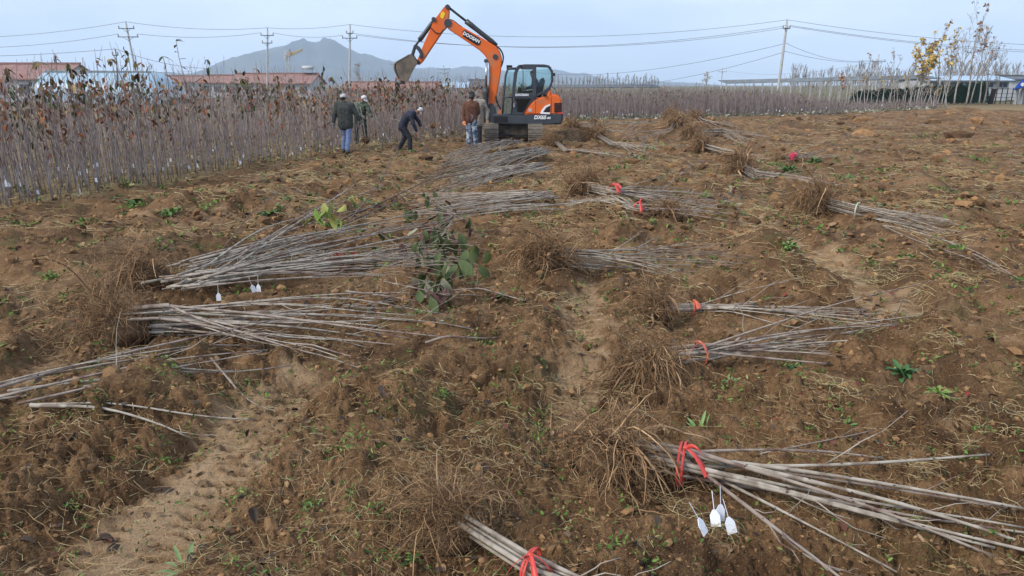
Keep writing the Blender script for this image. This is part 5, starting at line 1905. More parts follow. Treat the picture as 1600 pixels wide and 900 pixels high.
rg = np.random.default_rng(8)
leafy_shoot("large leafy shoot with dull green and purple leaves on the left pile", [(688 + rg.normal(0, 30), 368 + rg.normal(0, 30), .12 + rg.uniform(0, .30)) for _ in range(95)],
            [(560, 430, .10), (640, 405, .2), (690, 370, .32), (712, 335, .42)], 3, .205, (0, 0, 0, 0, 0, 1, 0, 2))
leafy_shoot("lower leafy clump hanging below the large leafy shoot", [(680 + rg.normal(0, 14), 452 + rg.normal(0, 10), .08 + rg.uniform(0, .12)) for _ in range(18)],
            [(600, 440, .08), (650, 450, .12), (700, 462, .1)], 4, .19, (0, 0, 0, 0, 1, 2))
leafy_shoot("shoot with wine red and dark leaves in the middle of the left pile", [(475, 402, .14), (487, 408, .12), (512, 400, .16), (525, 398, .18), (532, 405, .14), (535, 388, .2), (551, 400, .15), (556, 392, .16), (500, 410, .1)],
            [(400, 430, .1), (480, 398, .16), (560, 385, .2)], 5, .22, (3, 3, 0, 1))
leafy_shoot("shoot with fresh yellow green leaves above the left pile", [(492, 325, .42), (505, 318, .44), (515, 322, .43), (508, 330, .4), (520, 312, .44), (518, 335, .38), (488, 340, .36), (550, 305, .38), (540, 320, .34), (527, 340, .3)],
            [(380, 395, .22), (460, 345, .38), (550, 292, .45)], 6, .2, (4, 4, 5))
leafy_shoot("scatter of red and green leaves at the left pile's lower right", [(562, 470, .04), (575, 482, .05), (585, 478, .04), (602, 466, .05), (620, 470, .06), (635, 472, .05), (610, 492, .02), (520, 492, .02), (690, 503, .03), (640, 488, .02)],
            [(540, 455, .06), (600, 462, .05), (650, 470, .04)], 7, .17, (1, 1, 0, 2, 3))
leafy_shoot("small leafy clump with curled leaves right of the large shoot", [(765, 452, .04), (775, 448, .05), (790, 455, .04), (772, 460, .03), (785, 463, .03), (815, 470, .03), (822, 466, .05), (748, 415, .1), (742, 440, .06)],
            [(690, 455, .05), (750, 450, .06), (820, 470, .03)], 8, .17, (0, 2, 0, 1))
leafy_shoot("pale grey green leaves with red ones at the centre bundle's tips", [(1140, 300, .1), (1150, 292, .14), (1158, 305, .12), (1136, 312, .06), (1146, 322, .05), (1160, 318, .06), (1165, 330, .04), (1128, 318, .05), (1150, 335, .03), (1140, 290, .15)],
            [(1110, 322, .05), (1140, 315, .08), (1160, 308, .1)], 9, .13, (2, 2, 2, 3), )
leafy_shoot("pale leaves heaped in the field's middle distance", [(985 + rg.normal(0, 13), 244 + rg.normal(0, 4), .05 + rg.uniform(0, .12)) for _ in range(16)], [(960, 244, .04), (985, 246, .06), (1010, 243, .05)], 10, .16, (2, 2, 4))
leafy_shoot("light green leaves on the rise beyond the heaped pale leaves", [(1015 + rg.normal(0, 14), 225 + rg.normal(0, 3), .05 + rg.uniform(0, .12)) for _ in range(14)], [(995, 227, .04), (1015, 226, .06), (1040, 224, .05)], 11, .18, (2, 4, 4))
# ================================================================== excavator
MAT_OR = mat("orange_paint", (0.76, 0.145, 0.018), (0.70, 0.125, 0.016), scale=2.5, rough=0.48, spec=0.4, col3=(0.50, 0.17, 0.07), scale3=1.6, bump=.002, bscale=30)
MAT_DG = mat("dark_grey_paint", (0.045, 0.052, 0.062), (0.06, 0.066, 0.075), scale=4, rough=0.5)
MAT_BLK = mat("black_rubber", (0.018, 0.018, 0.02), rough=0.7)
MAT_TRK = mat("muddy_steel_track", (0.16, 0.135, 0.105), (0.25, 0.215, 0.17), scale=7, rough=0.85)
MAT_MUD = mat("muddy_underframe", (0.035, 0.03, 0.027), (0.11, 0.085, 0.06), scale=5, rough=0.9, detail=6)
MAT_BUCK = mat("soiled_bucket_steel", (0.10, 0.085, 0.07), (0.20, 0.155, 0.115), scale=3.5, rough=0.8, detail=6, bump=0.01, bscale=9)
MAT_CYL = mat("cylinder_dark", (0.05, 0.058, 0.06), rough=0.4, metal=0.3)
MAT_CHROME = mat("piston_rod", (0.45, 0.46, 0.47), rough=0.25, metal=0.9)
MAT_WHITE = mat("white_lettering", (0.8, 0.8, 0.8), rough=0.5)
MAT_YEL = mat("yellow_sticker", (0.85, 0.60, 0.03), rough=0.5)
MAT_SEAT = mat("seat_fabric", (0.03, 0.03, 0.035), rough=0.9)


def glass_mat():
    m = bpy.data.materials.new("cab_glass")
    m.use_nodes = True
    N, Lk = m.node_tree.nodes, m.node_tree.links
    N.clear()
    o = N.new("ShaderNodeOutputMaterial")
    t = N.new("ShaderNodeBsdfTransparent")
    t.inputs[0].default_value = (0.90, 0.97, 0.965, 1)
    g = N.new("ShaderNodeBsdfGlossy")
    g.inputs['Roughness'].default_value = 0.03
    g.inputs['Color'].default_value = (0.9, 1.0, 1.0, 1)
    mx = N.new("ShaderNodeMixShader")
    fr = N.new("ShaderNodeFresnel")
    fr.inputs[0].default_value = 1.5
    Lk.new(fr.outputs[0], mx.inputs[0])
    Lk.new(t.outputs[0], mx.inputs[1])
    Lk.new(g.outputs[0], mx.inputs[2])
    Lk.new(mx.outputs[0], o.inputs['Surface'])
    return m


MAT_GLASS = glass_mat()
YB = 26.15       # boom plane
YN = 25.10       # near side of the house
YF = 26.95       # far side of the house


def prism(pix, Y0, Y1, bev=0.02, seg=2, hole=None):
    """solid from a side outline given in photo pixels at distance Y0, running back to Y1 (true thickness)"""
    P = [at(px, py, Y0) for px, py in pix]
    bm = bmesh.new()
    v0 = [bm.verts.new((p[0], Y0, p[2])) for p in P]
    v1 = [bm.verts.new((p[0], Y1, p[2])) for p in P]
    n = len(P)
    bm.faces.new(v0)
    bm.faces.new(v1[::-1])
    for i in range(n):
        bm.faces.new((v0[i], v1[i], v1[(i + 1) % n], v0[(i + 1) % n]))
    bmesh.ops.recalc_face_normals(bm, faces=bm.faces)
    if bev:
        bmesh.ops.bevel(bm, geom=[e for e in bm.edges if abs(e.verts[0].co.y - e.verts[1].co.y) < 1e-6], offset=bev, segments=seg, affect='EDGES', clamp_overlap=True)
    me = bpy.data.meshes.new("prism")
    bm.to_mesh(me)
    bm.free()
    return me


def solid(name, me, m, parent, base):
    me.name = name
    me.materials.append(m)
    me.transform(Matrix.Translation(-Vector(base)))
    return put(name, me, parent)


def text_part(name, txt, size, p, xdir, m, parent, base, thick=.006, bold=0.012, shear=0.25):
    cu = bpy.data.curves.new("lettering", 'FONT')
    cu.body = txt
    cu.size = size
    cu.extrude = thick
    cu.offset = bold
    cu.shear = shear
    cu.align_x = 'CENTER'
    cu.align_y = 'CENTER'
    cu.resolution_u = 3
    tmp = bpy.data.objects.new("lettering", cu)
    COL.objects.link(tmp)
    dg = bpy.context.evaluated_depsgraph_get()
    me = bpy.data.meshes.new_from_object(tmp.evaluated_get(dg))
    bpy.data.objects.remove(tmp)
    x = Vector(xdir).normalized()
    yv = Vector((0, -1, 0))           # text normal towards the camera side
    z = yv.cross(x)                   # up in the text plane
    M = Matrix((x, z, yv)).transposed().to_4x4()
    me.transform(Matrix.Translation(Vector(p) - Vector(base)) @ M)
    me.materials.clear()
    me.materials.append(m)
    return put(name, me, parent)


def cyl(name, a, b, r, m, parent, base, k=12, rr=None):
    n = 2 if rr is None else len(rr)
    t = np.linspace(0, 1, n)[:, None]
    P = np.asarray(a) + (np.asarray(b) - np.asarray(a)) * t
    return MB().tubes(P, np.array([rr if rr is not None else [r, r]]), k).build(name, [m], parent, loc=base)


def digger():
    base = np.array((at(802, 222, 26)[0], 26.0, .1))
    o = thing("excavator", "orange crawler excavator with raised arm and dark cab", "excavator", tuple(base))

    def P(px, py, Y):
        return at(px, py, Y)
    # ---- crawler tracks: they run away from the camera
    zb = float(H(base[0], 25.0)) - .02
    for xc in ((757 + 778) / 2, (826 + 847) / 2):
        X = at(xc, 210, 24.8)[0]
        w = .48
        y0, y1 = 24.75, 27.3
        rt = .29
        n = 26
        # loop path in the YZ plane
        L = []
        for a in np.linspace(-math.pi / 2, -3 * math.pi / 2, 9):
            L.append((y0 + rt + rt * math.cos(a), zb + rt + rt * math.sin(a)))
        for y in np.linspace(y0 + rt, y1 - rt, 12)[1:-1]:
            L.append((y, zb + 2 * rt))
        for a in np.linspace(math.pi / 2, -math.pi / 2, 9):
            L.append((y1 - rt + rt * math.cos(a), zb + rt + rt * math.sin(a)))
        for y in np.linspace(y1 - rt, y0 + rt, 12)[1:-1]:
            L.append((y, zb))
        L = np.array(L)
        belt = MB()
        m = len(L)
        ctr = np.array(((y0 + y1) / 2, zb + rt))
        nrm = np.roll(L, -1, 0) - np.roll(L, 1, 0)
        nrm = np.stack((nrm[:, 1], -nrm[:, 0]), 1)
        nrm /= np.linalg.norm(nrm, axis=1, keepdims=True)
        sgn = np.sign(((L - ctr) * nrm).sum(1))[:, None]
        nrm *= np.where(sgn == 0, 1, sgn)
        out, inn = L + nrm * .0, L - nrm * .05
        V = np.concatenate([np.stack((np.full(m, X + s), q[:, 0], q[:, 1]), 1) for q in (out, inn) for s in (-w / 2, w / 2)])
        F = []
        for i in range(m):
            j = (i + 1) % m
            F += [(i, j, m + j, m + i), (2 * m + i, 3 * m + i, 3 * m + j, 2 * m + j), (i, 2 * m + i, 2 * m + j, j), (m + i, m + j, 3 * m + j, 3 * m + i)]
        belt.add(V, np.array(F))
        tr = belt.build("track", [MAT_BLK], o, loc=base, smooth=False)
        # shoes (one part each)
        seg = np.linalg.norm(np.roll(L, -1, 0) - L, axis=1)
        S = np.concatenate(([0], np.cumsum(seg)))
        for s in np.arange(0, S[-1] - .05, .135):
            i = min(m - 1, int(np.searchsorted(S, s, side='right')) - 1)
            f = (s - S[i]) / seg[i]
            c = L[i] + (L[(i + 1) % m] - L[i]) * f
            nn = nrm[i] * (1 - f) + nrm[(i + 1) % m] * f
            nn /= np.linalg.norm(nn)
            tt = np.array((-nn[1], nn[0]))
            sh = MB()
            for (u0, u1, h0, h1) in ((-.062, .062, .0, .03), (-.05, -.03, .03, .058), (.01, .03, .03, .05)):
                q = [c + tt * u + nn * h for u, h in ((u0, h0), (u1, h0), (u1, h1), (u0, h1))]
                v = [(X - w / 2 - .01, a, b) for a, b in q] + [(X + w / 2 + .01, a, b) for a, b in q]
                sh.add(v, [(0, 1, 2, 3), (7, 6, 5, 4), (0, 4, 5, 1), (1, 5, 6, 2), (2, 6, 7, 3), (3, 7, 4, 0)])
            sh.build("track_shoe", [MAT_TRK], tr, loc=base, smooth=False)
        for yy in (y0 + rt, (y0 + y1) / 2, y1 - rt):
            cyl("wheel", (X - w * .42, yy, zb + rt), (X + w * .42, yy, zb + rt), rt * .78 if yy != (y0 + y1) / 2 else .12, MAT_DG, tr, base, 16)
        MB().box((X, (y0 + y1) / 2, zb + rt), (w * .6, y1 - y0 - 2 * rt, .3)).build("track_frame", [MAT_DG], tr, loc=base, smooth=False)
    xl, xr = at(776, 200, 25.4)[0], at(828, 200, 25.4)[0]
    MB().box(((xl + xr) / 2, 26.0, zb + .42), (xr - xl + .1, 1.5, .34)).build("carbody", [MAT_MUD], o, loc=base, smooth=False)
    # dozer blade on the far side and its near cross beam
    cyl("slew_ring", ((xl + xr) / 2, 26, zb + .55), ((xl + xr) / 2, 26, zb + .72), .52, MAT_BLK, o, base, 24)
    MB().box(((xl + xr) / 2, 27.75, zb + .22), (2.0, .08, .42)).build("dozer_blade", [MAT_DG], o, loc=base, smooth=False)
    for s in (-.35, .35):
        MB().box(((xl + xr) / 2 + s, 27.2, zb + .3), (.12, 1.1, .12)).build("blade_arm", [MAT_DG], o, loc=base, smooth=False)
    # ---- house
    solid("deck_frame", prism([(769, 181), (772, 179.3), (879, 179.3), (879, 189), (876.5, 194.5), (806, 194.5), (771, 193.5), (768.5, 189)], YN - .02, YF, .03), MAT_DG, o, base)
    solid("deck_recess", prism([(771.5, 182), (793, 182), (793, 191), (771.5, 191)], YN - .035, YN + .1, .01), MAT_BLK, o, base)
    eng = solid("engine_hood", prism([(819.5, 179.2), (822.5, 171), (828, 163), (834, 157), (842, 152.6), (850, 151), (854, 150), (858, 140.8), (861.5, 141), (861.3, 147.4), (868, 147.3), (873, 149.5), (876, 153.5), (877.3, 158), (877.3, 179.2)],
                                   YN - .01, YF, .045, 3), MAT_OR, o, base)
    MB().box(P(836.5, 168, YN - .012), (.012, .012, .9)).build("panel_seam", [MAT_DG], eng, loc=base, smooth=False)
    MB().box(P(861.5, 166, YN - .012), (.014, .012, .62)).build("panel_seam", [MAT_DG], eng, loc=base, smooth=False)
    solid("sticker", prism([(826, 169.5), (831, 169.5), (831, 174.5), (826, 174.5)], YN - .02, YN + .02, 0), MAT_WALLW, eng, base)
    solid("vent_trim", prism([(844, 178), (846.5, 171.5), (852, 165.5), (859.6, 162.6), (859.6, 165), (853.5, 168), (849.5, 173.5), (848.7, 175.5), (859.6, 176), (859, 178.6)], YN - .035, YN + .02, .004), MAT_WHITE, eng, base)
    solid("vent_panel", prism([(849.3, 174.8), (853, 169.8), (859.6, 165.4), (859.6, 175.2)], YN - .028, YN + .02, .004), MAT_BLK, eng, base)
    cw = solid("counterweight", prism([(862.5, 177.5), (866, 176.5), (878.7, 175.5), (879.8, 181), (879.5, 188), (876.5, 194.2), (862.5, 194.2)], YN - .05, YF + .03, .05, 3), MAT_DG, o, base)
    for k in range(6):
        solid("grille_slat", prism([(866, 161.0 + k * 2.5), (877.9, 160.6 + k * 2.5), (878.2, 162.2 + k * 2.5), (866, 162.6 + k * 2.5)], YN - .045, YF - .3, .004), MAT_BLK, eng, base)
    solid("rear_light", prism([(872, 176.2), (879.6, 175.6), (879.9, 178), (872, 178.4)], YN - .06, YN + .15, .005), MAT_RED, cw, base)
    text_part("lettering", "DX65", .17, P(843.5, 183.6, YN - .035), (1, 0, 0), MAT_WHITE, o, base, bold=.007)
    text_part("lettering", "-9C", .09, P(857.0, 184.6, YN - .035), (1, 0, 0), MAT_WHITE, o, base, bold=.006)
    # ---- cab
    YC1 = YN + 1.0
    cab = thing_part("cab", o, base)

    def bar(name, pix, r=.035, Y=YN, par=cab, m=MAT_DG, k=8):
        pts = np.array([at(px, py, Y) for px, py in pix])
        return MB().tubes(pts, r, k).build(name, [m], par, loc=base)
    # side door panel: ring shaped frame pieces
    solid("door_sill", prism([(800, 179), (803.5, 152), (832, 152), (836, 152.5), (838.5, 150.6), (832.5, 157), (826, 164), (821, 171), (818.5, 179)], YN, YN + .05, .008), MAT_DG, cab, base)
    solid("door_window_lower", prism([(805, 154.5), (830, 154.5), (826.5, 159), (821, 168), (818, 174.5), (809, 174.5), (808, 160)], YN - .012, YN + .012, 0), MAT_GLASS, cab, base)
    solid("door_inset", prism([(803.8, 154), (831, 153.5), (827, 159), (822, 166.5), (817, 175), (808, 175.2), (807.5, 160)], YN - .006, YN + .02, 0), MAT_BLK, cab, base)
    solid("door_handle", prism([(802, 161), (804.5, 161), (804.5, 168), (802, 168)], YN - .05, YN, .01), MAT_CHROME, cab, base)
    solid("front_pillar", prism([(800, 152), (803.5, 118), (806.5, 107), (810, 102.6), (815, 101.3), (816, 106), (811.5, 108), (808.8, 113), (804.5, 146), (803.8, 152)], YN, YN + .07, .01), MAT_DG, cab, base)
    solid("rear_pillar", prism([(832.3, 105.5), (837.8, 105.5), (837.8, 152), (832, 152)], YN - .01, YN + .06, .01), MAT_DG, cab, base)
    solid("top_rail", prism([(812, 101.3), (820, 100.8), (850, 101), (857, 102.3), (861.5, 105.5), (860.5, 107), (854, 105.2), (838, 104.8), (832, 108.5), (814, 108.5)], YN, YN + .07, .01), MAT_DG, cab, base)
    solid("rear_frame", prism([(860, 104.5), (863, 110), (864.3, 116), (864.2, 126), (862.5, 134), (859, 139.5), (852, 144.5), (845, 148), (838, 151), (838, 147), (845, 143.8), (852, 140), (857.5, 135.5), (860.3, 130), (861.3, 124), (861, 115), (859.5, 109.5), (856.5, 105.5)],
                             YN, YN + .07, .01), MAT_DG, cab, base)
    solid("window_rail", prism([(804.5, 145), (832, 145), (832, 152), (803.5, 152)], YN, YN + .055, .008), MAT_DG, cab, base)
    text_part("lettering", "DOOSAN", .105, P(815.5, 148.4, YN - .02), (1, 0, 0), MAT_WHITE, cab, base, bold=.004, shear=0)
    solid("door_glass", prism([(804.8, 145), (808.8, 113), (811.5, 108.5), (832, 108.5), (832, 145)], YN + .03, YN + .04, 0), MAT_GLASS, cab, base)
    bar("window_divider", [(817.3, 109), (817.3, 145)], .014)
    solid("rear_side_glass", prism([(838, 105), (854, 105.4), (858.5, 108.5), (861, 115), (861.2, 124), (860, 130.5), (857, 136), (851, 140.5), (838, 147)], YN + .03, YN + .04, 0), MAT_GLASS, cab, base)
    # far side of the cab
    for nm, pix in (("far_front_pillar", [(801, 152), (806.5, 107.5), (812, 102.5)]), ("far_rear_pillar", [(836, 104), (836, 152)]), ("far_tail_pillar", [(857, 103.5), (862.5, 112), (863, 126), (858, 140), (840, 150)]), ("far_door_rail", [(803, 147), (836, 147)])):
        bar(nm, pix, .045, YC1)
    solid("far_glass", prism([(805, 146), (809, 110), (834, 107), (856, 106), (861, 118), (858, 134), (838, 147)], YC1 + .005, YC1 + .015, 0), MAT_GLASS, cab, base)
    solid("far_panel", prism([(801, 179), (803, 149), (838, 149), (836, 179)], YC1 - .01, YC1 + .04, .005), MAT_DG, cab, base)
    solid("roof", prism([(807, 105), (811, 101.8), (820, 100.3), (850, 100.5), (857.5, 102), (862, 106), (857, 104.6), (838, 104), (814, 104.6)], YN + .01, YC1 + .03, .02), MAT_DG, cab, base)
    solid("rear_glass", prism([(861.6, 112), (862.6, 112), (863, 126), (861.8, 126)], YN + .08, YC1 - .05, 0), MAT_GLASS, cab, base)
    # windscreen: a sloping frame ahead of the door
    wpx = [(785, 178), (787, 150), (790, 118), (793.5, 107.5)]
    for Y in (YN + .06, YC1 - .02):
        bar("windscreen_post", wpx, .035, Y)
        bar("windscreen_rail", [(793.5, 107.5), (806, 107)], .04, Y)
        bar("windscreen_rail", [(786.8, 152), (801, 152)], .03, Y)
        bar("windscreen_rail", [(785, 178.5), (801, 178.5)], .035, Y)
        bar("windscreen_post", [(799.5, 178), (801.5, 140), (804, 115), (807, 107)], .03, Y)
        solid("corner_glass", prism([(786, 152), (790.3, 118), (793.7, 108), (805, 108), (800.5, 150)], Y - .004, Y + .004, 0), MAT_GLASS, cab, base)
        solid("lower_corner_glass", prism([(785.4, 177.5), (786.8, 153), (800, 153), (799, 177.5)], Y - .004, Y + .004, 0), MAT_GLASS, cab, base)
    v = [at(785, 178, YN + .06), at(793.5, 107.5, YN + .06), at(793.5, 107.5, YC1 - .02), at(785, 178, YC1 - .02)]
    v = np.array(v)
    MB().add(np.concatenate((v - (.006, 0, 0), v + (.006, 0, 0))), np.array([(0, 1, 2, 3), (7, 6, 5, 4), (0, 4, 5, 1), (1, 5, 6, 2), (2, 6, 7, 3), (3, 7, 4, 0)])).build("windscreen", [MAT_GLASS], cab, loc=base, smooth=False)
    # lamp, mirror, exhaust
    MB().box(P(796, 104.8, YN + .2), (.2, .18, .12)).build("work_lamp", [MAT_BLK], cab, loc=base, smooth=False)
    MB().box(P(866, 116.5, YN + .1), (.06, .16, .10)).build("mirror", [MAT_BLK], cab, loc=base, smooth=False)
    cyl("grab_handle", P(848, 148.5, YN - .05), P(853, 147.5, YN - .05), .06, MAT_BLK, cab, base, 10, [.03, .07, .07, .03])
    # seat and console
    solid("seat", prism([(829, 152), (846, 152), (852, 126), (849, 121), (844, 124), (839, 145), (829, 147)], YN + .3, YN + .78, .04), MAT_SEAT, cab, base)
    solid("console", prism([(808, 150), (816, 150), (815, 137), (810, 136)], YN + .2, YN + .42, .02), MAT_SEAT, cab, base)
    bar("control_lever", [(814, 140), (815.5, 131)], .018, YN + .3, m=MAT_BLK)
    # ---- boom foot and swing bracket
    solid("swing_bracket", prism([(763, 192), (763.5, 180), (766.5, 168), (769.5, 164.5), (773.5, 167), (776.5, 180), (780, 192)], YB - .24, YB + .24, .02), MAT_DG, o, base)
    boom = solid("boom", prism([(764, 168), (763.2, 150), (764.4, 118), (764, 101), (761.5, 93.5), (757, 86.5), (749, 78.5), (735, 68.8), (716, 56), (701.5, 46.5), (697, 41), (695.5, 35.5), (697.5, 31), (702, 29.5), (707, 32.5), (722, 41.5), (742, 53), (762, 64.5), (775, 72.5),
                              (781, 79.5), (784, 89), (784.3, 99), (781.5, 120), (777, 143), (772.5, 162), (771, 169), (767.5, 171.5)], YB - .17, YB + .17, .025), MAT_OR, o, base)
    # plate with the lettering, laid on the boom's near side
    solid("name_plate", prism([(722.5, 48.8), (726, 46.6), (748.5, 59.2), (751.8, 64.5), (749.5, 70.5), (745, 70.8), (723.5, 57)], YB - .182, YB - .165, .003), MAT_BLK, boom, base)
    a_, b_ = P(724, 52, YB - .19), P(750, 66.5, YB - .19)
    text_part("lettering", "DOOSAN", .15, P(736.6, 58.6, YB - .19), tuple(np.array((b_ - a_)[[0, 1, 2]]) * (1, 0, 1)), MAT_WHITE, boom, base, bold=.006, shear=.0)
    for px, py, r in ((774, 89, .09), (700.5, 36.5, .13), (767.5, 166, .11), (759.5, 95.5, .07)):
        c = P(px, py, YB)
        cyl("pivot_pin", c - (0, .2, 0), c + (0, .2, 0), r, MAT_DG, boom, base, 14)
    # ---- arm
    arm = solid("arm", prism([(698.5, 8), (701, 9), (702.3, 12), (701.7, 25), (700.5, 37), (697, 43.5), (692.5, 48), (680, 66), (668, 84), (660.5, 95.5), (655.5, 100.5), (651, 100.5), (650.3, 96.5), (655, 86.5), (663, 66), (672, 46), (677, 33), (679, 29.5), (685, 22.5), (691.5, 13.5), (696, 8.3)],
                            YB - .14, YB + .14, .02), MAT_OR, o, base)
    solid("yellow_sticker", prism([(689, 20), (692.3, 17.8), (695.5, 21.5), (692, 29.5), (687.8, 27)], YB - .15, YB - .13, 0), MAT_YEL, arm, base)
    for px, py, r in ((700, 11.5, .08), (678.5, 31, .08), (653.5, 97.5, .08), (659, 89, .07)):
        c = P(px, py, YB)
        cyl("pivot_pin", c - (0, .18, 0), c + (0, .18, 0), r, MAT_DG, arm, base, 14)
    # ---- rams
    def ram(name, a, b, t, r, Y=YB, off=(0, 0, 0)):
        A, B = P(*a, Y) + off, P(*b, Y) + off
        c = A + (B - A) * t
        q = cyl("cylinder", A, c, r, MAT_CYL, o, base, 14, [r * .7, r, r, r, r, r * 1.12, r * 1.12])
        cyl("piston_rod", c, B, r * .5, MAT_CHROME if name != "dark" else MAT_CYL, q, base, 10)
        return q
    ram("dark", (776.5, 71), (701, 11.5), .645, .085, YB)
    ram("dark", (678.5, 31.5), (649.5, 71), .80, .075, YB)
    for s in (-.24, .24):
        ram("boom_ram", (758.8, 193), (760, 98), .60, .085, YB + s)
    # ---- bucket linkage and bucket
    lk = solid("curved_link", prism([(646.5, 70.5), (650, 69.5), (654, 72.5), (658, 78), (660.5, 84), (660.7, 89.5), (657.5, 90.5), (656.5, 86), (653.5, 80), (649.5, 75.5), (646.8, 74.5)], YB - .20, YB + .20, .012), MAT_DG, o, base)
    solid("straight_link", prism([(646.5, 70.8), (650, 72), (645.5, 88), (641.2, 87.4)], YB - .11, YB + .11, .012), MAT_DG, lk, base)
    bk = thing_part("bucket", o, base)
    hw = .42
    side = [(641, 86.5), (644.5, 86), (652, 97), (651.5, 100.5), (647, 107), (643, 115), (637.5, 127), (633.5, 127), (626, 126), (621.5, 116), (618.3, 107), (618.8, 100.5), (622.5, 97), (631, 92.5)]
    for Y in (YB - hw, YB + hw - .035):
        solid("side_plate", prism(side, Y, Y + .035, .006), MAT_BUCK, bk, base)
    pts = [(652, 98), (644.3, 86.3), (641, 86.7), (631, 92.6), (622.5, 97.2), (618.8, 101), (618.4, 107), (621.6, 116), (626, 125.8)]
    sh = MB()
    A = np.array([at(px, py, YB) for px, py in pts])
    for a, b in zip(A[:-1], A[1:]):
        d = b - a
        nrm = np.array((-d[2], 0, d[0])) / np.linalg.norm(d) * .02
        q = np.array([a - nrm, b - nrm, b + nrm, a + nrm])
        sh.add(np.concatenate((q - (0, hw - .03, 0), q + (0, hw - .03, 0))), np.array([(0, 1, 2, 3), (7, 6, 5, 4), (0, 4, 5, 1), (1, 5, 6, 2), (2, 6, 7, 3), (3, 7, 4, 0)]))
    sh.build("shell", [MAT_BUCK], bk, loc=base, smooth=False)
    for y in np.linspace(-hw + .06, hw - .06, 5):
        a = at(626.5, 124, YB) + (0, y, 0)
        b = at(630, 131.5, YB) + (0, y, 0)
        cyl("tooth", a, b, .05, MAT_BUCK, bk, base, 6, [.06, .05, .018])
    for px in (646, 649):
        pass
    # ---- hoses
    for k, pix in enumerate(([(776, 72), (783, 78), (787, 88), (785.5, 98), (783, 104)], [(777, 74), (785, 80), (786.5, 92), (783.5, 100)], [(775, 150), (776, 160), (781, 168), (784, 173), (783, 178)], [(700, 30), (708, 31.5), (716, 38), (722, 42)], [(673, 43), (680, 51), (688, 53), (693, 46)])):
        pts = np.array([at(px, py, YB - .19 + .06 * (k % 2)) for px, py in pix])
        tt = np.linspace(0, 1, 16)
        t = np.linspace(0, 1, len(pts))
        pth = np.stack([smooth1(np.interp(tt, t, pts[:, q]), 3) for q in range(3)], 1)
        MB().tubes(pth, .03 if k in (0, 2) else .018, 6).build("hose", [MAT_BLK], o, loc=base)
    solid("orange_step", prism([(777, 176), (784, 170), (786, 173), (786, 178), (779, 179)], YB - .35, YB + .1, .01), MAT_OR, o, base)
    return o


def thing_part(name, parent, base):
    e = bpy.data.objects.new(name, None)
    COL.objects.link(e)
    e.parent = parent
    return e


digger()
# ================================================================== workers
MAT_SKIN = mat("weathered_skin", (0.30, 0.165, 0.11), (0.36, 0.21, 0.145), scale=9, rough=0.6)
MAT_HAIR = mat("black_hair", (0.012, 0.011, 0.012), (0.03, 0.028, 0.028), scale=30, rough=0.6)
MAT_SHOE = mat("muddy_shoe", (0.06, 0.05, 0.04), (0.13, 0.10, 0.07), scale=15, rough=0.85)


def _sphere(bm, c, r):
    bmesh.ops.create_icosphere(bm, subdivisions=2, radius=1.0, matrix=Matrix.Translation(Vector(c)) @ Matrix.Diagonal((*(r if hasattr(r, '__len__') else (r, r, r)), 1)))


def blob(name, chains, voxel, m, parent, smooth_it=3, balls=(), wrinkle=0.0, seed=0):
    """one continuous surface fused from tapered limbs: chains = [[(point, radius), ...], ...]"""
    bm = bmesh.new()
    for ch in chains:
        for (p, r) in ch:
            _sphere(bm, p, r)
        for (p, r), (q, s) in zip(ch[:-1], ch[1:]):
            p, q = Vector(p), Vector(q)
            d = q - p
            if d.length < 1e-5:
                continue
            M = Matrix.Translation((p + q) / 2) @ d.to_track_quat('Z', 'Y').to_matrix().to_4x4()
            bmesh.ops.create_cone(bm, cap_ends=True, cap_tris=False, segments=14, radius1=r, radius2=s, depth=d.length, matrix=M)
    for c, r in balls:
        _sphere(bm, c, r)
    me = bpy.data.meshes.new(name)
    bm.to_mesh(me)
    bm.free()
    tmp = bpy.data.objects.new(name, me)
    COL.objects.link(tmp)
    md = tmp.modifiers.new("fuse", 'REMESH')
    md.mode = 'VOXEL'
    md.voxel_size = voxel
    sm = tmp.modifiers.new("ease", 'SMOOTH')
    sm.factor = .5
    sm.iterations = smooth_it
    dg = bpy.context.evaluated_depsgraph_get()
    out = bpy.data.meshes.new_from_object(tmp.evaluated_get(dg))
    bpy.data.objects.remove(tmp)
    bpy.data.meshes.remove(me)
    n = len(out.vertices)
    if wrinkle:
        co = np.zeros(n * 3, np.float32)
        no = np.zeros(n * 3, np.float32)
        out.vertices.foreach_get("co", co)
        out.vertices.foreach_get("normal", no)
        co, no = co.reshape(-1, 3), no.reshape(-1, 3)
        w = np.abs(gnoise(co[:, 0] * 9 + co[:, 2] * 13 + seed, co[:, 2] * 17 + co[:, 1] * 9, seed)) + .5 * np.abs(gnoise(co[:, 0] * 21 + seed, co[:, 2] * 30 + co[:, 1] * 19, seed + 1))
        co = co + no * ((w - .35) * wrinkle)[:, None]
        out.vertices.foreach_set("co", co.astype(np.float32).ravel())
    out.polygons.foreach_set("use_smooth", np.ones(len(out.polygons), bool))
    out.name = name
    out.materials.clear()
    out.materials.append(m)
    out.update()
    return put(name, out, parent)


def lerp(a, b, t):
    return tuple(np.asarray(a) * (1 - t) + np.asarray(b) * t)


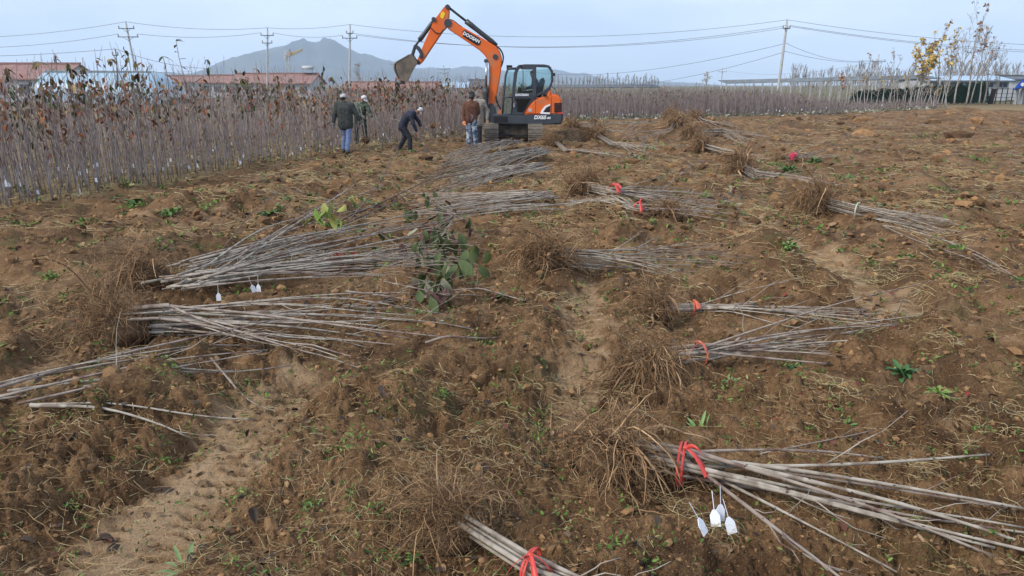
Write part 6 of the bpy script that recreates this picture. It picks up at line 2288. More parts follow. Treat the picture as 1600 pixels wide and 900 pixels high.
def hand_chains(w, e, side, curl=.5):
    """palm, four unequal bent fingers and a thumb leaving the side of the palm; w wrist, e elbow"""
    w, e = np.asarray(w, float), np.asarray(e, float)
    d = (w - e) / np.linalg.norm(w - e)
    ref = np.array((0, 0, 1.0)) if abs(d[2]) < .8 else np.array((0, 1.0, 0))
    a = np.cross(d, ref)
    a /= np.linalg.norm(a)
    b = np.cross(a, d)
    a = a * side
    ch = [[(tuple(w), .026), (tuple(w + d * .045), .034), (tuple(w + d * .085), .034)],
          [(tuple(w + d * .03 - a * .02), .024), (tuple(w + d * .085 - a * .028), .02)], [(tuple(w + d * .03 + a * .02), .024), (tuple(w + d * .085 + a * .028), .02)]]
    for k, (o, L) in enumerate(((-.030, .062), (-.010, .074), (.010, .070), (.030, .055))):
        k0 = w + d * .09 + a * o
        k1 = k0 + (d * math.cos(curl * .6) - b * math.sin(curl * .6)) * L * .5
        k2 = k1 + (d * math.cos(curl * 1.8) - b * math.sin(curl * 1.8)) * L * .5
        ch.append([(tuple(k0), .0105), (tuple(k1), .010), (tuple(k2), .0085)])
    t0 = w + d * .035 - a * .03
    t1 = t0 + d * .035 - a * .028 - b * .01
    t2 = t1 + d * .028 - a * .004 - b * .015
    ch.append([(tuple(t0), .014), (tuple(t1), .012), (tuple(t2), .0095)])
    return ch


def person(label, loc, J, face, look, cols, hat=None, hair=True, coat_len=.14, shoes=True, glove=None, puff=1.0, seed=0, sitting=False):
    """J: joints in local metres (x across the photo, y away, z up). face: unit vector the head faces."""
    skin, jacket, trousers, hatm = cols
    o = thing("person", label, "person", tuple(loc))
    f = np.asarray(face, float)
    f /= np.linalg.norm(f)
    hd = np.asarray(J['head'], float)
    upv = hd - np.asarray(J['neck'], float)
    upv /= np.linalg.norm(upv)
    f = f - upv * (f @ upv)
    f /= np.linalg.norm(f)
    sd = np.cross(f, upv)
    bodych = [
        [(J['pelvis'], .125), (J['belly'], .12), (J['chest'], .125), (J['neck'], .058), (tuple(hd - upv * .06), .062)],
        [(J['sh_l'], .062), (J['chest'], .11), (J['sh_r'], .062)],
        [(J['hip_l'], .09), (J['pelvis'], .12), (J['hip_r'], .09)],
    ]
    for s in 'lr':
        bodych.append([(J['sh_' + s], .060), (lerp(J['sh_' + s], J['el_' + s], .5), .047), (J['el_' + s], .040), (lerp(J['el_' + s], J['wr_' + s], .35), .040), (J['wr_' + s], .026)])
        bodych.append([(J['hip_' + s], .085), (lerp(J['hip_' + s], J['kn_' + s], .5), .072), (J['kn_' + s], .055), (lerp(J['kn_' + s], J['an_' + s], .35), .056), (J['an_' + s], .038)])
        bodych.append([(J['an_' + s], .038), (J['heel_' + s], .035)])
        bodych.append([(J['heel_' + s], .038), (J['toe_' + s], .032)])
        bodych += hand_chains(J['wr_' + s], J['el_' + s], 1 if s == 'l' else -1)
    balls = [(tuple(hd), (.078, .085, .10)), (tuple(hd + upv * .03), (.08, .082, .085)), (tuple(hd + f * .04 - upv * .06), .052), (tuple(hd + f * .098 - upv * .005), .016), (tuple(hd + f * .09 + upv * .012), .013),
             (tuple(hd + sd * .08 - upv * .005), (.016, .02, .028)), (tuple(hd - sd * .08 - upv * .005), (.016, .02, .028)), (tuple(hd + f * .078 - upv * .065), .022), (tuple(hd + f * .083 - upv * .047), .012), (tuple(hd + f * .066 + upv * .03), .03)]
    body = blob("body", bodych, .0145, skin, o, 2, balls)
    for s in (-1, 1):
        p = hd + f * .083 + upv * .012 + sd * s * .031
        MB().add(*_knot(p, .0085)).build("eye", [MAT_HAIR], body)
    p = hd + f * .090 - upv * .047
    MB().tubes(np.array([p - sd * .024 - f * .006, p, p + sd * .024 - f * .006]), .0045, 5).build("mouth", [MAT_LIP], body)
    # trousers
    tc = [[(J['hip_l'], .105), (J['pelvis'], .135), (J['hip_r'], .105)], [(J['pelvis'], .14), (lerp(J['pelvis'], J['belly'], .5), .135)]]
    for s in 'lr':
        tc.append([(J['hip_' + s], .108), (lerp(J['hip_' + s], J['kn_' + s], .5), .092), (J['kn_' + s], .078), (lerp(J['kn_' + s], J['an_' + s], .5), .074), (lerp(J['kn_' + s], J['an_' + s], .93), .07)])
    blob("trousers", tc, .016, trousers, o, 3, wrinkle=.022, seed=seed)
    # jacket
    pel, bel = np.asarray(J['pelvis'], float), np.asarray(J['belly'], float)
    dn = (pel - bel) / np.linalg.norm(pel - bel)
    hem = pel + dn * coat_len
    acr = np.asarray(J['sh_r'], float) - np.asarray(J['sh_l'], float)
    acr /= np.linalg.norm(acr)
    jc = []
    for k in (-1, 0, 1):
        off = acr * k * .075
        jc.append([(tuple(hem + off), .128 * puff), (tuple(pel + off), .130 * puff), (tuple(bel + off), .125 * puff), (tuple(np.asarray(J['chest']) + off * 1.2), .13 * puff)])
    jc.append([(J['sh_l'], .080 * puff), (lerp(J['chest'], J['neck'], .45), .10 * puff), (J['sh_r'], .080 * puff)])
    jc.append([(lerp(J['chest'], J['neck'], .4), .09), (lerp(J['neck'], hd, .12), .073)])
    for s in 'lr':
        jc.append([(J['sh_' + s], .082 * puff), (lerp(J['sh_' + s], J['el_' + s], .5), .068 * puff), (J['el_' + s], .062 * puff), (lerp(J['el_' + s], J['wr_' + s], .9), .048 * puff)])
    blob("jacket", jc, .016, jacket, o, 3, wrinkle=.02, seed=seed + 5)
    if shoes:
        for s in 'lr':
            h_, t_ = np.asarray(J['heel_' + s], float), np.asarray(J['toe_' + s], float)
            blob("shoe", [[(J['an_' + s], .052), (tuple(h_), .05), (tuple((h_ + t_) / 2), .05), (tuple(t_), .042)]], .013, MAT_SHOE, o, 2)
    if glove is not None:
        for s in 'lr':
            blob("glove", [[(q[0], q[1] + .005) for q in c] for c in hand_chains(J['wr_' + s], J['el_' + s], 1 if s == 'l' else -1)], .0085, glove, o, 1)
    if hair:
        hb = [(tuple(hd + upv * .045 - f * .012), (.088, .09, .078)), (tuple(hd - f * .03 + upv * .01), (.084, .078, .09)), (tuple(hd + upv * .07 + f * .02), (.07, .07, .05))]
        blob("hair", [], .014, MAT_HAIR, o, 1, hb, wrinkle=.02, seed=seed)
    if hat is not None:
        cap = thing_part("cap", o, None)
        blob("cap_crown", [], .012, hatm, cap, 2, [(tuple(hd + upv * .055), (.098, .104, .078)), (tuple(hd + upv * .045 - f * .012), (.098, .1, .075))])
        V = []
        for t in np.linspace(-1.1, 1.1, 11):
            dv = f * math.cos(t) + sd * math.sin(t)
            V += [hd + upv * .045 + dv * .085, hd + upv * .022 + dv * .088 + f * hat * math.cos(t) ** .7]
        V = np.array(V)
        V = np.concatenate((V, V - upv * .007))
        F = []
        for i in range(10):
            a = 2 * i
            F += [(a, a + 1, a + 3, a + 2), (22 + a, 22 + a + 2, 22 + a + 3, 22 + a + 1), (a + 1, 22 + a + 1, 22 + a + 3, a + 3)]
        MB().add(V, np.array(F)).build("cap_brim", [hatm], cap)
    return o


def stand(**k):
    J = dict(pelvis=(0, 0, .93), belly=(0, 0, 1.10), chest=(0, 0, 1.30), neck=(0, 0, 1.47), head=(0, 0, 1.60), sh_l=(-.19, 0, 1.40), sh_r=(.19, 0, 1.40), el_l=(-.25, 0, 1.12), el_r=(.25, 0, 1.12), wr_l=(-.27, -.04, .88), wr_r=(.27, -.04, .88),
             hip_l=(-.095, 0, .90), hip_r=(.095, 0, .90), kn_l=(-.10, 0, .49), kn_r=(.10, 0, .49), an_l=(-.11, 0, .09), an_r=(.11, 0, .09), heel_l=(-.11, .04, .05), heel_r=(.11, .04, .05), toe_l=(-.12, -.16, .045), toe_r=(.12, -.16, .045))
    J.update(k)
    return J


MAT_LIP = mat("lips", (0.22, 0.08, 0.06), rough=.6)
J_COAT = mat("charcoal_green_coat", (0.040, 0.046, 0.042), (0.058, 0.064, 0.058), scale=14, rough=.9)
J_CAMO = mat("green_camouflage_jacket", (0.06, 0.085, 0.06), (0.15, 0.175, 0.13), scale=16, rough=.9, col3=(0.035, 0.045, 0.035), scale3=12, lo=.45, hi=.55)
J_NAVY = mat("navy_jacket", (0.022, 0.026, 0.042), (0.034, 0.038, 0.058), scale=14, rough=.85)
J_BROWN = mat("brown_jacket", (0.10, 0.042, 0.026), (0.14, 0.062, 0.038), scale=14, rough=.85)
J_BEIGE = mat("grey_beige_coat", (0.23, 0.20, 0.165), (0.30, 0.265, 0.22), scale=12, rough=.9)
J_BLUE = mat("driver_blue_jacket", (0.02, 0.055, 0.16), rough=.85)
T_JEAN = mat("blue_jeans", (0.16, 0.21, 0.36), (0.22, 0.28, 0.44), scale=10, rough=.9)
T_DARK = mat("dark_trousers", (0.022, 0.024, 0.032), (0.034, 0.036, 0.046), scale=12, rough=.9)
T_PAINT = mat("patterned_jeans", (0.05, 0.085, 0.16), (0.36, 0.40, 0.44), scale=9, rough=.9, lo=.46, hi=.58)
T_GREEN = mat("dark_green_trousers", (0.035, 0.045, 0.036), (0.055, 0.065, 0.05), scale=12, rough=.9)
C_GREY = mat("light_grey_cap", (0.42, 0.41, 0.40), (0.52, 0.51, 0.50), scale=18, rough=.9)
C_WHITE = mat("white_grey_cap", (0.55, 0.54, 0.52), (0.68, 0.67, 0.65), scale=18, rough=.9)
G_ORANGE = mat("orange_glove", (0.62, 0.19, 0.07), (0.7, 0.28, 0.12), scale=25, rough=.9)
G_GREY = mat("work_glove", (0.12, 0.11, 0.10), (0.2, 0.18, 0.16), scale=25, rough=.9)


def foot_at(px, py):
    g = ground(px, py)
    z = float(surf(np.array([g[0]]), np.array([g[1]]))[0][0]) if 'surf' in globals() else g[2]
    return np.array((g[0], g[1], z))


# 1: seen from behind, walking
p1 = foot_at(543, 241)
person("person in dark coat, blue jeans and grey cap walking away from the camera", p1,
       stand(sh_l=(-.20, 0, 1.40), sh_r=(.21, .02, 1.39), el_l=(-.30, -.02, 1.13), wr_l=(-.345, -.06, .90), el_r=(.33, .02, 1.14), wr_r=(.42, .06, .97), head=(-.02, .02, 1.60), neck=(-.01, 0, 1.47),
             kn_l=(-.08, .10, .52), an_l=(-.13, .06, .10), heel_l=(-.13, .02, .05), toe_l=(-.12, .22, .05), kn_r=(.07, -.02, .48), an_r=(.02, -.10, .09), heel_r=(.02, -.14, .05), toe_r=(.04, .08, .045)),
       (.15, 1, -.05), None, (MAT_SKIN, J_COAT, T_JEAN, C_GREY), hat=.05, hair=True, coat_len=.12, puff=1.14, seed=1, glove=G_GREY)
# 2: camouflage jacket, looks down to the right, holds a sapling
p2 = foot_at(566, 229)
person("person in green camouflage jacket and white cap holding a sapling", p2,
       stand(pelvis=(-.02, .02, .86), belly=(.0, .0, 1.03), chest=(.04, -.06, 1.21), neck=(.10, -.12, 1.35), head=(.17, -.17, 1.46), sh_l=(-.12, -.02, 1.29), sh_r=(.21, -.10, 1.29), el_l=(-.06, -.18, 1.03), wr_l=(.12, -.30, .92),
             el_r=(.33, -.14, 1.08), wr_r=(.42, -.24, .86), hip_l=(-.12, .02, .84), hip_r=(.08, .02, .84), kn_l=(-.14, -.04, .46), kn_r=(.12, -.05, .46), an_l=(-.17, .0, .09), an_r=(.14, 0, .09),
             heel_l=(-.17, .04, .05), heel_r=(.13, .04, .05), toe_l=(-.15, -.17, .045), toe_r=(.2, -.16, .045)),
       (.8, -.45, -.35), None, (MAT_SKIN, J_CAMO, T_GREEN, C_WHITE), hat=.085, hair=False, coat_len=.10, puff=1.0, seed=2, glove=G_GREY)
# 3: navy, bent over to the right, digging
p3 = foot_at(636, 236)
person("person in navy clothes and white cap bent over digging to the right", p3,
       stand(pelvis=(-.10, 0, .83), belly=(-.02, -.02, 1.0), chest=(.13, -.05, 1.16), neck=(.32, -.08, 1.24), head=(.43, -.10, 1.30), sh_l=(.20, .13, 1.19), sh_r=(.20, -.23, 1.16), el_l=(.38, .12, .98), wr_l=(.47, .02, .80),
             el_r=(.27, -.28, .90), wr_r=(.36, -.22, .66), hip_l=(-.12, .10, .81), hip_r=(-.10, -.10, .81), kn_l=(-.06, .14, .46), an_l=(-.27, .16, .12), heel_l=(-.32, .16, .09), toe_l=(-.14, .16, .05),
             kn_r=(.13, -.13, .44), an_r=(.12, -.14, .08), heel_r=(.08, -.14, .04), toe_r=(.28, -.15, .04)),
       (.75, -.15, -.7), None, (MAT_SKIN, J_NAVY, T_DARK, C_WHITE), hat=.075, hair=True, coat_len=.06, puff=1.02, seed=3)
# 4: brown jacket, patterned jeans, back to the camera
p4 = foot_at(737, 232)
person("person in brown jacket, paint patterned jeans and orange gloves, back turned", p4,
       stand(sh_l=(-.19, -.02, 1.38), sh_r=(.18, .05, 1.38), el_l=(-.25, -.06, 1.10), wr_l=(-.22, -.10, .86), el_r=(.24, .12, 1.13), wr_r=(.16, .28, 1.0), head=(.03, .03, 1.58), kn_l=(-.09, .02, .49), an_l=(-.10, -.03, .09), heel_l=(-.10, -.06, .05), toe_l=(-.10, .16, .045),
             an_r=(.14, .05, .09), heel_r=(.14, .0, .05), toe_r=(.16, .22, .045)),
       (.35, .9, -.25), None, (MAT_SKIN, J_BROWN, T_PAINT, None), hat=None, hair=True, coat_len=.04, puff=1.05, seed=4, glove=G_ORANGE)
# 5: beige coat, half hidden behind 4
p5 = p4 + np.array((.13, .75, 0))
p5[2] = float(H(p5[0], p5[1]))
person("person in grey beige coat half hidden behind the one in brown jacket", p5,
       stand(head=(-.13, 0, 1.66), neck=(-.06, 0, 1.52), chest=(.04, 0, 1.34), sh_l=(-.20, .0, 1.43), sh_r=(.24, .0, 1.41), el_r=(.36, .05, 1.12), wr_r=(.36, .0, .86), el_l=(-.28, .0, 1.14), wr_l=(-.2, .12, .95)),
       (-.5, .8, -.2), None, (MAT_SKIN, J_BEIGE, T_DARK, None), hat=None, hair=True, coat_len=.2, puff=1.12, seed=5)
# 6: driver on the seat
pd = at(836, 150, YN + .52)
person("driver in blue jacket sitting in the excavator cab", pd,
       stand(pelvis=(.06, 0, .10), belly=(.05, 0, .28), chest=(.0, 0, .47), neck=(-.05, 0, .62), head=(-.08, 0, .74), sh_l=(-.01, -.19, .54), sh_r=(-.01, .19, .54), el_l=(-.10, -.22, .30), wr_l=(-.33, -.20, .25), el_r=(-.10, .22, .30), wr_r=(-.33, .16, .25),
             hip_l=(.02, -.09, .09), hip_r=(.02, .09, .09), kn_l=(-.40, -.12, .10), kn_r=(-.40, .12, .10), an_l=(-.50, -.12, -.32), an_r=(-.50, .12, -.32), heel_l=(-.48, -.12, -.36), heel_r=(-.48, .12, -.36), toe_l=(-.66, -.12, -.36), toe_r=(-.66, .12, -.36)),
       (-1, -.1, -.1), None, (MAT_SKIN, J_BLUE, T_DARK, None), hat=None, hair=True, coat_len=.02, puff=.95, seed=6)

# held saplings and tools
def held(name, label, cat, P, r0, r1, m, root=0):
    P = np.asarray(P, float)
    base = P[0].copy()
    o = thing(name, label, cat, tuple(base))
    tt = np.linspace(0, 1, 10)
    t = np.linspace(0, 1, len(P))
    path = np.stack([np.interp(tt, t, P[:, k]) for k in range(3)], 1)
    MB().tubes(path, np.linspace(r0, r1, 10)[None], 6).build("stem" if root else "handle", [m], o, loc=base)
    return o, base


w3l, w3r = p3 + np.array((.47, .02, .80)), p3 + np.array((.36, -.22, .66))
o, b = held("lifted_sapling", "sapling with small root ball held out by the bent over person", "sapling", [p3 + np.array((-.55, .3, 1.05)), w3l + (.04, .03, -.03), p3 + np.array((.80, .0, .84))], .008, .014, MAT_LSTEM, 1)
clod_mesh(p3 + np.array((.86, .0, .83)), .09, .09, .09, 3).build("soil_clod", [MAT_CLOD], o, loc=b)
root_mass(p3 + np.array((.84, .0, .83)), (-1, 0), .22, 16, 70, np.random.default_rng(3), fine_r=.004).build("root_ball", [MAT_ROOT], o, loc=b)
sp0, sp1 = w3r + np.array((.02, .02, .06)), p3 + np.array((.64, -.30, .16))
o, b = held("spade", "spade in the hands of the bent over person", "spade", [p3 + np.array((.18, -.16, .98)), w3r + (.05, 0, -.06), sp1], .016, .016, MAT_LSTEM2, 0)
d = (sp1 - w3r) / np.linalg.norm(sp1 - w3r)
sx = np.array((0, 1.0, 0))
V = [sp1 - sx * .09, sp1 + sx * .09, sp1 + sx * .085 + d * .2, sp1 + d * .27, sp1 - sx * .085 + d * .2]
nn = np.cross(d, sx) * .006
MB().add(np.concatenate((np.array(V) - nn, np.array(V) + nn)), [(0, 1, 2, 3, 4), (9, 8, 7, 6, 5)] + [(i, (i + 1) % 5, (i + 1) % 5 + 5, i + 5) for i in range(5)]).build("blade", [MAT_STEEL], o, loc=b, smooth=False)
h2 = p2 + np.array((.14, -.34, .86))
o, b = held("lifted_sapling", "green tinged sapling with roots held upright by the camouflaged person", "sapling", [p2 + np.array((.20, -.36, .16)), h2, p2 + np.array((.06, -.28, 1.22))], .014, .008, MAT_LSTEM, 1)
clod_mesh(p2 + np.array((.21, -.36, .14)), .11, .11, .10, 5).build("soil_clod", [MAT_CLOD], o, loc=b)
root_mass(p2 + np.array((.21, -.36, .16)), (0, 1), .22, 16, 60, np.random.default_rng(4), fine_r=.004).build("root_ball", [MAT_ROOT], o, loc=b)
q0, q1 = ground(613, 228), at(578, 168, ground(613, 228)[1])
o, b = held("bare_sapling", "pale bare stem leaning towards the camouflaged person", "stem", [q0, q1], .016, .010, MAT_WHITEWASH, 1)
# ================================================================== loose small stuff on the soil
MAT_SCLOD = mat("loose_clod", (0.17, 0.092, 0.041), (0.30, 0.175, 0.08), scale=7, rough=0.95, tint=True, bump=0.004, bscale=90)
MAT_STRAW = mat("dry_straw", (1, 1, 1), rough=0.7, tint=True)
MAT_WEED = mat("weed_green", (1, 1, 1), rough=0.65, tint=True, spec=0.15)


def field_points(n, rng, rmax=36.0, power=1.0, az=(-R(41), R(41))):
    """points of the dug field, denser towards the camera"""
    a = rng.uniform(az[0], az[1], n * 2)
    lo, hi = math.log(2.2), math.log(rmax)
    r = np.exp(rng.uniform(lo, hi, n * 2) ** 1.0)
    x, y = r * np.sin(a), r * np.cos(a)
    ok = beyond_edge(x, y) < .4
    return x[ok][:n], y[ok][:n], r[ok][:n]


def scatter():
    rng = np.random.default_rng(99)
    # --- crumbs of soil
    x, y, r = field_points(13500, rng, 15)
    z, cm = surf(x, y)
    keep = rng.uniform(0, 1, len(x)) > cm * .8
    x, y, r, z = x[keep], y[keep], r[keep], z[keep]
    n = len(x)
    s = rng.lognormal(math.log(.0085), .5, n) * np.clip(r / 5, .75, 3.2)
    s = np.minimum(s, .045)
    bm = bmesh.new()
    bmesh.ops.create_icosphere(bm, subdivisions=1, radius=1.0)
    iv = np.array([v.co[:] for v in bm.verts])
    fi = np.array([[v.index for v in f.verts] for f in bm.faces])
    bm.free()
    V = iv[None] * (s[:, None] * rng.uniform(.6, 1.35, (n, 3)))[:, None, :] * rng.uniform(.55, 1.35, (n, len(iv), 1))
    a = rng.uniform(0, 6.28, n)
    ca, sa = np.cos(a)[:, None], np.sin(a)[:, None]
    V = np.stack((V[..., 0] * ca - V[..., 1] * sa, V[..., 0] * sa + V[..., 1] * ca, V[..., 2] * .8), -1)
    V += np.stack((x, y, z + s * .25), 1)[:, None, :]
    F = (fi[None] + (np.arange(n) * len(iv))[:, None, None]).reshape(-1, 3)
    t = pick([(1, 1, 1), (.8, .8, .8), (1.2, 1.18, 1.12), (.65, .63, .6)], n, rng)
    o = MB().add(V.reshape(-1, 3), F, 0, np.repeat(t, len(iv), 0)).build("soil_crumbs", [MAT_SCLOD], smooth=False)
    tag(o, "loose crumbs and clods of brown soil over the dug field", "soil", kind="stuff")

    # --- dry straw, grass and root fibres: curved thin blades
    def blades(x, y, z, L, w, cols, up, curl, name, label, m, segs=3):
        n = len(x)
        a = rng.uniform(0, 6.28, n)
        el = rng.normal(up, .3, n)
        t = np.linspace(0, 1, segs)
        cv = rng.normal(0, curl, n)
        aa = a[:, None] + cv[:, None] * t
        step = (L / (segs - 1))[:, None]
        ee = el[:, None] - (1.1 * np.abs(el) + .3)[:, None] * t * 1.2
        dx, dy, dz = np.cos(aa) * np.cos(ee) * step, np.sin(aa) * np.cos(ee) * step, np.sin(ee) * step
        P = np.stack((x[:, None] + np.cumsum(dx, 1) - dx[:, :1], y[:, None] + np.cumsum(dy, 1) - dy[:, :1], z[:, None] + np.cumsum(dz, 1) - dz[:, :1]), -1)
        hz = H(P[..., 0], P[..., 1]) + .006
        P[..., 2] = np.maximum(P[..., 2], hz)
        mb = MB()
        mb.tubes(P, (w[:, None] * (1 - .75 * t)[None]), 3, tint=cols, cap=False)
        o = mb.build(name, [m])
        tag(o, label, "grass", kind="stuff")

    x, y, r = field_points(38000, rng, 44)
    dens = fbm(x * .7, y * .7, 201, 3)
    k = dens > -.05 + rng.uniform(-.35, .35, len(x))
    x, y, r = x[k], y[k], r[k]
    z, cm = surf(x, y)
    n = len(x)
    blades(x, y, z + .004, rng.uniform(.05, .2, n) * np.clip(r / 6, .8, 2.2), rng.uniform(.0009, .0018, n) * np.clip(r / 3.5, .9, 5), pick([(.48, .34, .16), (.40, .26, .12), (.34, .20, .09), (.52, .43, .23), (.24, .14, .07)], n, rng), .22, 1.3,
           "dry_straw", "dry straw and root fibres strewn over the soil", MAT_STRAW)
    # coarse dry grass and lumps on the far half of the field
    n = 12000
    a = rng.uniform(-R(20), R(41), n)
    r = 1 / rng.uniform(1 / 62.0, 1 / 11.0, n)
    x, y = r * np.sin(a), r * np.cos(a)
    k = (beyond_edge(x, y) < .6) & (fbm(x * .35, y * .35, 205, 3) > -.1 + rng.uniform(-.4, .4, n))
    x, y, r = x[k], y[k], r[k]
    n = len(x)
    blades(x, y, surf(x, y)[0] + .02, rng.uniform(.15, .5, n) * np.clip(r / 25, .6, 1.6), rng.uniform(.00022, .0004, n) * r, pick([(.40, .30, .15), (.30, .21, .10), (.22, .13, .065), (.46, .39, .21), (.16, .16, .06), (.30, .27, .25)], n, rng), .35, 1.1,
           "dry_grass", "coarse dry grass lying over the far half of the dug field", MAT_STRAW)
    n = 5000
    a = rng.uniform(-R(25), R(41), n)
    r = 1 / rng.uniform(1 / 62.0, 1 / 10.0, n)
    x, y = r * np.sin(a), r * np.cos(a)
    k = (beyond_edge(x, y) < .3) & (fbm(x * .4, y * .4, 215, 3) > rng.uniform(-.5, .4, n))
    x, y, r = x[k], y[k], r[k]
    n = len(x)
    s = rng.lognormal(math.log(.0024), .45, n) * r
    V = iv[None] * (s[:, None] * rng.uniform(.6, 1.5, (n, 3)) * np.array((1.3, 1.0, .75)))[:, None, :] * rng.uniform(.55, 1.35, (n, len(iv), 1))
    V += np.stack((x, y, surf(x, y)[0] + s * .1), 1)[:, None, :]
    F = (fi[None] + (np.arange(n) * len(iv))[:, None, None]).reshape(-1, 3)
    o = MB().add(V.reshape(-1, 3), F, 0, np.repeat(pick([(.9, .88, .85), (.6, .58, .56), (.42, .4, .38), (1.05, 1.0, .95)], n, rng), len(iv), 0)).build("soil_lumps", [MAT_SCLOD], smooth=False)
    tag(o, "turned lumps of dark soil on the far half of the field", "soil", kind="stuff")
    # straw tufts (dense clumps)
    tx, ty, tl = [], [], []
    tufts = [(265, 440, .35), (240, 470, .3), (215, 490, .3), (300, 420, .3), (1275, 440, .25), (1300, 605, .18), (1290, 500, .25), (1500, 440, .3), (1380, 440, .2), (1440, 470, .25), (840, 350, .3), (860, 470, .25), (980, 620, .25),
             (760, 690, .3), (880, 620, .25), (1120, 830, .12), (1490, 540, .25), (1560, 680, .25), (1590, 660, .2), (640, 770, .3), (300, 890, .2), (1050, 790, .15), (900, 300, .5), (700, 250, .6), (640, 255, .6), (560, 265, .7), (470, 280, .5), (350, 300, .5),
             (960, 330, .4), (820, 420, .35), (1430, 730, .12), (1450, 325, .4), (1250, 340, .4), (1180, 330, .3), (1350, 210, .9), (1450, 230, .8), (1550, 230, .9), (1220, 215, .9), (840, 290, .5), (1480, 270, .6), (1560, 290, .5), (190, 560, .2)]
    for px, py, rad in tufts:
        g = ground(px, py)
        k = 46
        tx.append(g[0] + rng.normal(0, rad * .5, k))
        ty.append(g[1] + rng.normal(0, rad * .5, k))
    x, y = np.concatenate(tx), np.concatenate(ty)
    r = np.hypot(x, y)
    z = H(x, y)
    n = len(x)
    blades(x, y, z + .02, rng.uniform(.10, .26, n) * np.clip(r / 7, .8, 2), rng.uniform(.0010, .0019, n) * np.clip(r / 3.5, .9, 5), pick([(.46, .34, .16), (.40, .28, .13), (.30, .19, .09), (.50, .42, .22)], n, rng), .55, 1.3,
           "straw_tufts", "tangled tufts of dry grass on the dug soil", MAT_STRAW, 5)
    # --- green ground cover
    gx, gy, gs = [], [], []
    spots = [(80, 430, .12), (100, 465, .08), (130, 350, .25), (45, 350, .25), (420, 335, .22), (210, 320, .25), (270, 330, .25), (330, 325, .2), (250, 395, .18), (200, 295, .2), (40, 300, .4), (110, 640, .14), (150, 640, .12), (260, 600, .1), (275, 590, .12),
             (10, 690, .15), (255, 710, .12), (110, 770, .06), (370, 785, .08), (530, 705, .09), (590, 800, .05), (660, 500, .1), (755, 530, .12), (640, 880, .05), (850, 650, .1), (845, 690, .08), (830, 340, .2), (1010, 880, .05), (1090, 660, .1), (1190, 470, .08),
             (1230, 395, .12), (1410, 575, .12), (1320, 648, .08), (1465, 620, .14), (1530, 670, .08), (1510, 715, .05), (1235, 268, .3), (1270, 255, .3), (1320, 280, .3), (1390, 270, .3), (1210, 260, .3), (520, 355, .18), (440, 215, .5), (430, 250, .4), (520, 260, .5),
             (960, 265, .4), (880, 195, .6), (905, 190, .6), (820, 245, .4), (1000, 250, .4), (1360, 410, .12), (1420, 400, .12), (1480, 445, .2), (1510, 470, .15), (540, 600, .1), (620, 590, .06), (690, 640, .05), (950, 470, .1), (1130, 610, .1), (1590, 590, .08),
             (1560, 230, .5), (1450, 215, .6), (1530, 250, .5), (1470, 300, .3), (1320, 235, .4), (800, 620, .08), (480, 790, .06), (550, 770, .05), (960, 860, .08), (1240, 570, .12), (930, 640, .08), (390, 600, .1)]
    for px, py, rad in spots:
        g = ground(px, py)
        k = int(26 + 30 * min(1, rad * 4))
        gx.append(g[0] + rng.normal(0, rad * .45, k))
        gy.append(g[1] + rng.normal(0, rad * .45, k))
        gs.append(np.full(k, np.clip(g[1] / 5, .8, 3.0)))
    fx, fy, fr = field_points(1400, rng, 40)
    for q in range(6):
        gx.append(fx + rng.normal(0, .03, len(fx)))
        gy.append(fy + rng.normal(0, .03, len(fx)))
        gs.append(np.clip(fr / 5, .8, 2.6))
    x, y, s = np.concatenate(gx), np.concatenate(gy), np.concatenate(gs)
    z = surf(x, y)[0] + .008 + rng.uniform(0, .02, len(x))
    mb = MB()
    leaves_into(mb, np.stack((x, y, z), 1), rng.uniform(.018, .042, len(x)) * s, pick([(.09, .17, .03), (.06, .12, .025), (.14, .21, .05), (.20, .22, .07), (.045, .09, .025)], len(x), rng, .25), rng, droop=.45, width=.6)
    tag(mb.build("ground_weeds", [MAT_WEED]), "low green weeds sprouting in patches on the soil", "weeds", kind="stuff")
    # --- small dead leaves
    x, y, r = field_points(1500, rng, 34)
    z = surf(x, y)[0] + .01
    n = len(x)
    mb = MB()
    leaves_into(mb, np.stack((x, y, z), 1), rng.uniform(.03, .085, n) * np.clip(r / 7, .8, 1.6), pick([(.05, .036, .028), (.07, .05, .038), (.15, .09, .05), (.26, .165, .09), (.13, .05, .035), (.045, .033, .027)], n, rng), rng, droop=.1, width=.9)
    tag(mb.build("dead_leaves", [MAT_YLEAF]), "small dark dead leaves littering the dug soil", "leaves", kind="stuff")


scatter()

# --- single fallen leaves and plants one can point at
def fallen(label, px, py, m, size, rz, tilt=-.1, roll=0.0, name="fallen_leaf"):
    g = ground(px, py)
    z = float(surf(np.array([g[0]]), np.array([g[1]]))[0][0])
    o = put(name, BIG[m][abs(hash_of(label)) % 3].copy() if False else BIG[m][len(label) % 4], None, (g[0], g[1], z + .012))
    o.rotation_euler = (tilt, roll, rz)
    size *= .55
    o.scale = (size, size, size)
    tag(o, label, "leaf")


def hash_of(s):
    return sum(ord(c) for c in s)


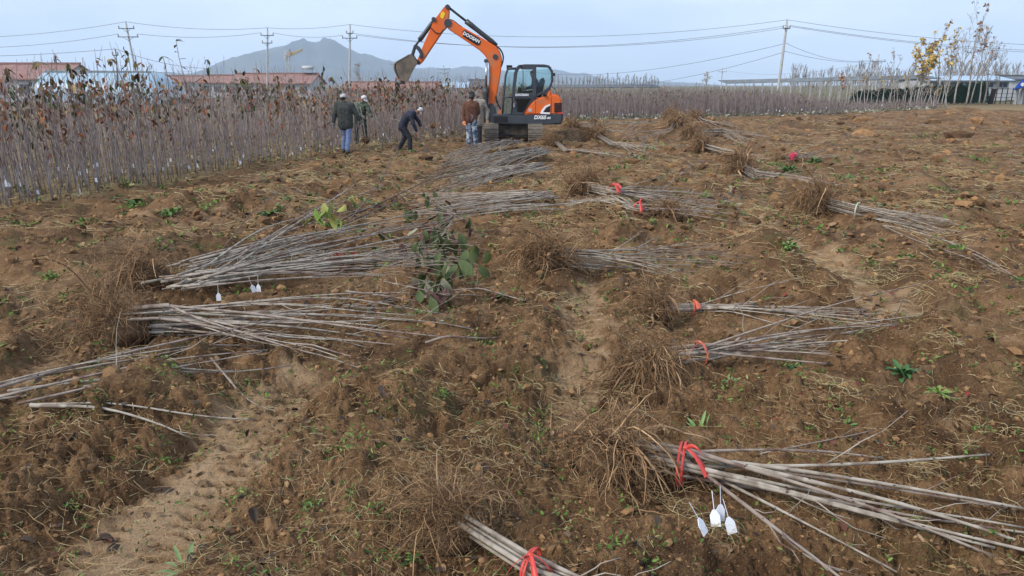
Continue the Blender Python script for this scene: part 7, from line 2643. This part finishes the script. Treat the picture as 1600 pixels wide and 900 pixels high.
BIG.append([leaf_mesh("leaf", mat("black_brown_leaf", (0.04, 0.03, 0.025), (0.09, 0.062, 0.045), scale=16, rough=0.85, spec=.15), b, .55, .55, s) for s, b in enumerate((1.1, 1.7, .8, -1.2))])
BIG.append([leaf_mesh("leaf", mat("tan_dead_leaf", (0.30, 0.19, 0.10), (0.38, 0.26, 0.15), scale=16, rough=0.7), b, .5, .25, s) for s, b in enumerate((.6, 1.0, .3, -.7))])
fallen("glossy dark red leaf on bare soil above the foreground stems", 1372, 706, 3, .125, -1.35, .05)
fallen("dull red leaf lying near the right foreground weeds", 1205, 656, 3, .12, -1.6, .02)
fallen("pale bluish leaf standing near the bottom right", 1222, 872, 2, .10, 2.9, .5)
fallen("pale leaf right of the orange tied root ball", 1182, 646, 2, .10, -2.2, .1)
fallen("reddish leaf near the right edge beside the yellow green weed", 1512, 622, 3, .10, 2.4, .3)
fallen("dark curled leaf on the left track marks", 150, 843, 6, .17, -1.3, .15)
fallen("black leaf left of the track marks", 32, 848, 6, .12, -1.4, .1)
fallen("large dark crumpled leaf in the bottom left quarter", 400, 820, 6, .15, .6, .3)
fallen("black crumpled leaf at the bottom left of the root spray", 425, 875, 6, .16, 1.5, .3)
fallen("dark leaf above the bottom centre of the soil", 528, 735, 6, .13, -.6, .2)
fallen("black dead leaf beside the left foreground saplings", 105, 680, 6, .13, -1.1, .3)
fallen("black leaf standing below the left middle bundle", 600, 650, 6, .13, .1, .6)
fallen("orange brown leaf by the thin root spray", 535, 806, 7, .10, -1.4, .05)
fallen("tan leaf right of the left foreground clods", 862, 688, 7, .07, -.3, .1)
fallen("small tan leaf between the foreground stems", 1440, 868, 7, .08, .4, .1)
fallen("tan leaf at the soil hump right of centre", 1000, 545, 7, .08, -.5, .1)
fallen("large pale leaf in front of the left pile", 695, 505, 2, .14, 2.4, .2)
fallen("dark wet leaf right of the red ribbon", 1130, 745, 6, .11, .5, .2)
fallen("dark wet leaf near the right edge of the stems", 1565, 820, 6, .13, -.8, .15)
fallen("black leaf left of the small green plant", 1272, 655, 6, .08, -1.5, .1)
fallen("dark leaf beyond the glossy red leaf", 1245, 690, 6, .08, -1.0, .1)
fallen("red leaf on the strip beyond the left pile", 285, 347, 3, .16, -1.5, .1)
fallen("red leaf lying on the upper right strip", 1224, 458, 3, .13, -.9, .1)
fallen("dark curled leaf at the right middle edge", 1540, 545, 6, .14, -1.4, .3)


def weed_plant(label, px, py, n, size, cols, seed, upright=.5, name="weed_plant", grassy=False):
    rng = np.random.default_rng(seed)
    g = ground(px, py)
    z = float(surf(np.array([g[0]]), np.array([g[1]]))[0][0])
    base = (g[0], g[1], z)
    o = thing(name, label, "weed", base)
    m = mat("weed_leaf", cols[0], cols[1], scale=20, rough=.5, spec=.35)
    lm = [leaf_mesh("leaf", m, b, .16 if grassy else w, .2, s) for s, (b, w) in enumerate(((.8, .38), (1.2, .30), (.5, .34)))]
    if not grassy:
        n, size = int(n * 1.7), size * .66
    else:
        size *= .8
    for k in range(n):
        l = put("leaf", lm[k % 3], o)
        a = k * 2.4 + rng.uniform(-.4, .4)
        rr = rng.uniform(0, .55) * size
        l.location = (-math.sin(a) * rr, math.cos(a) * rr, rng.uniform(0, .35) * size * (0 if grassy else 1))
        l.rotation_euler = (rng.normal(upright, .3), rng.normal(0, .2), a)
        s = size * rng.uniform(.6, 1.1)
        l.scale = (s, s, s)
    st = MB()
    st.tubes(np.array([(0, 0, -.01), (0, 0, .2 * size), (.02 * size, 0, .45 * size)]), np.array([[.004, .0035, .002]]), 5)
    st.build("stalk", [m], o)


weed_plant("bushy dark green weed right of the orange tied bundle", 1410, 592, 26, .15, ((.035, .095, .025), (.07, .16, .04)), 1, .7)
weed_plant("small bright green weed in front of the bushy dark one", 1322, 655, 14, .10, ((.07, .19, .03), (.14, .26, .05)), 2, .7)
weed_plant("yellow green weed near the right edge", 1462, 628, 18, .11, ((.20, .25, .05), (.12, .20, .04)), 3, .5)
weed_plant("grassy green weed by the big root ball", 1092, 668, 9, .15, ((.13, .24, .06), (.18, .27, .09)), 4, .9, grassy=True)
weed_plant("pale round leaved weed left of the left middle bundle", 150, 562, 6, .09, ((.16, .28, .12), (.2, .3, .15)), 5, .7)
weed_plant("green weed with pale leaf in front of the orange tie", 1140, 600, 8, .07, ((.09, .22, .05), (.16, .28, .08)), 6, .6)
weed_plant("dark green weed under the orange tied stems", 1245, 572, 14, .10, ((.03, .07, .025), (.05, .1, .03)), 7, .5)
weed_plant("lime green grass tuft on the left soil", 78, 432, 22, .14, ((.14, .28, .03), (.2, .33, .06)), 8, .6, grassy=True)
weed_plant("small lime green tuft below the left grass tuft", 100, 468, 16, .10, ((.13, .26, .04), (.18, .3, .06)), 9, .6, grassy=True)
weed_plant("dark leafy weed beside the soil hole on the left", 255, 397, 16, .16, ((.03, .06, .025), (.06, .1, .04)), 10, .5)
weed_plant("green weed at the foot of the dark slanting stems", 522, 357, 20, .16, ((.05, .12, .03), (.08, .16, .04)), 11, .6)
weed_plant("small grass sprig in the bottom left quarter", 490, 792, 8, .08, ((.16, .26, .06), (.2, .3, .09)), 12, .9, grassy=True)
weed_plant("grass tuft with long blades at the bottom left", 290, 892, 10, .16, ((.14, .20, .06), (.22, .25, .1)), 13, .5, grassy=True)
weed_plant("bright weed on the edge of the right strip", 1232, 390, 12, .16, ((.12, .22, .04), (.18, .27, .06)), 14, .6)
weed_plant("round green weed clump left of the small crimson tied bundle", 1232, 270, 22, .28, ((.07, .15, .03), (.1, .2, .05)), 15, .7)
weed_plant("green weed clump above the round clump", 1274, 254, 20, .28, ((.07, .13, .03), (.09, .17, .05)), 16, .7)
weed_plant("green weed clump right of the tall root spray's stems", 1322, 282, 18, .26, ((.07, .14, .03), (.1, .18, .05)), 17, .6)
weed_plant("dark green weed cluster in the left strip", 420, 337, 22, .2, ((.045, .10, .03), (.07, .13, .04)), 18, .6)
weed_plant("green weed pair left of the slim curved twig", 210, 318, 18, .22, ((.06, .13, .03), (.1, .17, .04)), 19, .6)
weed_plant("green weed by the nursery edge right of the left labels", 265, 333, 16, .2, ((.08, .16, .03), (.12, .2, .05)), 20, .6)
